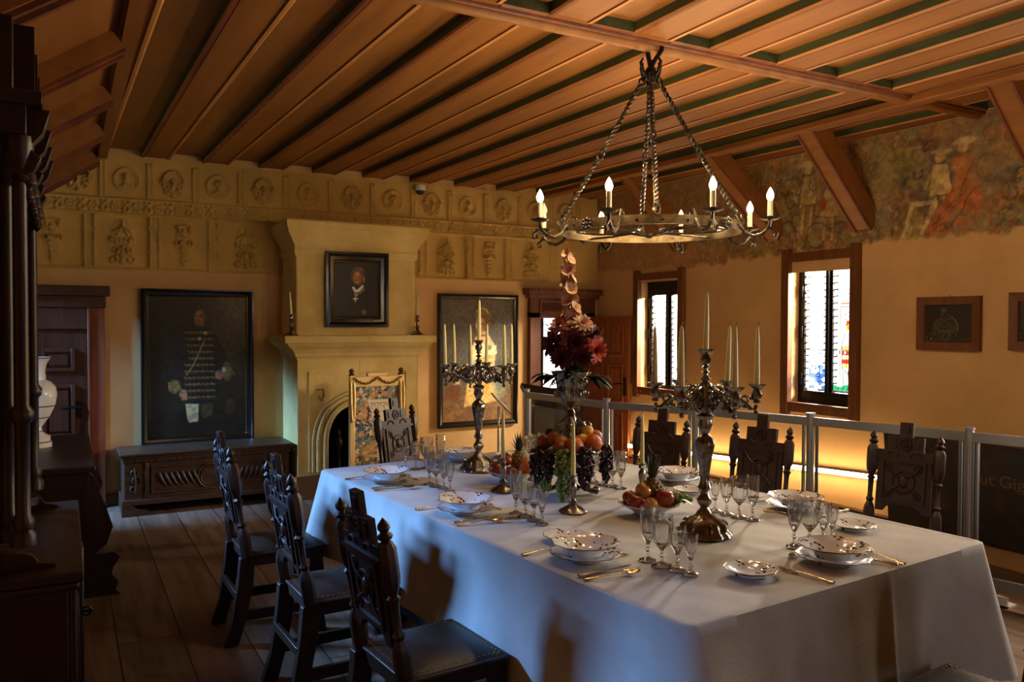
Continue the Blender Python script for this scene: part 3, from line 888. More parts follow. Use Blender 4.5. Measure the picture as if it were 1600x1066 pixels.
    p.a = sstep(-0.01, 0.035, Z-edge)*(0.80+0.2*sstep(0.3, 0.6, fbm(X*4, Z*4, 55)))
    p.a *= 1-0.45*sstep(5.2, 6.6, yy)
    return p.mesh('fresco', painted('faded_fresco', 0.9, alpha=True), on_right(XR-0.003, Y1, Z0))
fr_o = fresco(); fr_o.name = 'wall_right_fresco'; fr_o['kind'] = 'structure'

# ================================================================ WINDOWS
def window(n, y0, y1, z0, z1, panes, pz, lead):
    w = bpy.data.objects.new('window_%d' % n, None); col.objects.link(w); w['kind'] = 'structure'
    f = MB(); t = 0.085
    for yc in (y0-0.02, y1+0.02):
        f.box((XR-0.045, yc-0.04, z0-0.10), (XR+0.01, yc+0.04, z1+0.10))
    f.box((XR-0.04, y0+0.02, z1-0.01), (XR+0.01, y1-0.02, z1+0.065)).box((XR-0.04, y0+0.02, z0-0.07), (XR+0.01, y1-0.02, z0+0.01))
    for k in range(5):
        y = y0+0.08+(y1-y0-0.16)*k/4
        f.lathe([(0.0, -0.046), (0.007, -0.044), (0.009, -0.038), (0.009, 0.0)], 8, (XR, y, z0-0.035), axis='x')
    f.build('window_frame', win_wood, w, bevel=0.004)
    xf = XR+0.13
    c = MB()
    zt, zb = pz[1]+0.02, pz[0]-0.02
    ylo, yhi = min(min(q) for q in panes), max(max(q) for q in panes)
    c.box((xf-0.02, y0-0.01, z0-0.01), (xf+0.03, y1+0.01, zb)).box((xf-0.02, y0-0.01, zt), (xf+0.03, y1+0.01, z1+0.01))
    c.box((xf-0.02, y0-0.01, zb), (xf+0.03, ylo-0.005, zt)).box((xf-0.02, yhi+0.005, zb), (xf+0.03, y1+0.01, zt))
    m0, m1 = sorted([panes[0][0], panes[1][1]])
    c.box((xf-0.02, m0-0.004, zb), (xf+0.03, m1+0.004, zt))
    ym = (m0+m1)/2
    c.bar((xf-0.035, ym, zb), (xf-0.035, ym, zt), 0.03, 0.02, up=(1, 0, 0))
    for (a, b_) in panes:
        for k in range(14):
            for yy in (a, b_):
                c.box((xf-0.012, yy-0.006, pz[0]+0.02+k*(pz[1]-pz[0])/14), (xf-0.004, yy+0.006, pz[0]+0.035+k*(pz[1]-pz[0])/14))
    for zz in (z0+0.2, (z0+z1)/2, z1-0.25):
        c.tube([(xf-0.03, y1-0.04, zz-0.05), (xf-0.03, y1-0.04, zz+0.05)], 0.012, 8)
    c.torus((xf-0.06, ym, (z0+z1)/2), 0.015, 0.004, 16, 6, axis='y')
    c.build('casement', black_iron, w, bevel=0.003)
    for i, (a, b_) in enumerate(panes):
        p = lead[i](b_-a, pz[1]-pz[0])
        p.mesh('stained_glass', glass_emit, on_right(xf, b_, pz[0]), parent=w)
    return w
glass_emit = painted('leaded_stained_glass', 0.3, emit=3.2)
_n = glass_emit.node_tree.nodes
_t = nd(glass_emit, 'ShaderNodeBsdfTransparent'); _m = nd(glass_emit, 'ShaderNodeMixShader'); _m.inputs[0].default_value = 0.3
lk(glass_emit, [n for n in _n if n.type == 'ATTRIBUTE'][0].outputs['Color'], _t.inputs[0])
lk(glass_emit, _t.outputs[0], _m.inputs[1]); lk(glass_emit, _n['Principled BSDF'].outputs[0], _m.inputs[2])
lk(glass_emit, _m.outputs[0], _n['Material Output'].inputs[0])
_n['Principled BSDF'].inputs['Emission Strength'].default_value = 9.0
W_, K_ = (250, 250, 250), (2, 2, 2)
def base_pane(W, H, rows=16, seed=1, cols_=1):
    p = Paint(W, H, 0.004, W_)
    rs = random.Random(seed)
    p.mixin(0.10*fbm(p.x*20, p.y*20, seed), (190, 205, 215))
    for k in range(1, rows):
        z = H*k/rows
        p.line([(0, z), (W*0.18, z+0.004)], 0.010, K_, 1); p.line([(W*0.84, z), (W, z)], 0.010, K_, 1)
    return p
def pane_a(W, H):
    """clear quarries above, a blue leaded pattern at the foot"""
    p = base_pane(W, H, 18, 2)
    for z in (0.33, 0.30): p.line([(0, H*z), (W, H*z)], 0.006, K_)
    for z in (0.38, 0.44, 0.5): p.line([(W*0.5, H*z), (W, H*z+0.006)], 0.0035, (120, 120, 120), 0.8)
    n = fbm(p.x*26, p.y*26, 8)
    p.mixin((p.y < H*0.20)*(p.x > W*0.15)*sstep(0.40, 0.46, n), (58, 96, 190))
    p.mixin((p.y < H*0.27)*(p.y > H*0.13)*sstep(0.56, 0.62, n), (150, 190, 225))
    for i in range(9):
        a = i*0.7
        p.arc(W*(0.3+0.5*((i*37) % 10)/10), H*(0.02+0.21*((i*53) % 10)/10), 0.022, a, a+4.2, 0.0045, (20, 24, 50))
    p.line([(W*0.45, H*0.28), (W*0.62, H*0.18), (W*0.9, H*0.24)], 0.005, (60, 90, 150)); p.line([(W*0.7, H*0.3), (W*0.66, H*0.1)], 0.005, (40, 50, 90))
    return p
def pane_b(W, H):
    """a heraldic shield with red and gold charges over green ground"""
    p = base_pane(W, H, 18, 4)
    k = 0.0055
    for z in (0.80, 0.83): p.line([(0, H*z), (W, H*z)], k*0.8, K_, 0.8)
    p.line([(W*0.3, H*0.05), (W*0.3, H*0.73)], 0.007, (120, 60, 40))
    for z in (0.69, 0.72): p.line([(W*0.34, H*z), (W, H*z)], 0.010, (214, 92, 52))
    for i in range(4): p.arc(W*(0.45+0.15*i), H*0.70, 0.012, 0, 3.1, 0.004, (120, 40, 24))
    p.arc(W*0.66, H*0.61, 0.036, 0, 6.28, k, K_)
    for (a, b_) in ((0.3, 0.66), (0.9, 0.66), (0.35, 0.55), (0.95, 0.56)): p.line([(W*a, H*b_), (W*0.66, H*0.61)], k*0.6, K_, 0.7)
    p.ell(W*0.62, H*0.55, 0.015, 0.03, (206, 60, 24)); p.ell(W*0.68, H*0.525, 0.018, 0.026, (238, 150, 30)); p.ell(W*0.60, H*0.515, 0.012, 0.02, (226, 178, 60))
    p.arc(W*0.64, H*0.54, 0.022, 0, 6.28, 0.004, (70, 20, 10))
    p.poly([(W*0.42, H*0.40), (W*0.5, H*0.47), (W*0.78, H*0.47), (W*0.9, H*0.40), (W*0.95, H*0.34), (W*0.35, H*0.34)], (226, 232, 236))
    p.line([(W*0.35, H*0.34), (W*0.42, H*0.42), (W*0.52, H*0.47), (W*0.78, H*0.47), (W*0.92, H*0.40)], k, K_)
    for (z, c) in ((0.355, (232, 208, 96)), (0.315, (206, 40, 28)), (0.278, (236, 222, 150)), (0.24, (206, 44, 28)), (0.208, (232, 208, 110))):
        p.poly([(W*0.38, H*(z-0.017)), (W*0.97, H*(z-0.017)), (W*0.97, H*(z+0.017)), (W*0.38, H*(z+0.017))], c)
        p.line([(W*0.38, H*(z-0.018)), (W*0.97, H*(z-0.018))], 0.0045, K_)
    for q in (0.38, 0.58, 0.78, 0.97): p.line([(W*q, H*0.19), (W*q, H*0.37)], 0.0045, K_)
    p.ell(W*0.52, H*0.315, 0.010, 0.010, (245, 245, 245)); p.ell(W*0.84, H*0.24, 0.010, 0.010, (245, 245, 245))
    p.line([(W*0.38, H*0.19), (W*0.66, H*0.14), (W*0.97, H*0.19)], k, K_)
    for q in (0.45, 0.56, 0.66, 0.78, 0.9): p.line([(W*q, H*0.17), (W*(q*0.9+0.05), H*0.04)], 0.005, K_)
    p.poly([(0, 0), (W, 0), (W, H*0.035), (W*0.6, H*0.055), (W*0.3, H*0.03), (0, H*0.05)], (46, 140, 88))
    for q in (0.2, 0.4, 0.6, 0.8): p.line([(W*q, 0), (W*(q+0.1), H*0.045)], 0.005, (10, 40, 24))
    p.arc(W*0.14, H*0.32, 0.03, 0, 6.28, 0.006, K_); p.line([(W*0.14, 0), (W*0.14, H*0.28)], 0.004, (60, 60, 60))
    return p
def pane_c(W, H):
    p = base_pane(W, H, 16, 6)
    for k in range(7): p.line([(0, H*(0.36+k*0.022)), (W*0.35, H*(0.365+k*0.022))], 0.005, K_, 0.8)
    for k, z in enumerate((0.06, 0.12, 0.18, 0.24, 0.30)): p.line([(0, H*z), (W*0.8, H*z+0.006)], 0.006, (70, 50, 50), 0.8)
    p.mixin((p.y < H*0.36)*(p.x < W*0.6)*sstep(0.55, 0.62, fbm(p.x*30, p.y*30, 4)), (150, 60, 60))
    return p
def pane_d(W, H):
    p = base_pane(W, H, 16, 7)
    p.line([(W*0.3, 0), (W*0.3, H*0.75)], 0.006, K_)
    p.ell(W*0.55, H*0.64, 0.026, 0.03, (232, 200, 70)); p.arc(W*0.55, H*0.64, 0.028, 0, 6, 0.006, (60, 50, 30))
    p.ell(W*0.66, H*0.55, 0.04, 0.045, (60, 178, 170)); p.ell(W*0.72, H*0.50, 0.026, 0.045, (60, 170, 160)); p.arc(W*0.66, H*0.54, 0.045, 0, 6.28, 0.006, (20, 60, 60))
    p.ell(W*0.45, H*0.43, 0.03, 0.03, (235, 235, 225)); p.arc(W*0.45, H*0.43, 0.03, 0, 6.28, 0.006, K_)
    p.poly([(W*0.45, H*0.34), (W*0.7, H*0.37), (W*0.98, H*0.34), (W*0.92, H*0.24), (W*0.5, H*0.23)], (44, 88, 200))
    p.line([(W*0.45, H*0.30), (W*0.98, H*0.29)], 0.006, (10, 20, 60)); p.line([(W*0.45, H*0.34), (W*0.5, H*0.23), (W*0.92, H*0.24)], 0.006, (10, 20, 60))
    for (a, b_) in ((0.5, 0.17), (0.85, 0.17), (0.6, 0.11), (0.82, 0.10)):
        p.ell(W*a, H*b_, 0.022, 0.022, (226, 200, 70)); p.arc(W*a, H*b_, 0.022, 0, 6.28, 0.009, (20, 18, 10))
    for i in range(5): p.line([(W*0.2*i, H*0.01), (W*(0.2*i+0.3), H*0.07)], 0.006, K_)
    return p
window(1, 4.25, 4.90, 0.92, 2.12, [(4.62, 4.835), (4.335, 4.555)], (1.045, 2.035), [pane_a, pane_b])
window(2, 6.28, 6.96, 0.90, 2.05, [(6.66, 6.88), (6.39, 6.575)], (0.955, 1.865), [pane_c, pane_d])

# plain wooden frames round the unseen openings that were added to carry the light
for n_, (xw, s_, a, b_, z0, z1) in enumerate(((XR, -1, 1.70, 2.40, 0.92, 2.12), (XL, 1, 1.55, 1.76, 1.45, 2.12), (XL, 1, 4.5, 5.8, 1.40, 2.12), (XL, 1, 6.98, 7.46, 0.85, 2.24))):
    w = bpy.data.objects.new('window_%d' % (n_+4), None); col.objects.link(w); w['kind'] = 'structure'
    x0_, x1_ = sorted((xw, xw+s_*0.04))
    f = MB().box((x0_, a-0.07, z0-0.07), (x1_, a, z1+0.07)).box((x0_, b_, z0-0.07), (x1_, b_+0.07, z1+0.07))
    f.box((x0_, a, z1), (x1_, b_, z1+0.07)).box((x0_, a, z0-0.07), (x1_, b_, z0))
    f.build('window_frame', win_wood, w, bevel=0.004)

# ================================================================ DOORS
def panel_(mb, x0, x1, z0, z1, y, mi=0, d=0.02, s=1):
    """raised and fielded panel facing -y at depth y"""
    for k, (g, dy) in enumerate(((0.0, 0.014), (0.018, -0.004), (0.045, 0.012))):
        mb.box((x0+g, y-0.012*(k == 0)-0.004-dy*(k != 1), z0+g), (x1-g, y+0.01, z1-g), mi)
def open_frame(mb, x0, x1, z0, z1, y0, y1, t, mi=0):
    mb.box((x0, y0, z0), (x0+t, y1, z1), mi).box((x1-t, y0, z0), (x1, y1, z1), mi)
    mb.box((x0+t, y0, z1-t), (x1-t, y1, z1), mi).box((x0+t, y0, z0), (x1-t, y1, z0+t), mi)
# left door, shut, in the back wall behind the dressers
d1 = bpy.data.objects.new('door_1', None); col.objects.link(d1); d1['kind'] = 'structure'
f = MB()
f.box((0.185, YB-0.07, 0), (0.295, YB, 1.76)).box((-0.72, YB-0.07, 0), (-0.61, YB, 1.76))
f.box((0.165, YB-0.09, 0), (0.185, YB, 1.70)).box((-0.61, YB-0.09, 0), (-0.59, YB, 1.70))
f.build('jamb', wood('door_jamb_wood', (134, 68, 36), (98, 48, 26), 0.45, (28, 28, 2.2)), d1, bevel=0.004)
f = MB()
f.box((-0.74, YB-0.085, 1.70), (0.305, YB, 1.80)).box((-0.77, YB-0.13, 1.80), (0.335, YB, 1.885)).box((-0.62, YB-0.075, 1.52), (0.17, YB, 1.70))
f.build('lintel', walnut, d1, bevel=0.006)
f = MB()
f.box((-0.59, YB-0.05, 0), (0.165, YB-0.01, 1.52))
for (a, b_, c, d) in ((-0.17, 0.07, 1.17, 1.36), (-0.17, 0.07, 0.62, 1.06), (-0.50, -0.26, 1.17, 1.36), (-0.50, -0.26, 0.62, 1.06), (-0.50, 0.07, 0.12, 0.5)):
    open_frame(f, a, b_, c, d, YB-0.075, YB-0.05, 0.03)
    f.box((a+0.05, YB-0.068, c+0.05), (b_-0.05, YB-0.05, d-0.05))
f.build('door_leaf', walnut, d1, bevel=0.004)
f = MB().box((-0.035, YB-0.075, 1.13), (0.035, YB-0.06, 1.27))
f = MB().tube([(0.10, YB-0.05, 0.87), (0.10, YB-0.11, 0.87), (0.06, YB-0.115, 0.875), (-0.02, YB-0.11, 0.865)], 0.011, 8).box((0.08, YB-0.06, 0.78), (0.12, YB-0.05, 0.92))
f.build('door_handle', black_iron, d1)
# right door: frame with dentil cornice, leaf standing open into the room, white passage behind
d2 = bpy.data.objects.new('door_2', None); col.objects.link(d2); d2['kind'] = 'structure'
f = MB()
f.box((4.47, YB-0.06, 0), (4.60, YB+0.02, 1.70)).box((5.20, YB-0.06, 0), (5.33, YB+0.02, 1.70))
f.box((4.47, YB-0.06, 1.64), (5.33, YB+0.02, 1.86))
f.box((4.585, YB-0.05, 0), (4.615, YB+0.35, 1.66)).box((5.185, YB-0.05, 0), (5.215, YB+0.35, 1.66)).box((4.6, YB-0.05, 1.64), (5.2, YB+0.35, 1.68))
open_frame(f, 4.585, 5.215, 1.70, 1.84, YB-0.078, YB-0.06, 0.022)
f.box((4.44, YB-0.10, 1.86), (5.36, YB, 1.90)).box((4.41, YB-0.14, 1.90), (5.385, YB, 1.965))
for k in range(20): f.box((4.43+k*0.048, YB-0.15, 1.935), (4.455+k*0.048, YB-0.13, 1.965))
f.build('door_frame', pine_dark, d2, bevel=0.004)
f = MB()
for k in range(24):
    x = 4.63+k*0.0235
    f.tube([(x, YB-0.066, 1.735), (x+0.012, YB-0.074, 1.77), (x-0.004, YB-0.066, 1.805)], 0.0065, 6)
f.build('carved_frieze', pine_dark, d2)
lf = bpy.data.objects.new('door_leaf', None); col.objects.link(lf); lf.parent = d2
lf.location = (5.20, YB-0.06, 0); lf.rotation_euler = (0, 0, R(-78))
f = MB()
f.box((0, -0.02, 0.03), (0.66, 0.02, 1.66))
for (a, b_, c, d) in ((0.07, 0.30, 1.22, 1.56), (0.36, 0.59, 1.22, 1.56), (0.07, 0.30, 0.72, 1.14), (0.36, 0.59, 0.72, 1.14), (0.07, 0.59, 0.14, 0.62)):
    for s_ in (-1, 1):
        y0, y1 = sorted((0.02*s_, 0.032*s_))
        open_frame(f, a, b_, c, d, y0, y1, 0.022)
        f.box((a+0.05, y0, c+0.05), (b_-0.05, y1, d-0.05))
f.build('leaf_panels', pine, lf, bevel=0.003)
f = MB()
for s_ in (-1, 1):
    f.box((0.585, min(0.02*s_, 0.028*s_), 0.80), (0.63, max(0.02*s_, 0.028*s_), 1.0))
    f.tube([(0.61, 0.02*s_, 0.93), (0.61, 0.07*s_, 0.93), (0.57, 0.075*s_, 0.935), (0.50, 0.07*s_, 0.925)], 0.010, 8)
f.build('door_handle', black_iron, lf)
# the passage beyond
pw = MB()
pw.box((3.4, YB+2.4, 0), (5.62, YB+2.5, 3.0)).box((6.55, YB+2.4, 0), (8.6, YB+2.5, 3.0)).box((5.62, YB+2.4, 0), (6.55, YB+2.5, 0.62)).box((5.62, YB+2.4, 2.2), (6.55, YB+2.5, 3.0))
pw.box((3.4, YB+0.35, 0), (3.5, YB+2.4, 3.0)).box((8.5, YB+0.35, 0), (8.6, YB+2.4, 3.0)).box((3.4, YB+0.35, 2.9), (8.6, YB+2.5, 3.0)).box((XR+0.35, YB+0.25, 0), (8.6, YB+0.35, 3.0))
struct(pw, 'wall_passage', whitewash, smooth=0)
struct(MB().box((XR+0.35, YB+0.35, -0.1), (8.6, YB+2.5, 0)).box((-0.0, YB+2.5, -0.1), (0.01, YB+2.51, -0.05)), 'floor', floor_m, smooth=0)
w3 = bpy.data.objects.new('window_3', None); col.objects.link(w3); w3['kind'] = 'structure'
MB().box((5.62, YB+2.47, 0.62), (6.55, YB+2.48, 2.2)).build('pane', sky_m, w3, smooth=0)
f = MB()
f.box((5.60, YB+2.36, 0.6), (5.66, YB+2.46, 2.2)).box((6.05, YB+2.36, 0.6), (6.10, YB+2.46, 2.2)).box((6.5, YB+2.36, 0.6), (6.56, YB+2.46, 2.2)).box((5.6, YB+2.36, 1.22), (6.56, YB+2.46, 1.26))
f.build('window_frame', pine_dark, w3)

# ================================================================ FIREPLACE
FY = 7.20
def cornice(mb, x0, x1, yf, yb, prof, mi=0):
    P = []
    for (o, z) in prof: P.append([(x0-o, yb, z), (x0-o, yf-o, z), (x1+o, yf-o, z), (x1+o, yb, z)])
    for a, b_ in zip(P, P[1:]):
        mb.add(a+b_, [(0, 1, 5, 4), (1, 2, 6, 5), (2, 3, 7, 6)], mi)
    mb.add(P[0], [(0, 3, 2, 1)], mi); mb.add(P[-1], [(0, 1, 2, 3)], mi)
fp = thing('fireplace', 'pale stone fireplace with arched opening, mantel shelf and tall hood on the back wall', 'fireplace', (0, 0, 0))
def arch_pts(x0, x1, zs, zt, n=9):
    P = []
    r = (x1-x0)*0.42
    for k in range(n+1):
        a = PI-PI/2*k/n
        P.append((x0+r+r*math.cos(a)*1.0, zs+(zt-zs-0.02)*math.sin(a)))
    P.append(((x0+x1)/2, zt))
    Q = [(x0+x1-x, z) for x, z in P[:-1]][::-1]
    return P+Q
ox0, ox1 = 2.08, 2.66
ap = arch_pts(ox0, ox1, 0.50, 0.85)
s_ = MB()
left = [(1.80, 0.0), (ox0, 0.0), (ox0, 0.5)]+ap[:10]+[((ox0+ox1)/2, 0.85), ((ox0+ox1)/2, 1.30), (1.80, 1.30)]
s_.prism(left, FY, FY+0.14)
s_.prism([(4.73-x, z) if False else (ox0+ox1-x, z) for x, z in left], FY, FY+0.14)
s_.box((2.94-0.0, FY, 0), (2.95, FY+0.14, 1.3))
s_.box((1.80, FY+0.14, 0), (2.0, YB, 1.30)).box((2.74, FY+0.14, 0), (2.94, YB, 1.30)).box((2.0, FY+0.14, 1.0), (2.74, YB, 1.30))
s_.build('surround', stone, fp, bevel=0.006)
s_ = MB()
for off, rad in ((0.035, 0.030), (0.10, 0.022), (0.145, 0.014)):
    path = [(ox0-off, FY-0.004, 0.24)]+[(x+(-off if x < 2.37 else off)*min(1, abs(x-2.37)/0.2), FY-0.004, z+off*max(0, 1-abs(x-2.37)/0.3)) for x, z in ap]+[(ox1+off, FY-0.004, 0.24)]
    s_.tube(path, rad, 10)
for (a, b_, c, d) in ((1.90, 1.915, 0.24, 1.13), (2.82, 2.835, 0.24, 1.13)):
    s_.box((a, FY-0.012, c), (b_, FY, d))
s_.box((1.90, FY-0.012, 1.13), (2.835, FY, 1.145))
s_.build('arch_moulding', stone, fp)
for (a, b_) in ((1.78, 2.06), (2.68, 2.96)):
    MB().box((a, FY-0.02, 0), (b_, FY, 0.22)).build('plinth', stone_dark, fp, bevel=0.008)
MB().box((2.0, YB-0.02, 0), (2.74, YB-0.005, 1.0)).box((2.0, FY+0.14, 0), (2.005, YB, 1.0)).box((2.735, FY+0.14, 0), (2.74, YB, 1.0)).box((2.0, FY+0.1, 0.001), (2.74, YB, 0.02)).build('firebox', soot, fp, smooth=0)
s_ = MB()
cornice(s_, 1.80, 2.94, FY, YB, [(0.0, 1.25), (0.006, 1.27), (0.02, 1.28), (0.03, 1.31), (0.055, 1.345), (0.09, 1.37), (0.11, 1.39), (0.115, 1.40), (0.135, 1.405), (0.14, 1.455), (0.135, 1.468), (0.0, 1.47)])
s_.build('mantel_shelf', stone, fp, smooth=30)
s_ = MB()
cornice(s_, 1.79, 2.92, FY, YB, [(0.0, 1.46), (-0.005, 1.9), (0.0, 2.22)])
s_.build('hood', stone, fp, smooth=0, bevel=0.012)
s_ = MB()
cornice(s_, 1.79, 2.92, FY, YB, [(0.0, 2.17), (0.012, 2.19), (0.018, 2.23), (0.012, 2.25), (0.02, 2.28), (0.05, 2.33), (0.085, 2.38), (0.092, 2.42), (0.10, 2.43), (0.105, 2.475), (0.09, 2.49), (0.0, 2.49)])
s_.build('hood_cornice', stone, fp, smooth=30)
MB().tube([(1.97, FY-0.01, 0.98), (2.03, FY-0.012, 0.985), (2.035, FY-0.012, 0.93), (2.01, FY-0.012, 0.88), (1.99, FY-0.012, 0.92)], 0.004, 6).build('hook', black_iron, fp)
# fire irons inside
an = thing('andiron', 'black turned iron firedog standing inside the fireplace opening', 'andiron', (2.24, 7.42, 0.02))
MB().lathe([(0.05, 0), (0.045, 0.02), (0.02, 0.04), (0.018, 0.14), (0.035, 0.18), (0.02, 0.22), (0.016, 0.34), (0.03, 0.38), (0.045, 0.43), (0.03, 0.48), (0.015, 0.50), (0.02, 0.53), (0.0, 0.57)], 16).build('upright', black_iron, an)
MB().bar((0, 0.02, 0.09), (0, 0.24, 0.09), 0.02, 0.02).bar((0, 0.24, 0.09), (0, 0.24, 0.0), 0.02, 0.02).build('log_rest', black_iron, an)

# ================================================================ PICTURES
pic_m = painted('oil_paint', 0.42)
pic_m.node_tree.nodes['Principled BSDF'].inputs['Specular IOR Level'].default_value = 0.3
def picture(name, label, x0, x1, z0, z1, y, fw, draw, inner=0.012, thick=0.05, step=0.005):
    t = thing(name, label, 'painting', (x0, y, z0))
    W, H = x1-x0, z1-z0
    f = MB()
    prof = [(0, 0), (0, -thick), (fw*0.25, -thick*1.05), (fw*0.5, -thick*0.75), (fw*0.85, -thick*0.6), (fw, -thick*0.35), (fw, -0.01)]
    def ring(o, yy): return [(o, yy, o), (W-o, yy, o), (W-o, yy, H-o), (o, yy, H-o)]
    for (o0, y0), (o1, y1) in zip(prof, prof[1:]):
        a, b_ = ring(o0, y0), ring(o1, y1)
        f.add(a+b_, [(i, (i+1) % 4, 4+(i+1) % 4, 4+i) for i in range(4)])
    f.add(ring(0, 0), [(0, 1, 2, 3)])
    f.build('frame', frame_black, t, smooth=30)
    g = MB()
    for (o0, y0), (o1, y1) in (((fw*0.98, -thick*0.36), (fw+inner*0.5, -thick*0.5)), ((fw+inner*0.5, -thick*0.5), (fw+inner, -0.012))):
        a, b_ = ring(o0, y0), ring(o1, y1)
        g.add(a+b_, [(i, (i+1) % 4, 4+(i+1) % 4, 4+i) for i in range(4)])
    g.build('gilt_slip', gold_thin, t, smooth=0)
    p = draw(W-2*fw, H-2*fw, step)
    o = p.mesh('canvas', pic_m, Matrix(((1,0,0,fw),(0,0,-1,-0.012),(0,1,0,fw),(0,0,0,1))), parent=t)
    return t
def face(p, cx, cy_, s, skin, hair, turn=0.15, beard=None, light=1.0):
    sk = np.array(skin, float)
    dark = tuple(sk*0.55); mid = tuple(sk*0.8)
    p.ell(cx, cy_, 0.72*s, 1.0*s, mid, 0.08*s)
    p.ell(cx-0.12*s, cy_+0.05*s, 0.55*s, 0.85*s, skin, 0.2*s)
    p.ell(cx+0.42*s, cy_-0.05*s, 0.26*s, 0.75*s, dark, 0.2*s, op=0.6)
    ex = turn*s
    for q in (-0.30, 0.24):
        p.ell(cx+q*s-ex, cy_+0.10*s, 0.14*s, 0.065*s, dark, 0.05*s)
        p.ell(cx+q*s-ex, cy_+0.09*s, 0.07*s, 0.04*s, (30, 20, 15), 0.02*s)
        p.line([(cx+(q-0.15)*s-ex, cy_+0.24*s), (cx+(q+0.13)*s-ex, cy_+0.25*s)], 0.06*s, dark, 0.8)
    p.line([(cx-0.04*s-ex, cy_+0.12*s), (cx-0.10*s-ex, cy_-0.22*s), (cx+0.04*s-ex, cy_-0.25*s)], 0.06*s, mid, 0.9)
    p.ell(cx-0.02*s-ex, cy_-0.25*s, 0.10*s, 0.05*s, dark, 0.04*s, op=0.7)
    p.ell(cx-0.03*s-ex, cy_-0.48*s, 0.20*s, 0.06*s, (150, 72, 54), 0.04*s)
    if beard: p.ell(cx-0.02*s-ex, cy_-0.38*s, 0.26*s, 0.08*s, beard, 0.05*s)
def man_full(W, H, st):
    p = Paint(W, H, st, (34, 28, 18))
    p.mixin(0.8*sstep(0.35, 0.75, p.x/W)*sstep(0.1, 0.8, p.y/H)*(0.6+0.4*fbm(p.x*9, p.y*9, 2)), (84, 70, 36))
    p.mixin(0.5*sstep(0.62, 0.95, p.x/W)*sstep(0.72, 0.95, p.y/H), (120, 104, 58))
    f = lambda a, b_: (a*W, b_*H)
    C = (30, 28, 24)
    p.poly([f(.30, .74), f(.40, .78), f(.60, .77), f(.70, .70), f(.80, .55), f(.84, .44), f(.78, .40), f(.70, .50), f(.72, .24), f(.36, .22), f(.36, .45), f(.30, .34), f(.20, .36), f(.26, .52)], C, 0.01)
    rs = random.Random(4)
    for k in range(11):
        z = .745-k*.046
        x0, x1 = .36+.012*k*(k < 5), .64+.004*k
        for j in range(7):
            xa = x0+(x1-x0)*j/7
            p.line([f(xa, z), f(xa+.04, z-.010)], 0.010, (142, 112, 52), 0.8)
            p.arc((xa+.02)*W, (z-.012)*H, 0.010, 0, 4.5, 0.005, (116, 90, 42), 0.8)
        p.line([f(x0, z-.004), f(x1, z-.01)], 0.006, (104, 80, 38))
    p.line([f(.56, .68), f(.44, .50), f(.38, .44)], 0.013, (132, 108, 66))
    for (a, b_, c, d) in ((.26, .36, .06, .05), (.79, .46, .05, .07)):
        p.ell(a*W, b_*H, c*W, d*H, (96, 78, 40), 0.01)
        for j in range(5): p.line([f(a-c+.02*j, b_+.03), f(a-c+.03*j+.01, b_-.03)], 0.006, (150, 122, 62))
    p.ell(.345*W, .305*H, .040*W, .030*H, (150, 104, 68)); p.ell(.71*W, .435*H, .045*W, .034*H, (134, 96, 64)); p.ell(.76*W, .47*H, .022*W, .02*H, (150, 140, 118))
    for j in range(4): p.line([f(.32+.015*j, .30), f(.335+.015*j, .265)], 0.012, (140, 98, 64))
    p.poly([f(.365, .235), f(.50, .232), f(.49, .105), f(.40, .10), f(.385, .12)], (168, 152, 104))
    p.poly([f(.52, .23), f(.66, .235), f(.63, .14), f(.53, .13)], (66, 54, 32))
    p.ell(.82*W, .20*H, .05*W, .06*H, (70, 50, 28), 0.012, op=.7)
    s = .062*W*1.25
    p.ell(.515*W, .875*H, s*0.85, s*0.75, (60, 42, 24), 0.008)
    face(p, .515*W, .845*H, s, (168, 116, 74), (60, 40, 20), beard=(112, 84, 50))
    p.ell(.515*W, .800*H, s*0.62, s*0.42, (104, 80, 46), 0.012)
    p.ell(.57*W, .735*H, .022*W, .012*H, (190, 160, 90)); p.ell(.51*W, .695*H, .018*W, .012*H, (196, 170, 96))
    p.grain(.35, 40, 5)
    return p
def man_bust(W, H, st):
    p = Paint(W, H, st, (26, 22, 18))
    f = lambda a, b_: (a*W, b_*H)
    p.poly([f(.12, 0), f(.92, 0), f(.90, .34), f(.68, .52), f(.40, .54), f(.20, .42)], (22, 21, 21), 0.02)
    p.ell(.52*W, .74*H, .155*W, .17*H, (96, 66, 40), 0.008)
    face(p, .52*W, .715*H, .135*W, (196, 132, 78), (90, 60, 40), beard=(104, 66, 44))
    p.ell(.56*W, .865*H, .10*W, .04*H, (112, 72, 42), 0.01); p.ell(.665*W, .68*H, .018*W, .05*H, (170, 120, 84), 0.006)
    p.poly([f(.39, .55), f(.43, .56), f(.50, .495), f(.64, .60), f(.66, .56), f(.52, .44), f(.44, .46)], (226, 214, 196))
    p.line([f(.40, .52), f(.47, .44), f(.49, .42)], 0.006, (200, 190, 170)); p.line([f(.66, .54), f(.55, .46)], 0.006, (190, 180, 160)); p.line([f(.67, .51), f(.56, .43)], 0.006, (190, 180, 160))
    p.poly([f(.43, .42), f(.54, .42), f(.48, .36)], (206, 190, 160)); p.ell(.47*W, .39*H, .018*W, .014*H, (170, 50, 30))
    p.line([f(.47, .36), f(.47, .29)], 0.012, (214, 200, 176)); p.line([f(.425, .335), f(.515, .335)], 0.012, (214, 200, 176))
    for k in range(8):
        a = k*PI/4
        p.line([f(.66, .10), (.66*W+.065*W*math.cos(a), .10*H+.065*W*math.sin(a))], 0.006, (150, 126, 66), .8)
    p.grain(.2, 40, 5)
    return p
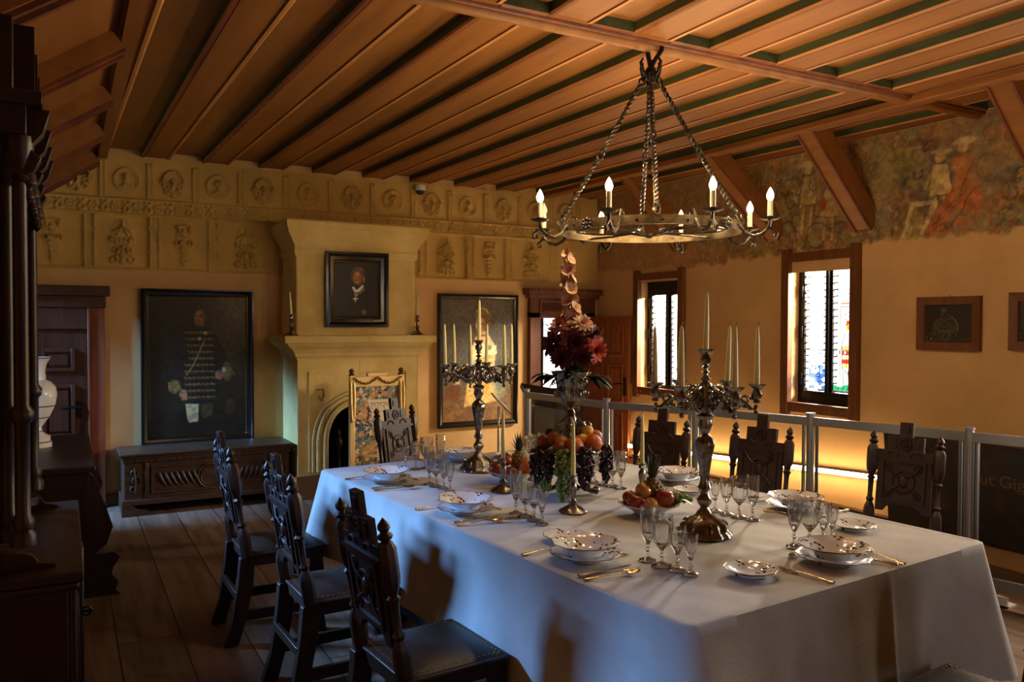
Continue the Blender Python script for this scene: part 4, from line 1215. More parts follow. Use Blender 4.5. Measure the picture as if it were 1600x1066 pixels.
def woman(W, H, st):
    p = Paint(W, H, st, (78, 74, 66))
    p.mixin(0.7*fbm(p.x*5, p.y*5, 2), (98, 92, 80)); p.mixin(sstep(.45, .0, p.y/H)*0.8 if False else (1-sstep(.1, .5, p.y/H))*0.75, (112, 72, 36))
    p.mixin((1-sstep(.0, .3, p.y/H))*0.5*sstep(.4, .6, fbm(p.x*9, p.y*9, 6)), (150, 112, 64))
    f = lambda a, b_: (a*W, b_*H)
    skin = (222, 180, 132)
    p.poly([f(.36, .42), f(.40, .60), f(.44, .64), f(.66, .66), f(.74, .58), f(.70, .44), f(.74, .30), f(.80, .16), f(.30, .12), f(.34, .28)], (196, 160, 92), 0.01)
    p.poly([f(.44, .66), f(.50, .72), f(.58, .74), f(.66, .70), f(.74, .62), f(.72, .58), f(.44, .60)], skin, 0.01)
    p.poly([f(.49, .80), f(.62, .78), f(.62, .69), f(.52, .69)], (206, 162, 114), 0.008)
    p.poly([f(.70, .60), f(.76, .58), f(.73, .44), f(.68, .34), f(.62, .34), f(.66, .46)], (214, 170, 120), 0.008)
    p.poly([f(.62, .62), f(.76, .62), f(.77, .55), f(.64, .54)], (226, 208, 160), 0.01); p.ell(.66*W, .605*H, .035*W, .02*H, (96, 132, 128))
    p.poly([f(.40, .60), f(.44, .64), f(.62, .635), f(.64, .54), f(.42, .50)], (232, 206, 150), 0.01)
    p.poly([f(.40, .52), f(.52, .46), f(.54, .43), f(.42, .46)], (160, 178, 168), 0.006)
    p.poly([f(.40, .50), f(.24, .42), f(.17, .34), f(.21, .33), f(.30, .38), f(.42, .42)], (216, 170, 116), 0.008)
    for j in range(4): p.line([f(.17+.02*j, .37), f(.175+.02*j, .31)], 0.014, (214, 168, 116))
    p.poly([f(.42, .44), f(.60, .44), f(.66, .30), f(.60, .20), f(.42, .24)], (196, 142, 60), 0.02)
    p.poly([f(.68, .40), f(.80, .36), f(.92, .22), f(.80, .16), f(.70, .28)], (120, 134, 110), 0.02, op=.7)
    p.ell(.16*W, .24*H, .10*W, .06*H, (96, 52, 26), 0.02, op=.8)
    s = .105*W
    p.ell(.565*W, .865*H, s*1.05, s*0.95, (122, 96, 60), 0.008); p.ell(.60*W, .815*H, s*.8, s*1.1, (112, 84, 52), 0.01)
    p.arc(.555*W, .865*H, s*.9, .4, 2.6, 0.012, (186, 166, 130))
    face(p, .535*W, .79*H, s*.92, (226, 180, 132), (110, 84, 54), .12)
    p.line([f(.49, .705), f(.63, .70)], 0.010, (70, 60, 50))
    for k in range(5): p.line([f(.28+.1*k, .86-.02*k), f(.40+.1*k, .93)], 0.004, (92, 88, 76), .6)
    p.grain(.25, 40, 5)
    p.c = np.clip(p.c*1.12, 0, 1)
    return p
picture('portrait_painting', 'large dark full-length portrait of a man in braided hussar coat above the carved chest', 0.575, 1.525, 0.50, 1.875, YB-0.002, 0.055, man_full)
picture('portrait_painting', 'small black framed bust portrait of a moustached man hanging on the fireplace hood', 2.045, 2.635, 1.545, 2.225, FY-0.003, 0.085, man_bust, 0.012, 0.05, 0.0042)
picture('portrait_painting', 'tall portrait of a seated woman in a cream dress right of the fireplace', 3.385, 4.325, 0.485, 1.885, YB-0.002, 0.05, woman)

# relief pictures on the right wall
def relief_pic(label, y1, y0, z0, z1):
    t = thing('framed_relief', label, 'relief', (XR-0.001, y1, z0))
    W, H = y1-y0, z1-z0
    f = MB()
    fw = 0.062
    def ring(o, x): return [(x, -o, o), (x, -(W-o), o), (x, -(W-o), H-o), (x, -o, H-o)]
    prof = [(0, 0), (0, -0.035), (fw*0.9, -0.028), (fw, -0.008)]
    for (o0, y0_), (o1, y1_) in zip(prof, prof[1:]):
        a, b_ = ring(o0, y0_), ring(o1, y1_)
        f.add(a+b_, [(i, (i+1) % 4, 4+(i+1) % 4, 4+i) for i in range(4)])
    f.build('frame', win_wood, t, smooth=0)
    w, h = W-2*fw, H-2*fw
    p = Paint(w, h, 0.0035, (46, 34, 24))
    X, Y = p.x, p.y
    r = 0.002*fbm(X*60, Y*60, 3)
    cx = w*0.40
    body = 1-sstep(0.75, 1.05, np.hypot((X-cx)/(0.30*w), (Y-0.34*h)/(0.42*h)))
    neck = (1-sstep(0.045*w, 0.06*w, np.abs(X-cx)))*(Y > 0.6*h)*(Y < 0.95*h)
    mask = np.maximum(body, neck)
    curls = 0.5+0.5*np.sin(26*fbm(X*16, Y*16, 5)*2.2)
    r += mask*(0.010+0.012*curls)
    low = (Y < 0.2*h)
    r += low*0.010*curls
    p.mixin(mask*curls*0.7, (112, 96, 72)); p.mixin(low*curls*0.5, (96, 84, 62))
    p.mesh('relief_panel', painted('bronzed_relief', 0.35), Matrix(((0,0,-1,-0.008),(-1,0,0,-fw),(0,1,0,fw),(0,0,0,1))), parent=t, relief=r)
    return t
relief_pic('brown framed dark vase relief between the window and the right edge', 3.705, 3.245, 1.41, 1.785)
relief_pic('second brown framed relief cut off by the right edge of the photo', 3.055, 2.60, 1.425, 1.80)
cord = MB().tube([(XR-0.004, 3.475, 1.785), (XR-0.008, 3.475, 1.80)], 0.006, 6)
tag(cord.build('picture_nail', brass), 'small bright nail above the dark vase relief', 'nail')

# dark painted canvas leaning on the floor behind the barrier
cv = thing('leaning_canvas', 'dark unframed painted canvas with faded gothic lettering leaning against the right wall', 'canvas', (XR-0.075, 3.86, 0.15))
def canvas_draw():
    p = Paint(2.3, 0.66, 0.008, (44, 42, 40))
    p.mixin(0.6*fbm(p.x*3, p.y*3, 4), (30, 28, 26)); p.mixin((1-sstep(0.1, 0.34, p.y+0.06*np.sin(p.x*5)))*0.8, (26, 21, 19))
    p.mixin(0.7*sstep(0.60, 0.68, fbm(p.x*6, p.y*9, 9)), (62, 40, 32))
    p.ell(0.42, 0.20, 0.05, 0.03, (96, 44, 34), 0.02, op=.7); p.poly([(0.22, 0.6), (0.34, 0.6), (0.40, 0.35), (0.34, 0.2), (0.28, 0.22)], (30, 24, 20), .02)
    for k in range(6): p.line([(1.02, 0.27), (1.02+0.05*math.cos(k), 0.27+0.05*math.sin(k))], 0.008, (96, 60, 38), .7)
    p.grain(.3, 20, 3)
    return p
lean = Matrix.Rotation(R(-6), 4, 'Y')
canvas_draw().mesh('canvas', painted('aged_canvas_paint', 0.5), lean @ Matrix(((0,0,-1,-0.022),(-1,0,0,0),(0,1,0,0),(0,0,0,1))), parent=cv)
f = MB(lean); f.box((-0.02, -2.3, 0), (0.0, 0, 0.66)).box((-0.026, -2.3, 0.645), (0.012, 0, 0.675), 0)
f.build('stretcher', oak_old, cv, smooth=0)
for (txt, y, z) in (('ut Gigauners', -0.70, 0.40), ('lua', -0.30, 0.41)):
    cu = bpy.data.curves.new('lettering', 'FONT')
    cu.body = txt; cu.size = 0.115; cu.extrude = 0.0006
    cu.materials.append(mat('faded_lettering', (112, 78, 52), 0.7))
    o = bpy.data.objects.new('lettering', cu); col.objects.link(o)
    bpy.context.view_layer.update()
    me = bpy.data.meshes.new_from_object(o.evaluated_get(bpy.context.evaluated_depsgraph_get()))
    bpy.data.objects.remove(o)
    o = bpy.data.objects.new('lettering', me); col.objects.link(o); o.parent = cv
    o.matrix_local = lean @ Matrix(((0,0,-1,-0.0235),(-1,0,0,y),(0,1,0,z),(0,0,0,1)))

# ================================================================ GLOWING BAR added for the sunlit band low on the right wall
ls = thing('sunlit_band_glow', 'long glowing bar added in place of the sunlit band along the right wall foot', 'light', (0, 0, 0))
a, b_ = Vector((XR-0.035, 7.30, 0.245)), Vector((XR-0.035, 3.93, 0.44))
MB().bar(a, b_, 0.05, 0.035).build('housing', alu, ls, smooth=0)  # backing bar of the added glow, no lamp housing
MB().bar(a+Vector((-0.03, 0, 0)), b_+Vector((-0.03, 0, 0)), 0.03, 0.03).build('glow_bar', strip_m, ls, smooth=0)

# ================================================================ SECURITY DOME, INFO STANDS, BARRIER
sd = thing('security_camera', 'white dome security camera on the back wall under the ceiling', 'camera', (3.16, 7.66, 2.93))
MB().lathe([(0.0, 0.045), (0.050, 0.045), (0.055, 0.03), (0.055, -0.005), (0.048, -0.012)], 24).box((-0.03, 0.0, 0.0), (0.03, 0.09, 0.04)).build('housing', white_plastic, sd)
MB().lathe([(0.042, -0.012), (0.040, -0.03), (0.026, -0.045), (0.0, -0.052)], 20).build('dome', black_plastic, sd)
lb = thing('label_stand', 'thin steel post with a tilted white caption card beside the woman portrait', 'stand', (3.74, 7.05, 0))
MB().lathe([(0.10, 0), (0.10, 0.008), (0.012, 0.014), (0.011, 0.76)], 16).build('pole', alu, lb)
M_ = Matrix.Translation((0.02, -0.02, 0.80)) @ Matrix.Rotation(R(42), 4, 'Y') @ Matrix.Rotation(R(20), 4, 'X')
MB(M_).box((-0.115, -0.07, -0.004), (0.115, 0.07, 0.004)).build('card', paper, lb, smooth=0)
MB(M_).box((-0.12, -0.075, -0.012), (0.12, 0.075, -0.004)).build('card_holder', alu_dark, lb, smooth=0)
isd = thing('information_desk', 'black slanted information panel on a dark pedestal in front of the doorway', 'lectern', (4.06, 6.72, 0), R(-8))
MB().box((-0.13, -0.06, 0), (0.09, 0.06, 0.78)).box((-0.18, -0.12, 0), (0.14, 0.12, 0.02)).build('pedestal', mat('dark_pedestal', (52, 42, 30), 0.5), isd, bevel=0.004)
M_ = Matrix.Translation((0.04, -0.05, 0.87)) @ Matrix.Rotation(R(10), 4, 'Y') @ Matrix.Rotation(R(24), 4, 'X')
MB(M_).box((-0.26, -0.17, -0.025), (0.26, 0.17, 0.025)).box((-0.18, -0.11, -0.06), (0.16, 0.11, -0.02)).build('panel', black_plastic, isd, bevel=0.006)
MB(M_).box((-0.24, -0.15, 0.025), (0.24, 0.15, 0.027)).build('screen', frame_black, isd, smooth=0)

BP = [(4.95, 1.30), (4.57, 2.81), (4.34, 3.75), (4.07, 4.57), (3.72, 5.20), (3.60, 6.25)]
br = thing('glass_barrier', 'aluminium post and glass barrier running between the chairs and the right wall', 'barrier')
for i, (x, y) in enumerate(BP):
    p = MB()
    p.lathe([(0.026, 0.0), (0.026, 0.985), (0.030, 0.987), (0.030, 1.0), (0.0, 1.0)], 20, (x, y, 0))
    p.build('post', alu, br)
for (a, b_) in zip(BP, BP[1:]):
    A, B_ = Vector((*a, 0)), Vector((*b_, 0)); d = (B_-A).normalized(); L = (B_-A).length
    p = MB()
    zz = Vector((0, 0, 1))
    p.bar(A+d*0.02+zz*0.945, B_-d*0.02+zz*0.945, 0.03, 0.055).bar(A+d*0.02+zz*0.12, B_-d*0.02+zz*0.12, 0.03, 0.06)
    for q in (A+d*0.045, B_-d*0.045): p.bar(q+zz*0.12, q+zz*0.93, 0.012, 0.022)
    p.build('rail', alu_dark, br, smooth=0)
    n_ = Vector((-d.y, d.x, 0))*0.003
    g = MB()
    a0, b0 = A+d*0.05, B_-d*0.05
    g.add([a0+zz*0.15, b0+zz*0.15, b0+zz*0.92, a0+zz*0.92], [(0, 1, 2, 3)])
    g.build('glass_panel', pane, br, smooth=0)
MB().box((4.60, 2.60, 0.0), (4.70, 2.66, 0.012)).box((4.60, 2.60, 0), (4.62, 2.66, 0.06)).build('foot_bracket', white_plastic, br)

# ================================================================ CARVED CHEST
ch = thing('carved_chest', 'long low carved oak chest below the large portrait of the hussar', 'chest', (1.07, 7.46, 0))
W2, D = 0.66, 0.23
f = MB().box((-W2, -D, 0.13), (W2, D, 0.49)).box((-W2-0.02, -D-0.015, 0.09), (W2+0.02, D, 0.135))
f.box((-W2-0.01, -D-0.012, 0.435), (W2+0.01, D, 0.47))
for a in (-W2+0.15, -W2+0.165, W2-0.175, W2-0.15): f.box((a, -D-0.012, 0.15), (a+0.015, -D, 0.44))
f.build('chest_body', oak_old, ch, bevel=0.005)
MB().box((-W2-0.035, -D-0.03, 0.49), (W2+0.035, D+0.0, 0.515)).box((-W2-0.02, -D-0.018, 0.47), (W2+0.02, D, 0.49)).build('lid', oak_old, ch, bevel=0.007)
for sx in (-1, 1):
    f = MB()
    f.prism([(sx*(W2+0.02), 0.0), (sx*(W2-0.20), 0.0), (sx*(W2-0.17), 0.04), (sx*(W2-0.10), 0.05), (sx*(W2-0.05), 0.10), (sx*(W2+0.02), 0.10)], -D-0.01, D)
    f.build('foot', oak_old, ch)
f = MB()
open_frame(f, -W2+0.20, W2-0.20, 0.175, 0.405, -D-0.014, -D, 0.018)
for k in range(21):
    x = -W2+0.26+k*0.044
    if abs(x-0.0) < 0.13: continue
    s_ = 1 if x < 0 else -1
    f.tube([(x, -D-0.006, 0.34), (x+0.012*s_, -D-0.014, 0.31), (x+0.035*s_, -D-0.012, 0.26), (x+0.06*s_, -D-0.004, 0.225)], [0.010, 0.012, 0.009, 0.003], 6)
f.torus((0, -D-0.004, 0.285), 0.1, 0.011, 28, 8, axis='y'); f.torus((0, -D-0.004, 0.285), 0.078, 0.006, 28, 8, axis='y')
for s_ in (-1, 1):
    for (qx, qz, r_) in ((0.0, 0.35, 0.026), (0.015, 0.29, 0.03), (-0.01, 0.22, 0.022)):
        f.torus((s_*(W2-0.075)+qx, -D-0.004, qz), r_, 0.008, 16, 6, axis='y')
    f.tube([(s_*(W2-0.075), -D-0.004, 0.18), (s_*(W2-0.085), -D-0.012, 0.28), (s_*(W2-0.07), -D-0.006, 0.40)], 0.008, 6)
for k in range(26): f.box((-W2+0.03+k*0.053, -D-0.018, 0.44), (-W2+0.06+k*0.053, -D-0.010, 0.462))
f.build('carving', oak_old, ch)

# ================================================================ DRESSERS ON THE LEFT
def s_bracket(y, x0, x1, z0, h):
    """scrolled bracket in the xz plane"""
    P = [(x0, z0), (x1, z0), (x1, z0+0.03*h)]
    for k in range(9):
        t = k/8
        P.append((x1-(x1-x0)*(0.10+0.45*t)+0.02*math.sin(t*PI*2.2), z0+h*(0.06+0.30*t)+0.02*h*math.sin(t*PI*3)))
    P += [(x0+(x1-x0)*0.42, z0+0.62*h), (x0+(x1-x0)*0.16, z0+0.70*h), (x0+(x1-x0)*0.10, z0+h), (x0, z0+h)]
    return P
def colonnette(mb, x, y, z0, z1, r=0.018):
    h = z1-z0
    mb.lathe([(r*1.7, z0), (r*1.7, z0+0.03), (r*1.2, z0+0.045), (r*1.5, z0+0.07), (r, z0+0.09), (r, z0+h*0.30), (r*1.5, z0+h*0.31), (r*1.6, z0+h*0.33), (r, z0+h*0.345),
              (r*0.95, z1-0.13), (r*1.5, z1-0.12), (r*1.0, z1-0.10), (r*1.9, z1-0.03), (r*1.9, z1)], 12, (x, y, 0))
dr = thing('gothic_dresser', 'tall dark gothic dresser with clustered columns at the left edge of the room', 'dresser')
y0, y1 = 2.62, 3.68
f = MB()
f.box((-0.52, y0+0.04, 0.0), (0.005, y1-0.04, 0.825)).box((-0.52, y0+0.02, 0.0), (0.03, y1-0.02, 0.10))
f.box((0.005, y0+0.04, 0.10), (0.025, y0+0.12, 0.825)).box((0.005, y1-0.12, 0.10), (0.025, y1-0.04, 0.825)).box((0.005, (y0+y1)/2-0.04, 0.10), (0.05, (y0+y1)/2+0.04, 0.825))
f.build('base_cabinet', oak_black, dr, bevel=0.006)
MB().box((-0.52, y0, 0.825), (0.030, y1, 0.845)).box((-0.52, y0+0.005, 0.845), (0.042, y1, 0.878)).build('counter', oak_black, dr, bevel=0.006)
f = MB().box((0.005, y0+0.14, 0.14), (0.027, (y0+y1)/2-0.06, 0.74)).box((0.027, y0+0.18, 0.18), (0.033, (y0+y1)/2-0.10, 0.70))
dd = f.build('door', oak_black, dr, bevel=0.004)
MB().torus((0.053, y0+0.30, 0.665), 0.014, 0.0035, 16, 6, axis='y').tube([(0.025, y0+0.30, 0.665), (0.066, y0+0.30, 0.665)], 0.004, 6).build('key', black_iron, dd)
f = MB().box((0.035, (y0+y1)/2+0.06, 0.14), (0.027, y1-0.14, 0.74)).box((0.027, (y0+y1)/2+0.10, 0.18), (0.033, y1-0.18, 0.70))
f.build('door', oak_black, dr, bevel=0.004)
f = MB().box((-0.52, y0+0.06, 1.20), (-0.24, y1-0.06, 2.14)).box((-0.52, y0+0.06, 0.878), (-0.47, y1-0.06, 1.20))
f.build('upper_cabinet', oak_black, dr, bevel=0.006)
for yb in (y0+0.08, y1-0.12):
    f = MB(); f.prism(s_bracket(yb, -0.48, -0.03, 0.878, 0.32), yb, yb+0.035)
    f.build('bracket', oak_black, dr)
for yb in (y0+0.09, y0+0.17, y1-0.17, y1-0.09):
    f = MB(); colonnette(f, -0.11 if yb in (y0+0.09, y1-0.09) else -0.15, yb, 0.95, 2.12, 0.020)
    f.build('column', oak_black, dr)
for yb in ((y0+y1)/2-0.20, (y0+y1)/2+0.20):
    f = MB(); colonnette(f, -0.17, yb, 1.2, 2.12, 0.016); f.build('column', oak_black, dr)
f = MB().box((-0.52, y0+0.03, 2.12), (-0.09, y1-0.03, 2.20)).box((-0.52, y0, 2.20), (-0.05, y1, 2.235)).box((-0.52, y0+0.02, 2.235), (-0.12, y1-0.02, 2.44))
f.build('cornice', oak_black, dr, bevel=0.003)
for yb in (y0+0.10, y0+0.38, y0+0.66, y0+0.94):
    f = MB(); f.prism([(-0.14, 1.98), (-0.075, 2.02), (-0.055, 2.06), (-0.085, 2.09), (-0.05, 2.13), (-0.03, 2.2), (-0.14, 2.2)], yb-0.03, yb+0.03)
    f.lathe([(0.0, 1.93), (0.02, 1.95), (0.012, 1.975), (0.026, 1.99), (0.02, 2.02)], 10, (-0.09, yb, 0))
    f.build('corbel', oak_black, dr, bevel=0.003)
for yb in (y0+0.10, y0+0.38, y0+0.66, y1-0.10):
    f = MB(); f.prism([(yb-0.03, 2.235), (yb+0.03, 2.235), (yb+0.018, 2.36), (yb, 2.44), (yb-0.018, 2.36)], -0.12, -0.07, plane='yz')
    f.build('pinnacle', oak_black, dr)
f = MB()
f.lathe([(0.05, 0.0), (0.05, 0.03), (0.005, 0.05), (0.0, 0.05)], 10, (-0.14, y1-0.12, 0.90))
f.build('cup_base', oak_black, dr)

sbd = thing('sideboard', 'dark carved sideboard carrying the white vase beyond the tall dresser', 'sideboard')
y0, y1 = 5.20, 6.72
f = MB().box((XL+0.02, y0+0.04, 0.16), (0.11, y1-0.04, 0.725)).box((0.11, y0+0.04, 0.16), (0.125, y0+0.12, 0.725)).box((0.11, y1-0.12, 0.16), (0.125, y1-0.04, 0.725))
f.build('sideboard_body', oak_black, sbd, bevel=0.006)
MB().box((XL+0.02, y0, 0.725), (0.15, y1, 0.765)).build('top', oak_black, sbd, bevel=0.008)
for yb in (y0+0.02, y1-0.06):
    f = MB()
    f.prism([(XL+0.1, 0.0), (0.27, 0.0), (0.245, 0.03), (0.262, 0.07), (0.225, 0.12), (0.235, 0.16), (0.27, 0.22), (0.24, 0.25), (0.14, 0.25), (0.20, 0.30), (0.235, 0.40), (0.205, 0.50), (0.17, 0.60), (0.14, 0.70), (0.10, 0.725), (XL+0.1, 0.725)], yb, yb+0.05)
    f.build('side_scroll', oak_black, sbd)
MB().box((XL+0.02, y0+0.04, 0.0), (0.16, y1-0.04, 0.16)).build('plinth', oak_black, sbd, bevel=0.006)
for (a, b_) in ((y0+0.14, (y0+y1)/2-0.03), ((y0+y1)/2+0.03, y1-0.14)):
    f = MB().box((0.11, a, 0.20), (0.128, b_, 0.69)).box((0.128, a+0.06, 0.26), (0.134, b_-0.06, 0.63))
    f.build('door', oak_black, sbd, bevel=0.004)

va = thing('porcelain_vase', 'tall white glazed vase with gilt bands on the sideboard', 'vase', (-0.165, 6.15, 0.765))
MB().lathe([(0.0, 0.0), (0.085, 0.0), (0.085, 0.03), (0.075, 0.04), (0.078, 0.07), (0.055, 0.08), (0.030, 0.10), (0.026, 0.13), (0.04, 0.15), (0.075, 0.20), (0.105, 0.27), (0.118, 0.34), (0.112, 0.39), (0.085, 0.425), (0.055, 0.44), (0.05, 0.50), (0.058, 0.54), (0.075, 0.575), (0.085, 0.585), (0.08, 0.59), (0.05, 0.56), (0.0, 0.56)], 32).build('vase_body', vase_white, va)
for (r_, z) in ((0.086, 0.035), (0.036, 0.105), (0.072, 0.195), (0.057, 0.436), (0.083, 0.585), (0.106, 0.27)):
    MB().torus((0, 0, z), r_, 0.0035, 28, 6).build('gilt_band', porcelain_gold, va)
for s_ in (-1, 1):
    f = MB().tube([(0, s_*0.085, 0.42), (0, s_*0.13, 0.46), (0, s_*0.14, 0.40), (0, s_*0.115, 0.33)], 0.008, 8)
    f.build('handle', vase_white, va)

# ================================================================ DINING TABLE AND CLOTH
TA = R(4.8); TZ = 0.785; TU, TV = 1.56, 2.74
TM = Matrix.Translation((1.45, 1.65, 0)) @ Matrix.Rotation(TA, 4, 'Z')
def tp(u, v, z=TZ): return TM @ Vector((u, v, z))
tb = thing('dining_table', 'long banquet table hidden under the white cloth', 'table', TM.translation, TA)
MB().box((0.02, 0.02, 0.735), (TU-0.02, TV-0.02, 0.776)).build('table_top', oak, tb, bevel=0.005)
MB().box((0.12, 0.12, 0.64), (TU-0.12, TV-0.12, 0.735)).build('apron', oak, tb)
for (a, b_) in ((0.30, 0.30), (TU-0.30, 0.30), (0.30, TV-0.34), (TU-0.30, TV-0.34), (0.30, TV/2), (TU-0.30, TV/2)):
    MB().lathe([(0.055, 0.0), (0.06, 0.05), (0.035, 0.08), (0.05, 0.12), (0.05, 0.16), (0.03, 0.19), (0.06, 0.26), (0.105, 0.33), (0.11, 0.38), (0.07, 0.44), (0.035, 0.47), (0.05, 0.50), (0.05, 0.64)], 20, (a, b_, 0)).build('leg', oak, tb)
MB().bar((0.30, 0.34, 0.10), (0.30, TV-0.38, 0.10), 0.07, 0.05).bar((TU-0.30, 0.34, 0.10), (TU-0.30, TV-0.38, 0.10), 0.07, 0.05).build('stretcher', oak, tb)

def tablecloth():
    rc = 0.035
    P = []     # (x, y, nx, ny, s, corner)
    def seg_(x0, y0, x1, y1, nx, ny, L):
        n = int(L/0.016)
        for i in range(n):
            t = i/n
            P.append((x0+(x1-x0)*t, y0+(y1-y0)*t, nx, ny))
    def cor(cx, cy_, a0):
        for i in range(14):
            a = a0+PI/2*i/14
            P.append((cx+rc*math.cos(a), cy_+rc*math.sin(a), math.cos(a), math.sin(a)))
    seg_(rc, 0, TU-rc, 0, 0, -1, TU); cor(TU-rc, rc, -PI/2)
    seg_(TU, rc, TU, TV-rc, 1, 0, TV); cor(TU-rc, TV-rc, 0)
    seg_(TU-rc, TV, rc, TV, 0, 1, TU); cor(rc, TV-rc, PI/2)
    seg_(0, TV-rc, 0, rc, -1, 0, TV); cor(rc, rc, PI)
    n = len(P)
    s = [0.0]
    for i in range(1, n): s.append(s[-1]+math.hypot(P[i][0]-P[i-1][0], P[i][1]-P[i-1][1])+0.0)
    vs_, fs = [], []
    M_ = 22
    corners = [(0, 0), (TU, 0), (TU, TV), (0, TV)]
    for j in range(M_+1):
        t = max(0, (j-2)/(M_-2))
        for i, (x, y, nx, ny) in enumerate(P):
            dc = min(math.hypot(x-a, y-b_) for a, b_ in corners)
            k = math.exp(-(dc/0.16)**2)
            side = s[i]
            fold = 0.5*math.sin(side*9.5+1.3*math.sin(side*2.3))+0.35*math.sin(side*21+2*math.sin(side*3.1))+0.15*math.sin(side*43)
            seam = 0
            if ny < -0.9: seam = 0.009*math.exp(-((x-0.93)/0.010)**2)+0.006*math.exp(-((x-0.74)/0.06)**2)-0.004*math.exp(-((x-0.86)/0.04)**2)
            out = 0.008+0.030*t**1.2+k*0.085*t + (0.010*fold*t*(1-0.3*k)+seam*t**0.6)
            drop = 0.425+0.025*math.sin(side*1.7)+0.02*k
            if j == 0: z, out = 0.0, -0.025
            elif j == 1: z, out = 0.0, -0.006
            elif j == 2: z, out = -0.004, 0.005
            else: z = -0.012-drop*t
            vs_.append((x+nx*out, y+ny*out, TZ+z))
        if j:
            for i in range(n):
                i2 = (i+1) % n
                fs.append(((j-1)*n+i, (j-1)*n+i2, j*n+i2, j*n+i))
    # top, gently rumpled
    nx_, ny_ = 52, 90
    mb = MB(); mb.add(vs_, fs)
    V, F = [], []
    for a in range(nx_+1):
        for b_ in range(ny_+1):
            x = 0.02+(TU-0.04)*a/nx_; y = 0.02+(TV-0.04)*b_/ny_
            e = min(x, y, TU-x, TV-y)
            q = min(1, max(0, (e-0.03)/0.1))
            z = 0.0016*q*(math.sin(x*17+3*math.sin(y*4))*math.sin(y*9+2*math.sin(x*6))+0.6*math.sin(x*40+y*21))
            cr = math.exp(-((x-0.78)/0.006)**2)*0.0018*q+math.exp(-((y-1.05)/0.006)**2)*0.0015*q
            V.append((x, y, TZ+z+cr-0.001))
    for a in range(nx_):
        for b_ in range(ny_):
            i = a*(ny_+1)+b_
            F.append((i, i+ny_+1, i+ny_+2, i+1))
    mb.add(V, F)
    o = mb.build('tablecloth', linen, smooth=60)
    o.location = TM.translation; o.rotation_euler = (0, 0, TA)
    return tag(o, 'white linen cloth draped over the long banquet table', 'tablecloth')
tablecloth()

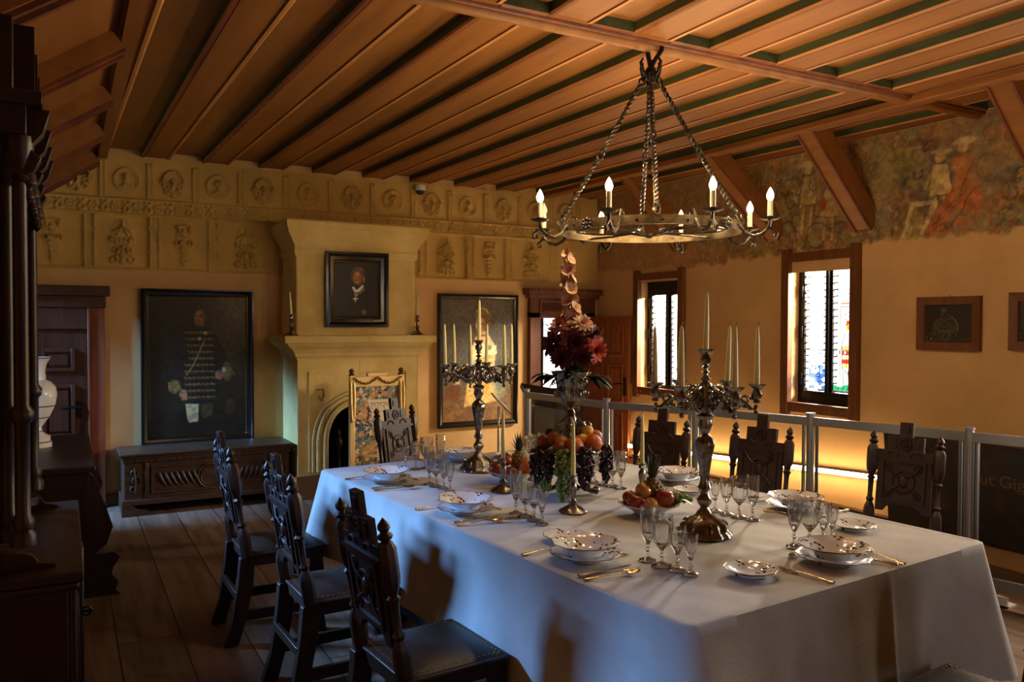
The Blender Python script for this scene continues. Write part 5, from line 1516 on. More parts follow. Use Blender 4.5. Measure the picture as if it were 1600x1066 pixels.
# ================================================================ CHAIRS
def make_chair(label):
    t = thing('dining_chair', label, 'chair', group='carved high-backed chairs around the table')
    # local: +y is the front
    f = MB().box((-0.200, -0.19, 0.385), (0.200, 0.190, 0.44))
    f.box((-0.210, -0.20, 0.432), (0.210, 0.200, 0.448))
    f.build('seat_frame', oak, t, bevel=0.006)
    # padded leather, domed
    V, F = [], []
    n = 16
    for a in range(n+1):
        for b_ in range(n+1):
            x, y = -1+2*a/n, -1+2*b_/n
            z = 0.449+0.028*(1-abs(x)**3.2)*(1-abs(y)**3.2)
            V.append((x*0.190, y*0.185, z))
    for a in range(n):
        for b_ in range(n):
            i = a*(n+1)+b_; F.append((i, i+n+1, i+n+2, i+1))
    c = MB().add(V, F).build('seat_pad', leather, t, smooth=60)
    st = MB()
    for k in range(17):
        q = -0.175+0.35*k/16
        for p in ((q, 0.172), (q, -0.172), (0.175, q), (-0.175, q)):
            st.ball((p[0], p[1], 0.4535), 0.0042, 6, 4)
    st.build('nail_trim', brass, c)
    lean = 0.10
    for sx in (-1, 1):
        x = sx*0.175
        # rear leg, heavy and splayed backwards, board-like
        f = MB()
        f.prism([(-0.155, 0.43), (-0.225, 0.43), (-0.235, 0.30), (-0.262, 0.12), (-0.30, 0.0), (-0.232, 0.0), (-0.195, 0.13), (-0.160, 0.30)], x-0.024, x+0.024, plane='yz')
        f.build('leg', oak, t, bevel=0.005)
        f = MB()
        f.prism([(0.130, 0.39), (0.185, 0.39), (0.200, 0.25), (0.188, 0.13), (0.206, 0.0), (0.150, 0.0), (0.140, 0.13), (0.126, 0.25)], x*1.02-0.024, x*1.02+0.024, plane='yz')
        f.build('leg', oak, t, bevel=0.005)
        # post: square foot, slim turning, octagonal shaft, finial
        M_ = Matrix.Translation((sx*0.178, -0.188, 0.43)) @ Matrix.Rotation(R(8.5), 4, 'X')
        f = MB(M_)
        f.lathe([(0.030, 0.0), (0.030, 0.10), (0.026, 0.125), (0.014, 0.15), (0.022, 0.165), (0.013, 0.18), (0.014, 0.25), (0.016, 0.275), (0.024, 0.29), (0.015, 0.30), (0.028, 0.335), (0.031, 0.36), (0.031, 0.455), (0.022, 0.475), (0.012, 0.482)], 8, rot=PI/8)
        p = f.build('back_post', oak, t, smooth=30)
        f = MB(M_)
        f.lathe([(0.012, 0.480), (0.022, 0.487), (0.026, 0.497), (0.018, 0.505), (0.013, 0.51), (0.021, 0.522), (0.019, 0.535), (0.008, 0.548), (0.0, 0.558)], 12)
        f.build('finial', oak, p)
    Mb = Matrix.Translation((0, -0.192, 0.43)) @ Matrix.Rotation(R(8.5), 4, 'X')
    # backrest with stepped crest, arched lower edge
    out = [(-0.145, 0.11), (-0.145, 0.405), (-0.150, 0.405), (-0.150, 0.455), (-0.098, 0.455), (-0.098, 0.535), (-0.036, 0.535), (-0.036, 0.615),
           (0.036, 0.615), (0.036, 0.535), (0.098, 0.535), (0.098, 0.455), (0.150, 0.455), (0.150, 0.405), (0.145, 0.405), (0.145, 0.11)]
    arch = [(0.105, 0.11), (0.09, 0.135), (0.06, 0.15), (-0.06, 0.15), (-0.09, 0.135), (-0.105, 0.11)]
    f = MB(Mb); f.prism(out+arch, -0.013, 0.013)
    br_ = f.build('backrest', oak, t, bevel=0.003)
    f = MB(Mb)
    def fr_(x0, x1, z0, z1, w):
        for s_ in (-1, 1):
            y0_, y1_ = sorted((0.013*s_, 0.022*s_))
            open_frame(f, x0, x1, z0, z1, y0_, y1_, w)
    fr_(-0.118, 0.118, 0.165, 0.40, 0.014)
    for s_ in (-1, 1):
        y = 0.015*s_
        f.bar((-0.152, y, 0.405), (0.152, y, 0.405), 0.018, 0.016)
        f.torus((0, y, 0.492), 0.030, 0.007, 20, 6, axis='y'); f.torus((0, y, 0.492), 0.012, 0.006, 14, 6, axis='y')
        f.torus((0, y, 0.283), 0.058, 0.007, 24, 6, axis='y')
        f.ball((0, y, 0.283), 0.026, 12, 8, sc=(1, 0.45, 1.35))
        for a in (1, -1):
            for b_ in (1, -1):
                f.tube([(0.018*a, y, 0.283+0.02*b_), (0.06*a, y+0.004*s_, 0.283+0.05*b_), (0.095*a, y, 0.283+0.098*b_)], [0.004, 0.009, 0.004], 6)
                f.torus((0.075*a, y, 0.283+0.072*b_), 0.018, 0.005, 14, 6, axis='y')
        for a in (-0.062, 0.062):
            f.tube([(a-0.03, y, 0.425), (a-0.02, y, 0.445), (a, y, 0.452), (a+0.02, y, 0.445), (a+0.03, y, 0.425)], 0.005, 6)
            f.bar((a-0.0, y, 0.47), (a, y, 0.52), 0.03, 0.006, up=(0, 1, 0))
        f.bar((0, y, 0.555), (0, y, 0.595), 0.035, 0.007, up=(0, 1, 0))
    f.build('carving', oak, br_, smooth=40)
    f = MB()
    f.bar((-0.175, 0.165, 0.20), (0.175, 0.165, 0.20), 0.03, 0.035).build('stretcher', oak, t, bevel=0.003)
    for sx in (-1, 1):
        MB().bar((sx*0.176, -0.24, 0.14), (sx*0.178, 0.165, 0.14), 0.022, 0.05).build('stretcher', oak, t, bevel=0.003)
    f = MB().bar((-0.175, -0.235, 0.24), (0.175, -0.235, 0.24), 0.02, 0.04)
    f.build('stretcher', oak, t, bevel=0.003)
    return t
c0 = make_chair('nearest of the three chairs along the left side, back to the left wall')
FACE = -PI/2
c0.location = (1.125, 2.62, 0); c0.rotation_euler = (0, 0, FACE+TA)
def chair(x, y, rz, label): return dup(c0, (x, y, 0), rz, label)
chair(1.055, 3.48, FACE+TA*0.5, 'middle of the three chairs along the left side of the table')
chair(0.965, 4.30, FACE+TA*0.2, 'farthest of the three chairs on the left side, near the carved chest')
chair(3.88, 2.83, PI/2+R(16), 'nearest right side chair, in front of the dark leaning canvas')
chair(3.46, 3.50, PI/2+R(16), 'right side chair seen just right of the near silver candelabrum')
chair(3.14, 4.03, PI/2+R(20), 'right side chair seen left of the near candelabrum by the far window')
chair(2.21, 5.34, PI+R(24), 'chair at the far end of the table before the fire screen')
chair(2.425, 1.455, R(5), 'chair at the near end, only its black studded seat corner showing')

# ================================================================ FIRE SCREEN
fs_ = thing('fire_screen', 'tall gilt framed embroidered fire screen standing before the fireplace', 'fire screen', (2.13, 6.75, 0), R(2))
W3, H3 = 0.50, 1.13
f = MB()
for x in (0.0, W3-0.045):
    f.box((x, -0.02, 0.04), (x+0.045, 0.02, H3))
    f.box((x-0.02, -0.16, 0.0), (x+0.06, 0.16, 0.04))
f.box((0.045, -0.018, H3-0.10), (W3-0.045, 0.018, H3-0.01)).box((0.045, -0.015, 0.16), (W3-0.045, 0.015, 0.22)).box((0.16, -0.02, H3-0.01), (W3-0.16, 0.02, H3+0.02))
f.build('frame', gold, fs_, bevel=0.004)
for x in (0.022, W3-0.022):
    MB().lathe([(0.024, H3), (0.028, H3+0.008), (0.012, H3+0.02), (0.024, H3+0.035), (0.018, H3+0.052), (0.0, H3+0.062)], 14, (x, 0, 0)).build('finial', wood('finial_wood', (96, 66, 34), (70, 46, 24)), fs_)
    f = MB()
    for dx in (-0.014, 0.014):
        f.tube([(x+dx, -0.026, H3-0.06), (x+dx*1.2, -0.034, H3-0.20), (x+dx*0.8, -0.034, H3-0.34), (x, -0.030, H3-0.40)], [0.008, 0.011, 0.012, 0.008], 8)
    f.build('tassel', gold, fs_)
f = MB()
for (a, b_) in ((0.03, 0.25), (0.25, 0.47)):
    f.tube([(a+(b_-a)*k/12, -0.032, H3-0.02-0.055*math.sin(PI*k/12)+0.008*(k % 2)) for k in range(13)], 0.009, 8)
f.build('garland', mat('antique_gilding', (150, 112, 56), 0.35, 0.8), fs_)
def embroidery():
    W, H = W3-0.09, H3-0.32
    p = Paint(W, H, 0.0042, (132, 128, 112))
    n1, n2, n3 = fbm(p.x*22, p.y*22, 1), fbm(p.x*26+5, p.y*26, 2), fbm(p.x*18, p.y*20, 3)
    p.mixin(sstep(.50, .56, n1), (62, 78, 96)); p.mixin(sstep(.54, .60, n2), (92, 108, 62)); p.mixin(sstep(.56, .62, n3), (186, 132, 78))
    p.mixin(sstep(.60, .64, fbm(p.x*34, p.y*34, 6)), (206, 190, 160)); p.mixin(sstep(.62, .66, fbm(p.x*40, p.y*40, 9)), (44, 50, 58))
    p.ell(W*.3, H*.30, .07, .06, (196, 140, 72), .03, op=.7); p.ell(W*.45, H*.12, .09, .05, (190, 120, 74), .03, op=.6)
    p.poly([(W*.28, H*.86), (W*.86, H*.86), (W*.86, H*.83), (W*.72, H*.66), (W*.60, H*.56), (W*.60, H*.2), (W*.5, H*.2), (W*.5, H*.6), (W*.4, H*.68)], (216, 198, 168))
    p.line([(W*.34, H*.82), (W*.8, H*.82)], .006, (120, 110, 96)); p.line([(W*.38, H*.73), (W*.76, H*.73)], .005, (150, 130, 104))
    for a in (.42, .56, .70): p.arc(W*a, H*.78, .02, 0, 4.5, .005, (90, 70, 54))
    return p
embroidery().mesh('embroidered_panel', painted('embroidery', 0.8), Matrix(((1,0,0,0.045),(0,0,-1,-0.008),(0,1,0,0.22),(0,0,0,1))), parent=fs_)

# ================================================================ CANDLES
def taper(name_label, loc, h=0.24, tilt=(0, 0), group=None, drip=1):
    t = thing('taper_candle', name_label, 'candle', loc, random.random()*6, group=group)
    MB().lathe([(0.0105, 0), (0.0105, 0.01), (0.0095, h*0.4), (0.0075, h*0.75), (0.0052, h*0.94), (0.0025, h*0.985), (0.0, h)], 14).build('wax', candle_m, t)
    MB().tube([(0, 0, h-0.004), (0.001, 0, h+0.008), (0.006, 0, h+0.014), (0.010, 0, h+0.009)], 0.0012, 6).build('wick', wick, t)
    t.rotation_euler = (tilt[0], tilt[1], 0)
    return t

def scroll(mb, M_, pts, r):
    k = MB(M_); k.tube(pts, r, 8)
    mb.v, base = mb.v+k.v, len(mb.v)
    mb.f += [tuple(i+base for i in f_) for f_ in k.f]; mb.mi += k.mi
def spiral(cx, cz, r0, r1, a0, a1, n=16):
    return [(cx+(r0+(r1-r0)*i/n)*math.cos(a0+(a1-a0)*i/n), 0, cz+(r0+(r1-r0)*i/n)*math.sin(a0+(a1-a0)*i/n)) for i in range(n+1)]
CUP = [(0.010, -0.035), (0.016, -0.030), (0.010, -0.022), (0.018, -0.012), (0.021, 0.0), (0.016, 0.010), (0.013, 0.016), (0.022, 0.026), (0.030, 0.034), (0.031, 0.038), (0.013, 0.036), (0.0115, 0.020), (0.0, 0.020)]
def make_candelabrum(loc, phase, which, s=1.0):
    t = thing('candelabrum', 'ornate silver seven-light candelabrum ' + which, 'candelabrum', loc, phase, group='silver candelabra on the banquet table')
    MB().lathe([(0.0, 0.0), (0.098, 0.0), (0.104, 0.008), (0.100, 0.018), (0.088, 0.026), (0.082, 0.045), (0.066, 0.062), (0.050, 0.072), (0.034, 0.082), (0.022, 0.10)], 48, flute=12, fa=0.035, fr=(0.004, 0.07)).build('base', silver, t)
    for k in range(8):
        f = MB()
        scroll(f, Matrix.Rotation(2*PI*k/8, 4, 'Z'), spiral(0.072, 0.042, 0.020, 0.005, -1.2, 4.6), 0.0055)
        f.build('base_ornament', silver, t)
    MB().lathe([(0.022, 0.095), (0.015, 0.11), (0.026, 0.125), (0.030, 0.14), (0.018, 0.155), (0.014, 0.17), (0.026, 0.185), (0.020, 0.20), (0.016, 0.215), (0.020, 0.25), (0.030, 0.31), (0.037, 0.345), (0.036, 0.365), (0.024, 0.38), (0.013, 0.39), (0.018, 0.40), (0.028, 0.42), (0.024, 0.445), (0.035, 0.46), (0.018, 0.47), (0.022, 0.49), (0.028, 0.51), (0.030, 0.56), (0.022, 0.585), (0.012, 0.59), (0.019, 0.60), (0.010, 0.61), (0.008, 0.62), (0.02, 0.626), (0.008, 0.632), (0.008, 0.64)], 32, flute=8, fa=0.05, fr=(0.22, 0.37)).build('stem', silver, t)
    for k in range(6):
        M_ = Matrix.Rotation(2*PI*k/6, 4, 'Z')
        f = MB()
        scroll(f, M_, [(0.02, 0, 0.52), (0.035, 0, 0.50), (0.060, 0, 0.485), (0.085, 0, 0.495), (0.105, 0, 0.52), (0.125, 0, 0.525), (0.145, 0, 0.51), (0.165, 0, 0.49), (0.182, 0, 0.49), (0.188, 0, 0.505)], [0.008, 0.010, 0.009, 0.008, 0.008, 0.008, 0.008, 0.008, 0.008, 0.007])
        scroll(f, M_, [(0.02, 0, 0.565), (0.05, 0, 0.57), (0.08, 0, 0.555), (0.105, 0, 0.53), (0.12, 0, 0.52)], [0.006, 0.009, 0.010, 0.009, 0.005])
        scroll(f, M_, spiral(0.062, 0.520, 0.028, 0.006, -2.4, 4.8), 0.0055)
        scroll(f, M_, spiral(0.145, 0.520, 0.026, 0.006, 5.2, -2.2), 0.0055)
        scroll(f, M_, spiral(0.105, 0.560, 0.014, 0.004, 0, 5.5), 0.0045)
        for (x, z) in ((0.035, 0.545), (0.095, 0.545), (0.17, 0.53), (0.185, 0.475), (0.12, 0.495), (0.05, 0.50)):
            p = M_ @ Vector((x, 0, z)); f.ball(p, 0.0095, 8, 6)
        arm = f.build('arm', silver, t)
        p = M_ @ Vector((0.188, 0, 0.545))
        MB().lathe(CUP, 20, p, flute=5, fa=0.08, fr=(0.02, 0.04)).build('candle_cup', silver, arm)
    MB().lathe(CUP, 20, (0, 0, 0.675), flute=5, fa=0.08, fr=(0.02, 0.04)).build('candle_cup', silver, t)
    near = 'near candelabrum' if 'nearest' in which else 'far candelabrum'
    rs = random.Random(int(phase*100))
    order = sorted(range(1, 7), key=lambda k: math.cos(phase+2*PI*(k-1)/6)*rgt.x+math.sin(phase+2*PI*(k-1)/6)*rgt.y)
    nth = {k: ('leftmost', 'second from left', 'third from left', 'third from right', 'second from right', 'rightmost')[i] for i, k in enumerate(order)}
    for k in range(7):
        if k == 0: p = Vector((0, 0, 0.697))
        else:
            a = 2*PI*(k-1)/6; p = Vector((0.188*math.cos(a), 0.188*math.sin(a), 0.567))
        wp = Vector(loc)+Matrix.Rotation(phase, 3, 'Z') @ p
        taper('topmost ivory taper in the middle of the '+near if k == 0 else 'ivory taper on the '+nth[k]+' outer arm of the '+near, wp, 0.235, (R(rs.uniform(-1.5, 1.5)), R(rs.uniform(-1.5, 1.5))), group=None if k == 0 else 'tapers on the outer arms of the candelabrum '+which)
    return t
make_candelabrum(tp(0.737, 0.63), R(-29-10+60), 'nearest the camera')
make_candelabrum(tp(0.714, 2.25), R(-10), 'at the far end of the table')

def make_stick(loc, label, clabel, h=0.155):
    t = thing('candlestick', label, 'candlestick', loc, TA+R(20), group='single silver candlesticks on the table')
    f = MB()
    f.lathe([(0.0, 0.0), (0.062, 0.0), (0.064, 0.006), (0.056, 0.012), (0.040, 0.022), (0.024, 0.03), (0.014, 0.036)], 8, rot=PI/8)
    f.build('base', silver, t, smooth=30)
    MB().lathe([(0.014, 0.034), (0.020, 0.045), (0.011, 0.058), (0.010, 0.064), (0.014, 0.085), (0.017, 0.11), (0.013, 0.125), (0.009, 0.13), (0.017, 0.14), (0.015, 0.155), (0.019, 0.160), (0.0115, 0.160), (0.0115, 0.148), (0, 0.148)], 16).build('stem', silver, t)
    taper(clabel, Vector(loc)+Vector((0, 0, 0.148)), 0.245)
    return t
make_stick(tp(0.548, 1.20), 'small silver candlestick in front of the tall fruit centrepiece', 'single ivory taper standing in front of the fruit centrepiece')
make_stick(tp(0.529, 1.72), 'small silver candlestick left of the centrepiece by the far fruit dish', 'single ivory taper left of the centrepiece beside the far pineapple')
make_stick(tp(1.00, 1.26), 'small silver candlestick behind the near pineapple dish', 'single ivory taper rising behind the near pineapple')
for (x, lab) in ((1.735, 'left'), (2.915, 'right')):
    t = thing('candlestick', 'silver candlestick at the %s end of the mantel shelf' % lab, 'candlestick', (x, 7.14, 1.47))
    MB().lathe([(0.0, 0.0), (0.058, 0.0), (0.060, 0.008), (0.045, 0.016), (0.022, 0.04), (0.012, 0.05), (0.022, 0.065), (0.014, 0.085), (0.012, 0.11), (0.024, 0.13), (0.014, 0.15), (0.020, 0.175), (0.014, 0.185), (0.0, 0.185)], 18).build('stem', silver, t)
    c = taper('slender taper in the %s mantel candlestick' % lab, (x, 7.14, 1.653), 0.20, (0, R(-4 if lab == 'left' else 1)))

# ================================================================ GLASSES, PLATES, CUTLERY
def make_glass(name, label, h, rb, rt, bowl0, foot, fl=8):
    t = thing(name, label, 'glass')
    rs_ = 0.0045
    prof = [(0.0, 0.0), (foot, 0.0), (foot, 0.003), (foot*0.5, 0.008), (rs_*1.3, 0.014), (rs_, h*0.16), (rs_*2.0, h*0.20), (rs_, h*0.24), (rs_*1.1, bowl0-0.012), (rs_*2.2, bowl0-0.004), (rb*0.6, bowl0+0.003), (rb, bowl0+0.02)]
    n = 6
    for k in range(1, n+1):
        q = k/n; prof.append((rb+(rt-rb)*q+0.0015*math.sin(q*PI), bowl0+0.02+(h-bowl0-0.02)*q))
    inner = [(r_-0.0022, z) for r_, z in prof[-1:-n-2:-1]]
    inner[0] = (inner[0][0], inner[0][1]+0.0003)
    prof2 = prof+inner+[(rb*0.5, bowl0+0.010), (0.0, bowl0+0.008)]
    MB().lathe(prof2, 32, flute=fl, fa=0.085, fr=(bowl0-0.02, h*0.90)).build('glass_body', glass, t, smooth=20)
    return t
flute_ = make_glass('champagne_flute', 'x', 0.186, 0.020, 0.0255, 0.068, 0.029)
goblet_ = make_glass('water_goblet', 'x', 0.170, 0.028, 0.036, 0.062, 0.034)
wine_ = make_glass('wine_glass', 'x', 0.150, 0.021, 0.0285, 0.062, 0.029)
small_ = make_glass('sherry_glass', 'x', 0.132, 0.015, 0.0225, 0.058, 0.026)
kinds = [(flute_, 'tall cut glass champagne flute'), (goblet_, 'wide cut glass water goblet'), (wine_, 'medium cut glass wine glass'), (small_, 'smallest cut glass sherry glass')]
G = [([(0.331, 0.508), (0.33, 0.439), (0.338, 0.376), (0.34, 0.318)], 'in the near left corner row'),
     ([(0.894, 0.341), (0.958, 0.323), (1.018, 0.309), (1.078, 0.313)], 'in the row behind the near end plates'),
     ([(1.087, 0.69), (1.077, 0.752), (1.073, 0.817), (1.076, 0.884)], 'in the row right of the near candelabrum'),
     ([(1.046, 1.459), (1.05, 1.525), (1.04, 1.588), (1.039, 1.651)], 'in the row right of the fruit centrepiece'),
     ([(0.328, 1.31), (0.33, 1.242), (0.324, 1.172), (0.316, 1.105)], 'in the row left of the fruit centrepiece'),
     ([(0.311, 2.058), (0.311, 1.988), (0.318, 1.922), (0.315, 1.857)], 'in the row before the far candelabrum'),
     ([(0.578, 2.434), (0.507, 2.463), (0.444, 2.47), (0.382, 2.467)], 'in the row at the table end by the fire screen'),
     ([(1.086, 2.170), (1.088, 2.235), (1.087, 2.30), (1.087, 2.36)], 'in the row behind the far pineapple')]
first = set()
for pts, where in G:
    for (src, kind), (u_, v_) in zip(kinds, pts):
        p = tp(u_, v_, TZ+0.001)
        if src.name in first: g = dup(src, p, random.random()*6)
        else:
            g = src; g.location = p; first.add(src.name)
        g['label'] = kind+' '+where; g['group'] = 'cut glasses on the banquet table'

porc = mat('flower_sprigged_porcelain', (226, 228, 232), 0.1, spec=0.6)
def porc_pattern():
    m = porc
    b_ = m.node_tree.nodes['Principled BSDF']
    tc = nd(m, 'ShaderNodeTexCoord')
    vo = nd(m, 'ShaderNodeTexVoronoi'); vo.inputs['Scale'].default_value = 62
    n = nd(m, 'ShaderNodeTexNoise'); n.inputs['Scale'].default_value = 17
    lk(m, tc.outputs['Object'], vo.inputs[0]); lk(m, tc.outputs['Object'], n.inputs[0])
    a = nd(m, 'ShaderNodeMath', operation='LESS_THAN'); a.inputs[1].default_value = 0.42; lk(m, vo.outputs['Distance'], a.inputs[0])
    c = nd(m, 'ShaderNodeMath', operation='GREATER_THAN'); c.inputs[1].default_value = 0.60; lk(m, n.outputs[0], c.inputs[0])
    d = nd(m, 'ShaderNodeMath', operation='MULTIPLY'); lk(m, a.outputs[0], d.inputs[0]); lk(m, c.outputs[0], d.inputs[1])
    r = nd(m, 'ShaderNodeValToRGB'); r.color_ramp.interpolation = 'CONSTANT'
    e = r.color_ramp.elements; e[0].color = (*lin((40, 48, 84)), 1); e[1].color = (*lin((70, 40, 44)), 1); e[1].position = 0.5
    lk(m, vo.outputs['Color'], r.inputs[0])
    mx = nd(m, 'ShaderNodeMix', data_type='RGBA'); mx.inputs[6].default_value = (*lin((226, 228, 232)), 1)
    lk(m, d.outputs[0], mx.inputs[0]); lk(m, r.outputs[0], mx.inputs[7]); lk(m, mx.outputs[2], b_.inputs['Base Color'])
porc_pattern()
def make_dish(name, cat, r, h, base, deep=0.5, seg=60, lobes=12):
    t = thing(name, 'x', cat)
    prof = [(0.0, 0.004), (base, 0.004), (base, 0.0), (base+0.004, 0.0), (base+0.006, 0.006), (base+(r-base)*0.35, h*0.62), (r*0.86, h*0.84), (r, h), (r-0.001, h+0.0025), (r*0.86, h*0.84+0.004), (base+(r-base)*0.33, h*0.62+0.003), (base-0.002, 0.0085), (0.0, 0.0085)]
    MB().lathe(prof, seg, flute=lobes, fa=0.022, fr=(h*0.8, h+1)).build('dish_body', porc, t, smooth=50)
    pts = [((r*(1+0.022*math.cos(lobes*2*PI*k/seg)))*math.cos(2*PI*k/seg), (r*(1+0.022*math.cos(lobes*2*PI*k/seg)))*math.sin(2*PI*k/seg), h+0.0015) for k in range(seg)]
    MB().tube(pts, 0.0016, 5, closed=True).build('gilt_rim', porcelain_gold, t)
    return t
dinner = make_dish('dinner_plate', 'plate', 0.120, 0.022, 0.062)
soup = make_dish('soup_plate', 'plate', 0.115, 0.040, 0.056)
bread = make_dish('side_plate', 'plate', 0.082, 0.020, 0.044)
def make_knife():
    t = thing('table_knife', 'x', 'knife')
    MB().add([(-0.0085, 0.0, 0.002), (0.0085, 0.0, 0.002), (0.007, 0.09, 0.002), (-0.006, 0.09, 0.002), (-0.0085, 0.0, 0.009), (0.0085, 0.0, 0.009), (0.007, 0.09, 0.009), (-0.006, 0.09, 0.009)], [(0,3,2,1),(4,5,6,7),(0,1,5,4),(1,2,6,5),(2,3,7,6),(3,0,4,7)]).build('handle', cutlery_m, t, bevel=0.002)
    MB().prism([(-0.006, 0.09), (0.006, 0.09), (0.009, 0.10), (0.010, 0.17), (0.006, 0.205), (-0.002, 0.222), (-0.006, 0.20)], 0.004, 0.0065, plane='xy').build('blade', steel, t)
    return t
def make_fork():
    t = thing('table_fork', 'x', 'fork')
    f = MB().tube([(0, 0.0, 0.004), (0, 0.01, 0.003), (0, 0.06, 0.006), (0, 0.11, 0.009), (0, 0.13, 0.006)], [0.0075, 0.0085, 0.004, 0.003, 0.005], 8, flat=0.45)
    f.build('handle', cutlery_m, t)
    f = MB()
    f.prism([(-0.006, 0.125), (0.006, 0.125), (0.012, 0.14), (0.012, 0.15), (-0.012, 0.15), (-0.012, 0.14)], 0.003, 0.006, plane='xy')
    for x in (-0.0102, -0.0034, 0.0034, 0.0102): f.tube([(x, 0.148, 0.0045), (x, 0.175, 0.003), (x*0.95, 0.20, 0.007)], [0.0018, 0.0017, 0.0009], 6)
    f.build('tines', cutlery_m, t)
    return t
def make_spoon():
    t = thing('table_spoon', 'x', 'spoon')
    f = MB().tube([(0, 0.0, 0.004), (0, 0.01, 0.003), (0, 0.06, 0.006), (0, 0.11, 0.009), (0, 0.14, 0.008)], [0.0075, 0.0085, 0.004, 0.003, 0.0045], 8, flat=0.45)
    f.build('handle', cutlery_m, t)
    V, F = [], []
    for i in range(7):
        for k in range(20):
            a = 2*PI*k/20; q = i/6
            V.append((0.021*q*math.cos(a)*(1-0.15*math.sin(a)), 0.172+0.034*q*math.sin(a), 0.0025+0.008*q*q))
    for i in range(6):
        for k in range(20): F.append((i*20+k, i*20+(k+1) % 20, (i+1)*20+(k+1) % 20, (i+1)*20+k))
    o = MB().add(V, F).build('bowl', cutlery_m, t)
    so = o.modifiers.new('thickness', 'SOLIDIFY'); so.thickness = 0.0012
    return t
knife, fork, spoon = make_knife(), make_fork(), make_spoon()
used = set()
def put(src, u_, v_, rz, label, group, z=0.0, s=None):
    p = tp(u_, v_, TZ+0.0015+z)
    if src.name in used: o = dup(src, p, TA+rz)
    else: o = src; o.location = p; o.rotation_euler = (0, 0, TA+rz); used.add(src.name)
    o['label'] = label; o['group'] = group
    if s: o.scale = (s, s, s)
    return o
# (centre u, v, direction the diner faces, where); cutlery in the diner's own frame (x right, y away)
SET = [(0.165, 0.64, -PI/2, 'at the nearest left side place', (-0.035, 0.25)), (0.165, 1.45, -PI/2, 'at the middle left side place', (-0.03, 0.23)), (0.165, 2.24, -PI/2, 'at the farthest left side place', None),
       (0.850, 0.150, 0.0, 'at the near end place', (-0.35, 0.06)), (1.405, 0.72, PI/2, 'at the nearest right side place', (-0.35, 0.105)), (1.405, 1.44, PI/2, 'at the middle right side place', (-0.24, 0.15)),
       (1.405, 2.20, PI/2, 'at the farthest right side place', (-0.24, 0.12)), (0.785, 2.58, PI, 'at the far end place', (-0.30, 0.06))]
for i, (u_, v_, a, where, bp) in enumerate(SET):
    def L_(x, y): return (u_+x*math.cos(a)-y*math.sin(a), v_+x*math.sin(a)+y*math.cos(a))
    put(dinner, u_, v_, 0.1, 'white sprigged dinner plate under the soup plate '+where, 'dinner plates')
    put(soup, u_, v_, 0.3, 'deep white sprigged soup plate '+where, 'soup plates', z=0.018)
    if bp:
        q = L_(*bp) if i not in (0, 1) else L_(-0.225, 0.085)
        put(bread, q[0], q[1], 0.2, 'small white sprigged side plate '+where, 'side plates')
    near = i == 3
    q = L_(-0.145 if not near else -0.205, -0.165 if not near else -0.145)
    put(fork, q[0], q[1], a+(0.03 if not near else 0.08), 'gilt silver fork left of the plates '+where, 'forks')
    q = L_(0.150 if not near else 0.135, -0.150)
    put(knife, q[0], q[1], a+(-0.03 if not near else 0.12), 'gilt handled knife right of the plates '+where, 'knives')
    q = L_(0.185 if not near else 0.17, -0.155)
    put(spoon, q[0], q[1], a+(-0.20 if not near else -0.18), 'gilt silver spoon beside the knife '+where, 'spoons')
    q = L_(0.055, 0.145)
    put(spoon, q[0], q[1], a+PI/2+0.25, 'small dessert spoon above the plates '+where, 'dessert spoons', s=0.72)

# ================================================================ FRUIT
def fruit_mat(name, c1, c2, rough=0.3, sc=(20, 20, 20), bump=0.0):
    m = mat(name, c1, rough); noisy(m, c1, c2, sc, 4, bump, (160, 160, 160)); return m
red_apple = fruit_mat('red_apple_skin', (120, 30, 20), (168, 74, 34), 0.25)
blush = fruit_mat('blush_apple_skin', (176, 90, 44), (196, 150, 70), 0.25, (12, 12, 12))
orange_m = fruit_mat('orange_peel', (206, 104, 30), (188, 86, 24), 0.4, bump=0.3)
lemon_m = fruit_mat('lemon_peel', (206, 160, 44), (186, 138, 34), 0.4, bump=0.3)
dark_m = fruit_mat('dark_plum_skin', (52, 22, 34), (84, 40, 44), 0.25)
peach_m = fruit_mat('peach_skin', (170, 84, 40), (120, 48, 30), 0.5, (12, 12, 12))
grape_g = fruit_mat('green_grape', (124, 146, 70), (96, 122, 52), 0.25)
grape_d = fruit_mat('black_grape', (26, 18, 30), (48, 28, 42), 0.25)
leafm = fruit_mat('fruit_leaf', (46, 74, 34), (30, 52, 26), 0.4)
leafd = fruit_mat('dark_foliage', (34, 52, 28), (20, 34, 20), 0.45)
stemm = mat('fruit_stem', (86, 66, 36), 0.7)
pine_m = mat('pineapple_skin', (122, 104, 44), 0.6)
noisy(pine_m, (96, 84, 36), (150, 118, 50), (40, 40, 40), 3, 0.4)
def fruit(name, label, p, r, m_, sc=(1, 1, 1), apple=False, tilt=(0, 0)):
    t = thing(name, label, 'fruit', p)
    t.rotation_euler = (tilt[0], tilt[1], 0)
    f = MB()
    if apple:
        prof = []
        for k in range(15):
            a = -PI/2+PI*k/14
            q = math.cos(a)*r*(1.0+0.05*math.sin(a)); z = math.sin(a)*r*0.92
            if k > 10: z -= r*0.22*math.exp(-(q/(0.36*r))**2)
            prof.append((max(q, 0.0) if 0 < k < 14 else 0.0, z))
        f.lathe(prof, 24)
    else: f.ball((0, 0, 0), r, 24, 14, sc=sc)
    f.build('flesh', m_, t, smooth=80)
    MB().tube([(0, 0, r*(0.6 if apple else 0.93)*sc[2]), (0.002, 0, r*(1.05 if apple else 1.0)*sc[2])], r*0.05, 6).build('stem', stemm, t)
    return t
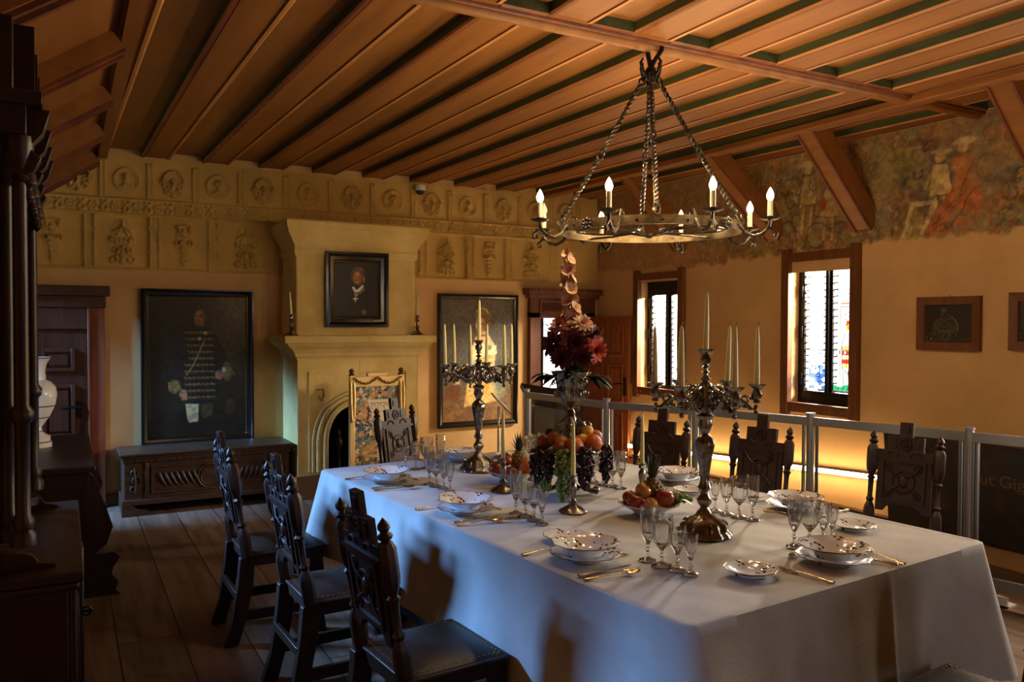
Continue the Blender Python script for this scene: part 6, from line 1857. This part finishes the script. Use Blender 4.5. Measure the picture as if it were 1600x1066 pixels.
def pineapple(label, p, s=1.0, tilt=0.0):
    t = thing('pineapple', label, 'fruit', p); t.rotation_euler = (0, tilt, 0.4); t.scale = (s, s, s)
    f = MB(); H, R0 = 0.105, 0.040
    f.lathe([(R0*math.sin(PI*(k/12)*0.92+0.14)*1.0 if 0 < k < 12 else 0.0, H*k/12) for k in range(13)], 20)
    for j in range(8):
        z = H*(j+0.6)/8.4; r = R0*math.sin(PI*(z/H)*0.92+0.14)
        for k in range(11):
            a = 2*PI*(k+0.5*(j % 2))/11
            f.ball((r*math.cos(a), r*math.sin(a), z), 0.0085, 6, 4, sc=(1, 1, 0.8))
    f.build('skin', pine_m, t)
    f = MB()
    rs = random.Random(3)
    for j in range(5):
        for k in range(7):
            a = 2*PI*(k+0.5*(j % 2))/7; sp = 0.036-0.007*j; L = 0.045+0.012*j
            d = Vector((math.cos(a), math.sin(a), 0))
            w = Vector((-math.sin(a), math.cos(a), 0))*0.005
            b0 = Vector((0, 0, H-0.004))+d*0.010
            p1 = b0+d*sp*0.5+Vector((0, 0, L*0.6)); p2 = b0+d*sp*1.15+Vector((0, 0, L))
            f.add([b0-w, b0+w, p1+w*0.8, p1-w*0.8, p2], [(0, 1, 2, 3), (3, 2, 4)])
    f.build('crown', leafm, t)
    return t
def grapes(label, p, L, W, m_, n=60, seed=1, lie=None, gr=0.0092):
    t = thing('grape_bunch', label, 'fruit', p)
    f = MB(); rs = random.Random(seed)
    pts = []
    tries = 0
    while len(pts) < n and tries < 4000:
        tries += 1
        q = rs.random()**1.1; r = W*(0.14+1.0*math.sin(min(1, (1-q)*1.6+0.05)*PI*0.5)*(0.35+0.65*min(1, q*5+0.2)))*0.55*(rs.random()**0.35)
        a = rs.random()*2*PI
        if lie: c = Vector((q*L, r*math.cos(a), abs(r*math.sin(a))*0.8+gr))
        else: c = Vector((r*math.cos(a), r*math.sin(a), -q*L))
        if all((c-o).length > gr*1.15 for o in pts):
            pts.append(c); f.ball(c, gr*rs.uniform(0.88, 1.1), 10, 7, sc=(1, 1, 1.12))
    f.build('berries', m_, t)
    if lie: MB().tube([(0, 0, gr), (L*0.5, 0, gr*1.5), (L*0.9, 0, gr)], 0.0022, 6).build('stalk', stemm, t); t.rotation_euler = (0, 0, lie)
    else: MB().tube([(0, 0, 0.012), (0, 0, -L*0.5), (0, 0, -L*0.95)], 0.0022, 6).build('stalk', stemm, t)
    return t
def fruit_dish(u_, v_, which):
    p = tp(u_, v_)
    t = thing('fruit_dish', 'low white porcelain fruit dish '+which, 'dish', p+Vector((0, 0, 0.001)))
    MB().lathe([(0.0, 0.004), (0.055, 0.0), (0.06, 0.002), (0.07, 0.015), (0.105, 0.035), (0.13, 0.048), (0.131, 0.052), (0.105, 0.040), (0.065, 0.020), (0.0, 0.014)], 48, flute=12, fa=0.02, fr=(0.03, 1)).build('dish_body', porc, t)
    return p
def F_(p, dx, dy, dz): return (p.x+dx*rgt.x+dy*(-rgt.y), p.y+dx*rgt.y+dy*rgt.x, p.z+dz)
p = fruit_dish(0.80, 1.00, 'under the near pineapple')
fruit('apple', 'dark red apple at the front left of the near fruit dish', F_(p, -0.065, -0.035, 0.062), 0.036, red_apple, apple=True, tilt=(0.2, 0.1))
fruit('apple', 'yellow and red apple on top of the near fruit dish', F_(p, -0.025, 0.00, 0.100), 0.035, blush, apple=True, tilt=(0.5, 0.4))
fruit('apple', 'small yellowish apple low at the front of the near fruit dish', F_(p, -0.005, -0.062, 0.054), 0.031, blush, apple=True, tilt=(0.3, -0.4))
fruit('apple', 'red apple at the rear left of the near fruit dish', F_(p, -0.075, 0.03, 0.062), 0.035, red_apple, apple=True)
fruit('apple', 'large glossy red apple right of the near pineapple', F_(p, 0.062, -0.02, 0.072), 0.041, red_apple, apple=True, tilt=(-0.2, 0.3))
pineapple('near pineapple standing among apples right of the centrepiece', F_(p, 0.018, 0.04, 0.035), 1.12, 0.04)
grapes('green grapes heaped at the right rim of the near fruit dish', F_(p, 0.085, 0.02, 0.045), 0.10, 0.055, grape_g, 55, 4, lie=-R(20))
lf_ = thing('fruit_leaf', 'dark green leaf hanging over the right rim of the near fruit dish', 'leaf', F_(p, 0.135, -0.045, 0.062))
def leaf_mesh(mb, base, d, L, W, droop=0.3, up=Vector((0, 0, 1)), n=6):
    d = Vector(d).normalized(); w = d.cross(up)
    if w.length < 1e-3: w = Vector((1, 0, 0))
    w.normalize(); V, F = [], []
    for i in range(n+1):
        t = i/n; c = Vector(base)+d*L*t-up*droop*L*t*t
        ww = W*math.sin(PI*min(1, t*0.93+0.05))**0.8
        V += [c-w*ww+up*0.12*ww, c, c+w*ww+up*0.12*ww]
    for i in range(n):
        a = i*3; F += [(a, a+1, a+4, a+3), (a+1, a+2, a+5, a+4)]
    mb.add(V, F)
f = MB(); leaf_mesh(f, (-0.01, 0, 0.012), (0.5, -0.3, -0.1), 0.085, 0.02, 0.6); f.build('blade', leafd, lf_)
MB().tube([(-0.03, 0.01, 0.014), (-0.01, 0, 0.012)], 0.002, 6).build('leaf_stalk', stemm, lf_)
p = fruit_dish(0.72, 1.93, 'under the far pineapple')
fruit('apple', 'red apple stacked on top of the far fruit dish', F_(p, -0.035, 0.0, 0.105), 0.038, red_apple, apple=True, tilt=(0.3, 0.2))
fruit('apple', 'red apple at the front left of the far fruit dish', F_(p, -0.078, -0.045, 0.062), 0.039, red_apple, apple=True)
fruit('apple', 'small dark red apple low at the front of the far fruit dish', F_(p, -0.008, -0.065, 0.054), 0.032, red_apple, apple=True)
fruit('orange', 'bright orange at the right of the far fruit dish', F_(p, 0.078, -0.03, 0.068), 0.041, orange_m)
pineapple('far pineapple left of the centrepiece', F_(p, 0.040, 0.045, 0.035), 1.08, -0.05)
fruit('apple', 'dark apple behind the stacked one in the far fruit dish', F_(p, -0.075, 0.035, 0.060), 0.035, dark_m, apple=True)

# ================================================================ CENTREPIECE
EP = tp(0.766, 1.50)
ep = thing('epergne', 'tall silver centrepiece with scroll feet, fruit basket and flower vase', 'centrepiece', EP+Vector((0, 0, 0.001)))
f = MB()
for k in range(4):
    M_ = Matrix.Rotation(PI/4+PI/2*k+TA, 4, 'Z')
    scroll(f, M_, [(0.03, 0, 0.13), (0.045, 0, 0.10), (0.05, 0, 0.06), (0.07, 0, 0.03), (0.10, 0, 0.018), (0.125, 0, 0.014)], [0.012, 0.015, 0.014, 0.012, 0.012, 0.010])
    scroll(f, M_, spiral(0.118, 0.024, 0.018, 0.005, -1.6, 4.0), 0.006)
    scroll(f, M_, spiral(0.055, 0.10, 0.026, 0.006, 1.0, -4.8), 0.006)
f.build('foot', silver, ep)
MB().lathe([(0.045, 0.02), (0.055, 0.035), (0.03, 0.05), (0.02, 0.08), (0.035, 0.11), (0.045, 0.14), (0.03, 0.165), (0.022, 0.18), (0.05, 0.19), (0.02, 0.20), (0.02, 0.30), (0.026, 0.33), (0.03, 0.36), (0.018, 0.38)], 24).build('stem', silver, ep)
MB().lathe([(0.02, 0.175), (0.08, 0.180), (0.135, 0.195), (0.158, 0.212), (0.160, 0.216), (0.135, 0.201), (0.08, 0.186), (0.02, 0.181)], 48).build('basket', silver, ep)
f = MB()
n = 90
f.tube([(0.160*math.cos(2*PI*k/n)+0.004*math.cos(k*1.3), 0.160*math.sin(2*PI*k/n), 0.216+0.004*math.sin(k*1.3)) for k in range(n)], 0.0075, 8, closed=True)
for k in range(44):
    a = 2*PI*k/44
    f.tube([(0.156*math.cos(a), 0.156*math.sin(a), 0.218), (0.168*math.cos(a+0.09), 0.168*math.sin(a+0.09), 0.214)], 0.005, 6)
f.build('basket_rim', silver, ep)
f = MB()
for k in range(4):
    M_ = Matrix.Rotation(PI/4+PI/2*k+0.2, 4, 'Z')
    scroll(f, M_, [(0.03, 0, 0.20), (0.075, 0, 0.23), (0.085, 0, 0.28), (0.065, 0, 0.33), (0.03, 0, 0.355), (0.015, 0, 0.375)], [0.008, 0.010, 0.010, 0.009, 0.009, 0.007])
    scroll(f, M_, spiral(0.05, 0.30, 0.02, 0.005, 0.5, 5.6), 0.005)
f.build('scroll_support', silver, ep)
MB().lathe([(0.015, 0.37), (0.024, 0.385), (0.013, 0.40), (0.018, 0.415), (0.045, 0.435), (0.058, 0.46), (0.062, 0.50), (0.070, 0.54), (0.088, 0.575), (0.090, 0.58), (0.066, 0.55), (0.0, 0.52)], 40, flute=10, fa=0.06, fr=(0.43, 0.6)).build('vase', silver, ep)
for k in range(9):
    f = MB()
    M_ = Matrix.Rotation(2*PI*k/9, 4, 'Z')
    scroll(f, M_, spiral(0.064, 0.48, 0.022, 0.005, -1.5, 4.5, 12), 0.0045)
    scroll(f, M_, spiral(0.074, 0.53, 0.018, 0.004, -1.0, 4.5, 12), 0.004)
    f.build('vase_ornament', silver, ep)
B_Z = 0.216
def E_(dx, dy, dz): return F_(EP, dx, dy, dz)
ff = [('orange', 'orange at the right rim of the centrepiece basket', (0.098, -0.075, 0.252), 0.043, orange_m), ('orange', 'orange behind the single taper in the centrepiece basket', (0.01, -0.115, 0.245), 0.043, orange_m),
      ('lemon', 'lemon beside the green grapes in the centrepiece basket', (-0.045, -0.085, 0.262), 0.028, lemon_m), ('lemon', 'lemon right of the single taper in the centrepiece basket', (0.048, -0.07, 0.268), 0.030, lemon_m),
      ('lemon', 'lemon perched highest in the centrepiece basket', (0.075, -0.035, 0.305), 0.026, lemon_m), ('peach', 'peach at the left of the centrepiece basket', (-0.125, -0.02, 0.246), 0.038, peach_m),
      ('peach', 'peach left of the centrepiece lemon, above the dark grapes', (-0.082, -0.055, 0.268), 0.034, peach_m), ('peach', 'peach at the right behind the rim orange', (0.115, -0.01, 0.27), 0.036, peach_m),
      ('plum', 'dark plum above the left grapes in the centrepiece basket', (-0.095, 0.02, 0.285), 0.027, dark_m), ('plum', 'dark plum topping the fruit right of the scrolls', (0.080, 0.02, 0.318), 0.024, dark_m),
      ('peach', 'peach low behind the green grapes in the centrepiece', (-0.06, -0.115, 0.238), 0.030, peach_m)]
for (nm, lab, q, r_, m_) in ff:
    fruit(nm, lab, E_(*q), r_, m_, sc=(1, 1, 1) if nm != 'lemon' else (1.25, 0.95, 0.95))
grapes('green grape bunch hanging at the front of the centrepiece', E_(-0.045, -0.165, 0.235), 0.235, 0.062, grape_g, 120, 2)
grapes('black grape bunch hanging at the far left of the centrepiece', E_(-0.155, -0.055, 0.225), 0.190, 0.062, grape_d, 105, 3)
grapes('smaller black grape bunch hanging behind the leftmost one', E_(-0.110, -0.115, 0.215), 0.130, 0.050, grape_d, 60, 5)
grapes('black grape bunch hanging right of the single taper', E_(0.058, -0.150, 0.240), 0.190, 0.060, grape_d, 105, 6)
grapes('black grape bunch hanging at the far right of the centrepiece', E_(0.165, -0.030, 0.235), 0.175, 0.052, grape_d, 85, 7)
grapes('little green grape bunch dangling below the leftmost black grapes', E_(-0.118, -0.10, 0.085), 0.060, 0.035, grape_g, 26, 8)

# flowers
petal_w = fruit_mat('cream_pink_petal', (226, 198, 160), (214, 150, 128), 0.5, (30, 30, 30))
petal_p = fruit_mat('dusty_pink_petal', (178, 110, 92), (140, 76, 66), 0.55, (30, 30, 30))
petal_r = fruit_mat('deep_red_petal', (92, 22, 24), (58, 14, 20), 0.5, (30, 30, 30))
petal_o = fruit_mat('coral_petal', (206, 82, 46), (168, 54, 32), 0.5, (30, 30, 30))
foliage_r = fruit_mat('bronze_leaf', (96, 62, 44), (62, 44, 32), 0.5)
def frame_of(d):
    d = Vector(d).normalized(); q = d.to_track_quat('Z', 'Y'); return q.to_matrix().to_4x4()
def bloom(name, label, p, d, r, m_, petals=(9, 12, 12, 10), group=None):
    t = thing(name, label, 'flower', p, group=group)
    f = MB(frame_of(d))
    for j, n_ in enumerate(petals):
        q = (j+1)/len(petals)
        for k in range(n_):
            a = 2*PI*(k+0.5*(j % 2))/n_
            dd = Vector((math.cos(a)*q, math.sin(a)*q, 1.05-q)).normalized()
            L = r*(0.45+0.55*q)
            leaf_mesh(f, dd*r*0.08, dd, L, r*0.17, 0.12, up=Vector((-math.cos(a)*(1-q)*0.9, -math.sin(a)*(1-q)*0.9, q+0.15)).normalized(), n=4)
    f.build('petals', m_, t, smooth=60)
    base = Vector((0, 0, 0))
    tgt = Vector((EP.x, EP.y, EP.z+0.53))-Vector(p)
    MB().tube([(0, 0, 0), tgt*0.5+Vector((0, 0, 0.01)), tgt], 0.0028, 6).build('flower_stem', leafd, t)
    return t
gl = thing('gladiolus', 'tall cream and pink gladiolus spike topping the centrepiece', 'flower', E_(0.0, -0.02, 0.53), group=None)
f = MB(); rs = random.Random(5)
for k in range(26):
    z = 0.17+0.017*k; a = k*2.4
    out = 0.070*(1-0.020*k)
    dd = Vector((math.cos(a), math.sin(a), 0.55)).normalized()
    b0 = Vector((0.012*math.sin(z*9), 0, z))
    for j in range(5):
        aa = 2*PI*j/5
        s_ = dd.orthogonal().normalized(); t_ = dd.cross(s_)
        pd = (dd+(s_*math.cos(aa)+t_*math.sin(aa))*0.85).normalized()
        leaf_mesh(f, b0+dd*0.006, pd, out*1.0, 0.024, 0.2, up=dd, n=4)
f.build('florets', petal_w, gl, smooth=60)
MB().tube([(0, 0, 0), (0.004, 0, 0.2), (0.012, 0, 0.42), (0.004, 0, 0.60)], [0.004, 0.0035, 0.003, 0.002], 6).build('flower_stem', leafm, gl)
gl.rotation_euler = (0.02, -0.03, 0)
bl = [('dahlia', 'deep red dahlia at the centre of the bouquet', (0.0, -0.095, 0.715), (0, -1, 0.15), 0.062, petal_r), ('dahlia', 'deep red dahlia at the left of the bouquet', (-0.085, -0.055, 0.710), (-0.7, -0.8, 0.2), 0.058, petal_r),
      ('dahlia', 'coral red dahlia at the right of the bouquet', (0.105, -0.075, 0.685), (0.5, -0.85, -0.1), 0.055, petal_o), ('dahlia', 'deep red dahlia low in the bouquet above the vase', (0.04, -0.100, 0.655), (0.1, -1, -0.3), 0.052, petal_r),
      ('dahlia', 'dusty pink flower below the gladiolus on the left', (-0.055, -0.055, 0.795), (-0.5, -0.6, 0.6), 0.050, petal_p), ('dahlia', 'pale pink flower below the gladiolus on the right', (0.045, -0.055, 0.805), (0.3, -0.7, 0.5), 0.048, petal_w),
      ('dahlia', 'deep red dahlia at the upper right of the bouquet', (0.095, -0.045, 0.755), (0.7, -0.6, 0.3), 0.050, petal_r), ('dahlia', 'deep red dahlia low at the left of the bouquet', (-0.05, -0.095, 0.650), (-0.4, -0.9, -0.2), 0.050, petal_r),
      ('dahlia', 'dusty red dahlia behind the gladiolus', (0.0, 0.06, 0.76), (0.1, 0.8, 0.5), 0.055, petal_r)]
f0 = rgt; f1 = Vector((-rgt.y, rgt.x, 0))
for (nm, lab, q, d, r_, m_) in bl:
    dw = f0*d[0]+f1*d[1]+Vector((0, 0, d[2]))
    bloom(nm, lab, E_(*q), dw, r_*1.22, m_)
def spray(label, q, d, n, L, W, m_, seed, spread=0.9):
    t = thing('foliage_spray', label, 'foliage', E_(0, 0, 0.53))
    rs = random.Random(seed)
    tip = Vector(E_(*q))-Vector(E_(0, 0, 0.53))
    f = MB()
    MB().tube([(0, 0, 0), tip*0.5+Vector((0, 0, 0.02)), tip], 0.0025, 6).build('stem', leafd, t)
    for k in range(n):
        b0 = tip*(0.45+0.55*k/n)+Vector((0, 0, 0.015))
        dw = f0*(d[0]+rs.uniform(-spread, spread))+f1*(d[1]+rs.uniform(-spread, spread))+Vector((0, 0, d[2]+rs.uniform(-spread, spread)*0.7))
        leaf_mesh(f, b0, dw, L*rs.uniform(0.7, 1.15), W*rs.uniform(0.8, 1.2), 0.3)
    f.build('leaves', m_, t, smooth=60)
    return t
spray('green leaves spreading low to the right of the bouquet', (0.13, -0.04, 0.55), (0.9, -0.2, -0.2), 18, 0.085, 0.019, leafm, 1, 0.6)
spray('broad dark leaves spreading low to the left of the bouquet', (-0.13, -0.03, 0.56), (-0.9, -0.3, -0.1), 12, 0.085, 0.026, leafd, 2, 0.5)
spray('dark leaves filling the front of the bouquet above the vase', (0.0, -0.10, 0.60), (0.0, -0.9, 0.0), 20, 0.06, 0.020, leafd, 3, 0.9)
spray('bronze leaves standing at the upper left of the bouquet', (-0.10, 0.0, 0.79), (-0.6, -0.2, 0.7), 12, 0.075, 0.018, foliage_r, 4, 0.6)
spray('feathery bronze sprigs at the upper right of the bouquet', (0.13, 0.0, 0.74), (0.9, -0.1, 0.5), 16, 0.07, 0.006, foliage_r, 5, 0.6)
spray('dark leaves behind the bouquet', (0.02, 0.08, 0.68), (0.0, 0.7, 0.3), 16, 0.08, 0.024, leafd, 6, 0.9)
t = spray('thin grass ears sticking out to the right of the bouquet', (0.185, -0.02, 0.71), (1.0, 0, -0.1), 8, 0.05, 0.003, petal_w, 7, 0.2)

# ================================================================ CHANDELIER
CC = Vector((2.62, 3.30, 0))
cd = thing('chandelier', 'round wrought iron ring chandelier with eight electric candles over the table', 'chandelier', (CC.x, CC.y, ZC))
def cl(p): return (p[0], p[1], p[2]-ZC)
ZR = 2.07; RR = 0.45
f = MB()
seg = 96; V, F = [], []
for k in range(seg):
    a = 2*PI*k/seg
    for (r_, z) in ((RR-0.004, -0.022), (RR+0.004, -0.022), (RR+0.004, 0.022), (RR-0.004, 0.022)):
        V.append((r_*math.cos(a), r_*math.sin(a), ZR-ZC+z))
for k in range(seg):
    a, b_ = k*4, ((k+1) % seg)*4
    for i in range(4): F.append((a+i, b_+i, b_+(i+1) % 4, a+(i+1) % 4))
f.add(V, F)
f.build('ring', ironband, cd, smooth=30)
f = MB()
base_a = math.atan2(-CC.y, -CC.x)
for k in range(24):
    a = base_a+2*PI*(k+0.5)/24
    f.ball((RR*1.012*math.cos(a), RR*1.012*math.sin(a), ZR-ZC), 0.0065, 8, 6)
f.build('rivet', black_iron, cd)
f = MB()
for s_ in (-1, 1):
    for rr_ in (0.16, 0.15):
        cx = 0.21*s_
        f.torus((cx*math.cos(base_a+PI/2), cx*math.sin(base_a+PI/2), ZR-ZC-0.004), rr_, 0.005, 40, 6)
for k in range(4):
    a = base_a+PI/4+k*PI/2
    f.tube([(0.02*math.cos(a), 0.02*math.sin(a), ZR-ZC-0.03), (0.12*math.cos(a+0.1), 0.12*math.sin(a+0.1), ZR-ZC-0.01), (0.28*math.cos(a), 0.28*math.sin(a), ZR-ZC-0.012), (RR*math.cos(a), RR*math.sin(a), ZR-ZC-0.01)], 0.006, 6)
f.build('inner_scrolls', iron, cd)
MB().ball((0, 0, ZR-ZC-0.03), 0.02, 12, 8, sc=(1, 1, 0.7)).build('boss', iron, cd)
def twisted(mb, a, b_, r=0.008, turns=14, gap=0.008):
    a, b_ = Vector(a), Vector(b_); d = (b_-a); L = d.length; d.normalize()
    s_ = d.orthogonal().normalized(); t_ = d.cross(s_)
    n = int(turns*8)
    for ph in (0, PI):
        mb.tube([a+d*L*i/n+(s_*math.cos(2*PI*turns*i/n+ph)+t_*math.sin(2*PI*turns*i/n+ph))*gap for i in range(n+1)], r, 6)
HZ = -0.20
for k, da in enumerate((-4, -94, 174, 86)):
    a = base_a-R(da)
    top = Vector((0.028*math.cos(a), 0.028*math.sin(a), HZ+0.03)); bot = Vector((RR*math.cos(a), RR*math.sin(a), ZR-ZC+0.05))
    mid = top.lerp(bot, 0.48+0.04*(k % 2))
    mid = mid-Vector((0, 0, 0.012))
    d1_ = (mid-top).normalized(); d2_ = (bot-mid).normalized()
    f = MB()
    twisted(f, top+d1_*0.04, mid-d1_*0.03, 0.0075, 7, 0.006)
    twisted(f, mid+d2_*0.03, bot-d2_*0.03, 0.0075, 7, 0.006)
    for p_ in (top+d1_*0.02, mid, bot):
        for s_ in (0, 1):
            f.torus(p_+(d1_ if s_ else -d1_)*0.012, 0.017, 0.0055, 16, 6, axis=('x', 'y')[s_])
    f.build('hanging_rod', iron, cd)
f = MB()
f.torus((0, 0, HZ+0.02), 0.03, 0.008, 20, 8, axis='x')
f.tube([(0, 0, HZ+0.03), (0, 0, -0.09)], 0.012, 8)
f.ball((0, 0, HZ+0.055), 0.028, 12, 8)
for k in range(4):
    a = base_a+PI/4+k*PI/2
    f.tube([(0.015*math.cos(a), 0.015*math.sin(a), HZ+0.02), (0.055*math.cos(a), 0.055*math.sin(a), HZ+0.045), (0.07*math.cos(a), 0.07*math.sin(a), HZ+0.09), (0.055*math.cos(a), 0.055*math.sin(a), HZ+0.11)], [0.011, 0.010, 0.008, 0.005], 8)
ux = Vector((math.cos(base_a+PI/2), math.sin(base_a+PI/2), 0))
f.tube([ux*0.0+Vector((0, 0, HZ+0.07)), ux*0.02+Vector((0, 0, -0.09)), ux*0.055+Vector((0, 0, -0.04)), ux*0.055+Vector((0, 0, -0.01))], 0.012, 8)
f.tube([ux*0.0+Vector((0, 0, HZ+0.07)), ux*-0.012+Vector((0, 0, -0.07)), ux*-0.02+Vector((0, 0, -0.02)), ux*-0.005+Vector((0, 0, -0.012))], 0.012, 8)
f.build('ceiling_hook', black_iron, cd)
# rosettes under the ring
for k in range(4):
    a = base_a+R(45+90*k)+0.1
    p_ = (RR*1.03*math.cos(a), RR*1.03*math.sin(a), ZR-ZC-0.005)
    f = MB()
    for j in range(8):
        b_ = 2*PI*j/8
        q = Vector(p_)+Vector((-math.sin(a), math.cos(a), 0))*0.022*math.cos(b_)+Vector((0, 0, 0.022*math.sin(b_)))
        f.ball(q, 0.0105, 8, 6)
    f.ball(p_, 0.013, 10, 8)
    f.build('rosette', iron, cd)
for k in range(8):
    a = base_a+R(27.5-45*k)   # first lamp left of the line to the camera
    e = Vector((math.cos(a), math.sin(a), 0)); tgt = Vector((-math.sin(a), math.cos(a), 0))
    def A_(r_, z, s_=0.0): return e*r_+tgt*s_+Vector((0, 0, z-ZC))
    f = MB()
    f.tube([A_(RR, 2.075), A_(RR+0.03, 2.035), A_(RR+0.07, 2.015), A_(RR+0.11, 2.025), A_(RR+0.14, 2.055), A_(RR+0.145, 2.085)], 0.0085, 8)
    f.tube([A_(RR+0.14, 2.055), A_(RR+0.16, 2.04), A_(RR+0.18, 2.025), A_(RR+0.175, 2.005), A_(RR+0.158, 2.01), A_(RR+0.162, 2.024)], [0.007, 0.007, 0.006, 0.006, 0.006, 0.004], 8)
    f.tube([A_(RR, 2.09), A_(RR-0.02, 2.12), A_(RR-0.045, 2.115), A_(RR-0.045, 2.095)], 0.006, 6)
    arm = f.build('lamp_arm', iron, cd)
    f = MB()
    c_ = A_(RR+0.145, 2.087)
    f.lathe([(0.0, 0.0), (0.03, 0.002), (0.046, 0.010), (0.048, 0.013), (0.03, 0.006), (0.0, 0.005)], 20, c_)
    f.lathe([(0.018, 0.0), (0.020, 0.02), (0.014, 0.022)], 12, c_)
    f.build('drip_pan', iron, arm)
    MB().lathe([(0.0125, 0.01), (0.0125, 0.095), (0.0, 0.096)], 16, c_).build('candle_sleeve', sleeve, arm)
    lit = k != 3 if False else (k != 3)
    MB().lathe([(0.008, 0.094), (0.016, 0.108), (0.018, 0.120), (0.012, 0.138), (0.003, 0.155), (0.0, 0.158)], 12, c_).build('bulb', bulb_m if lit else sleeve, arm)
    if lit:
        d = bpy.data.lights.new('chandelier_light', 'POINT')
        d.energy = 10.5; d.color = (1.0, 0.73, 0.41); d.shadow_soft_size = 0.02
        o = bpy.data.objects.new('chandelier_light', d); col.objects.link(o); o.parent = cd
        o.location = c_+Vector((0, 0, 0.18))
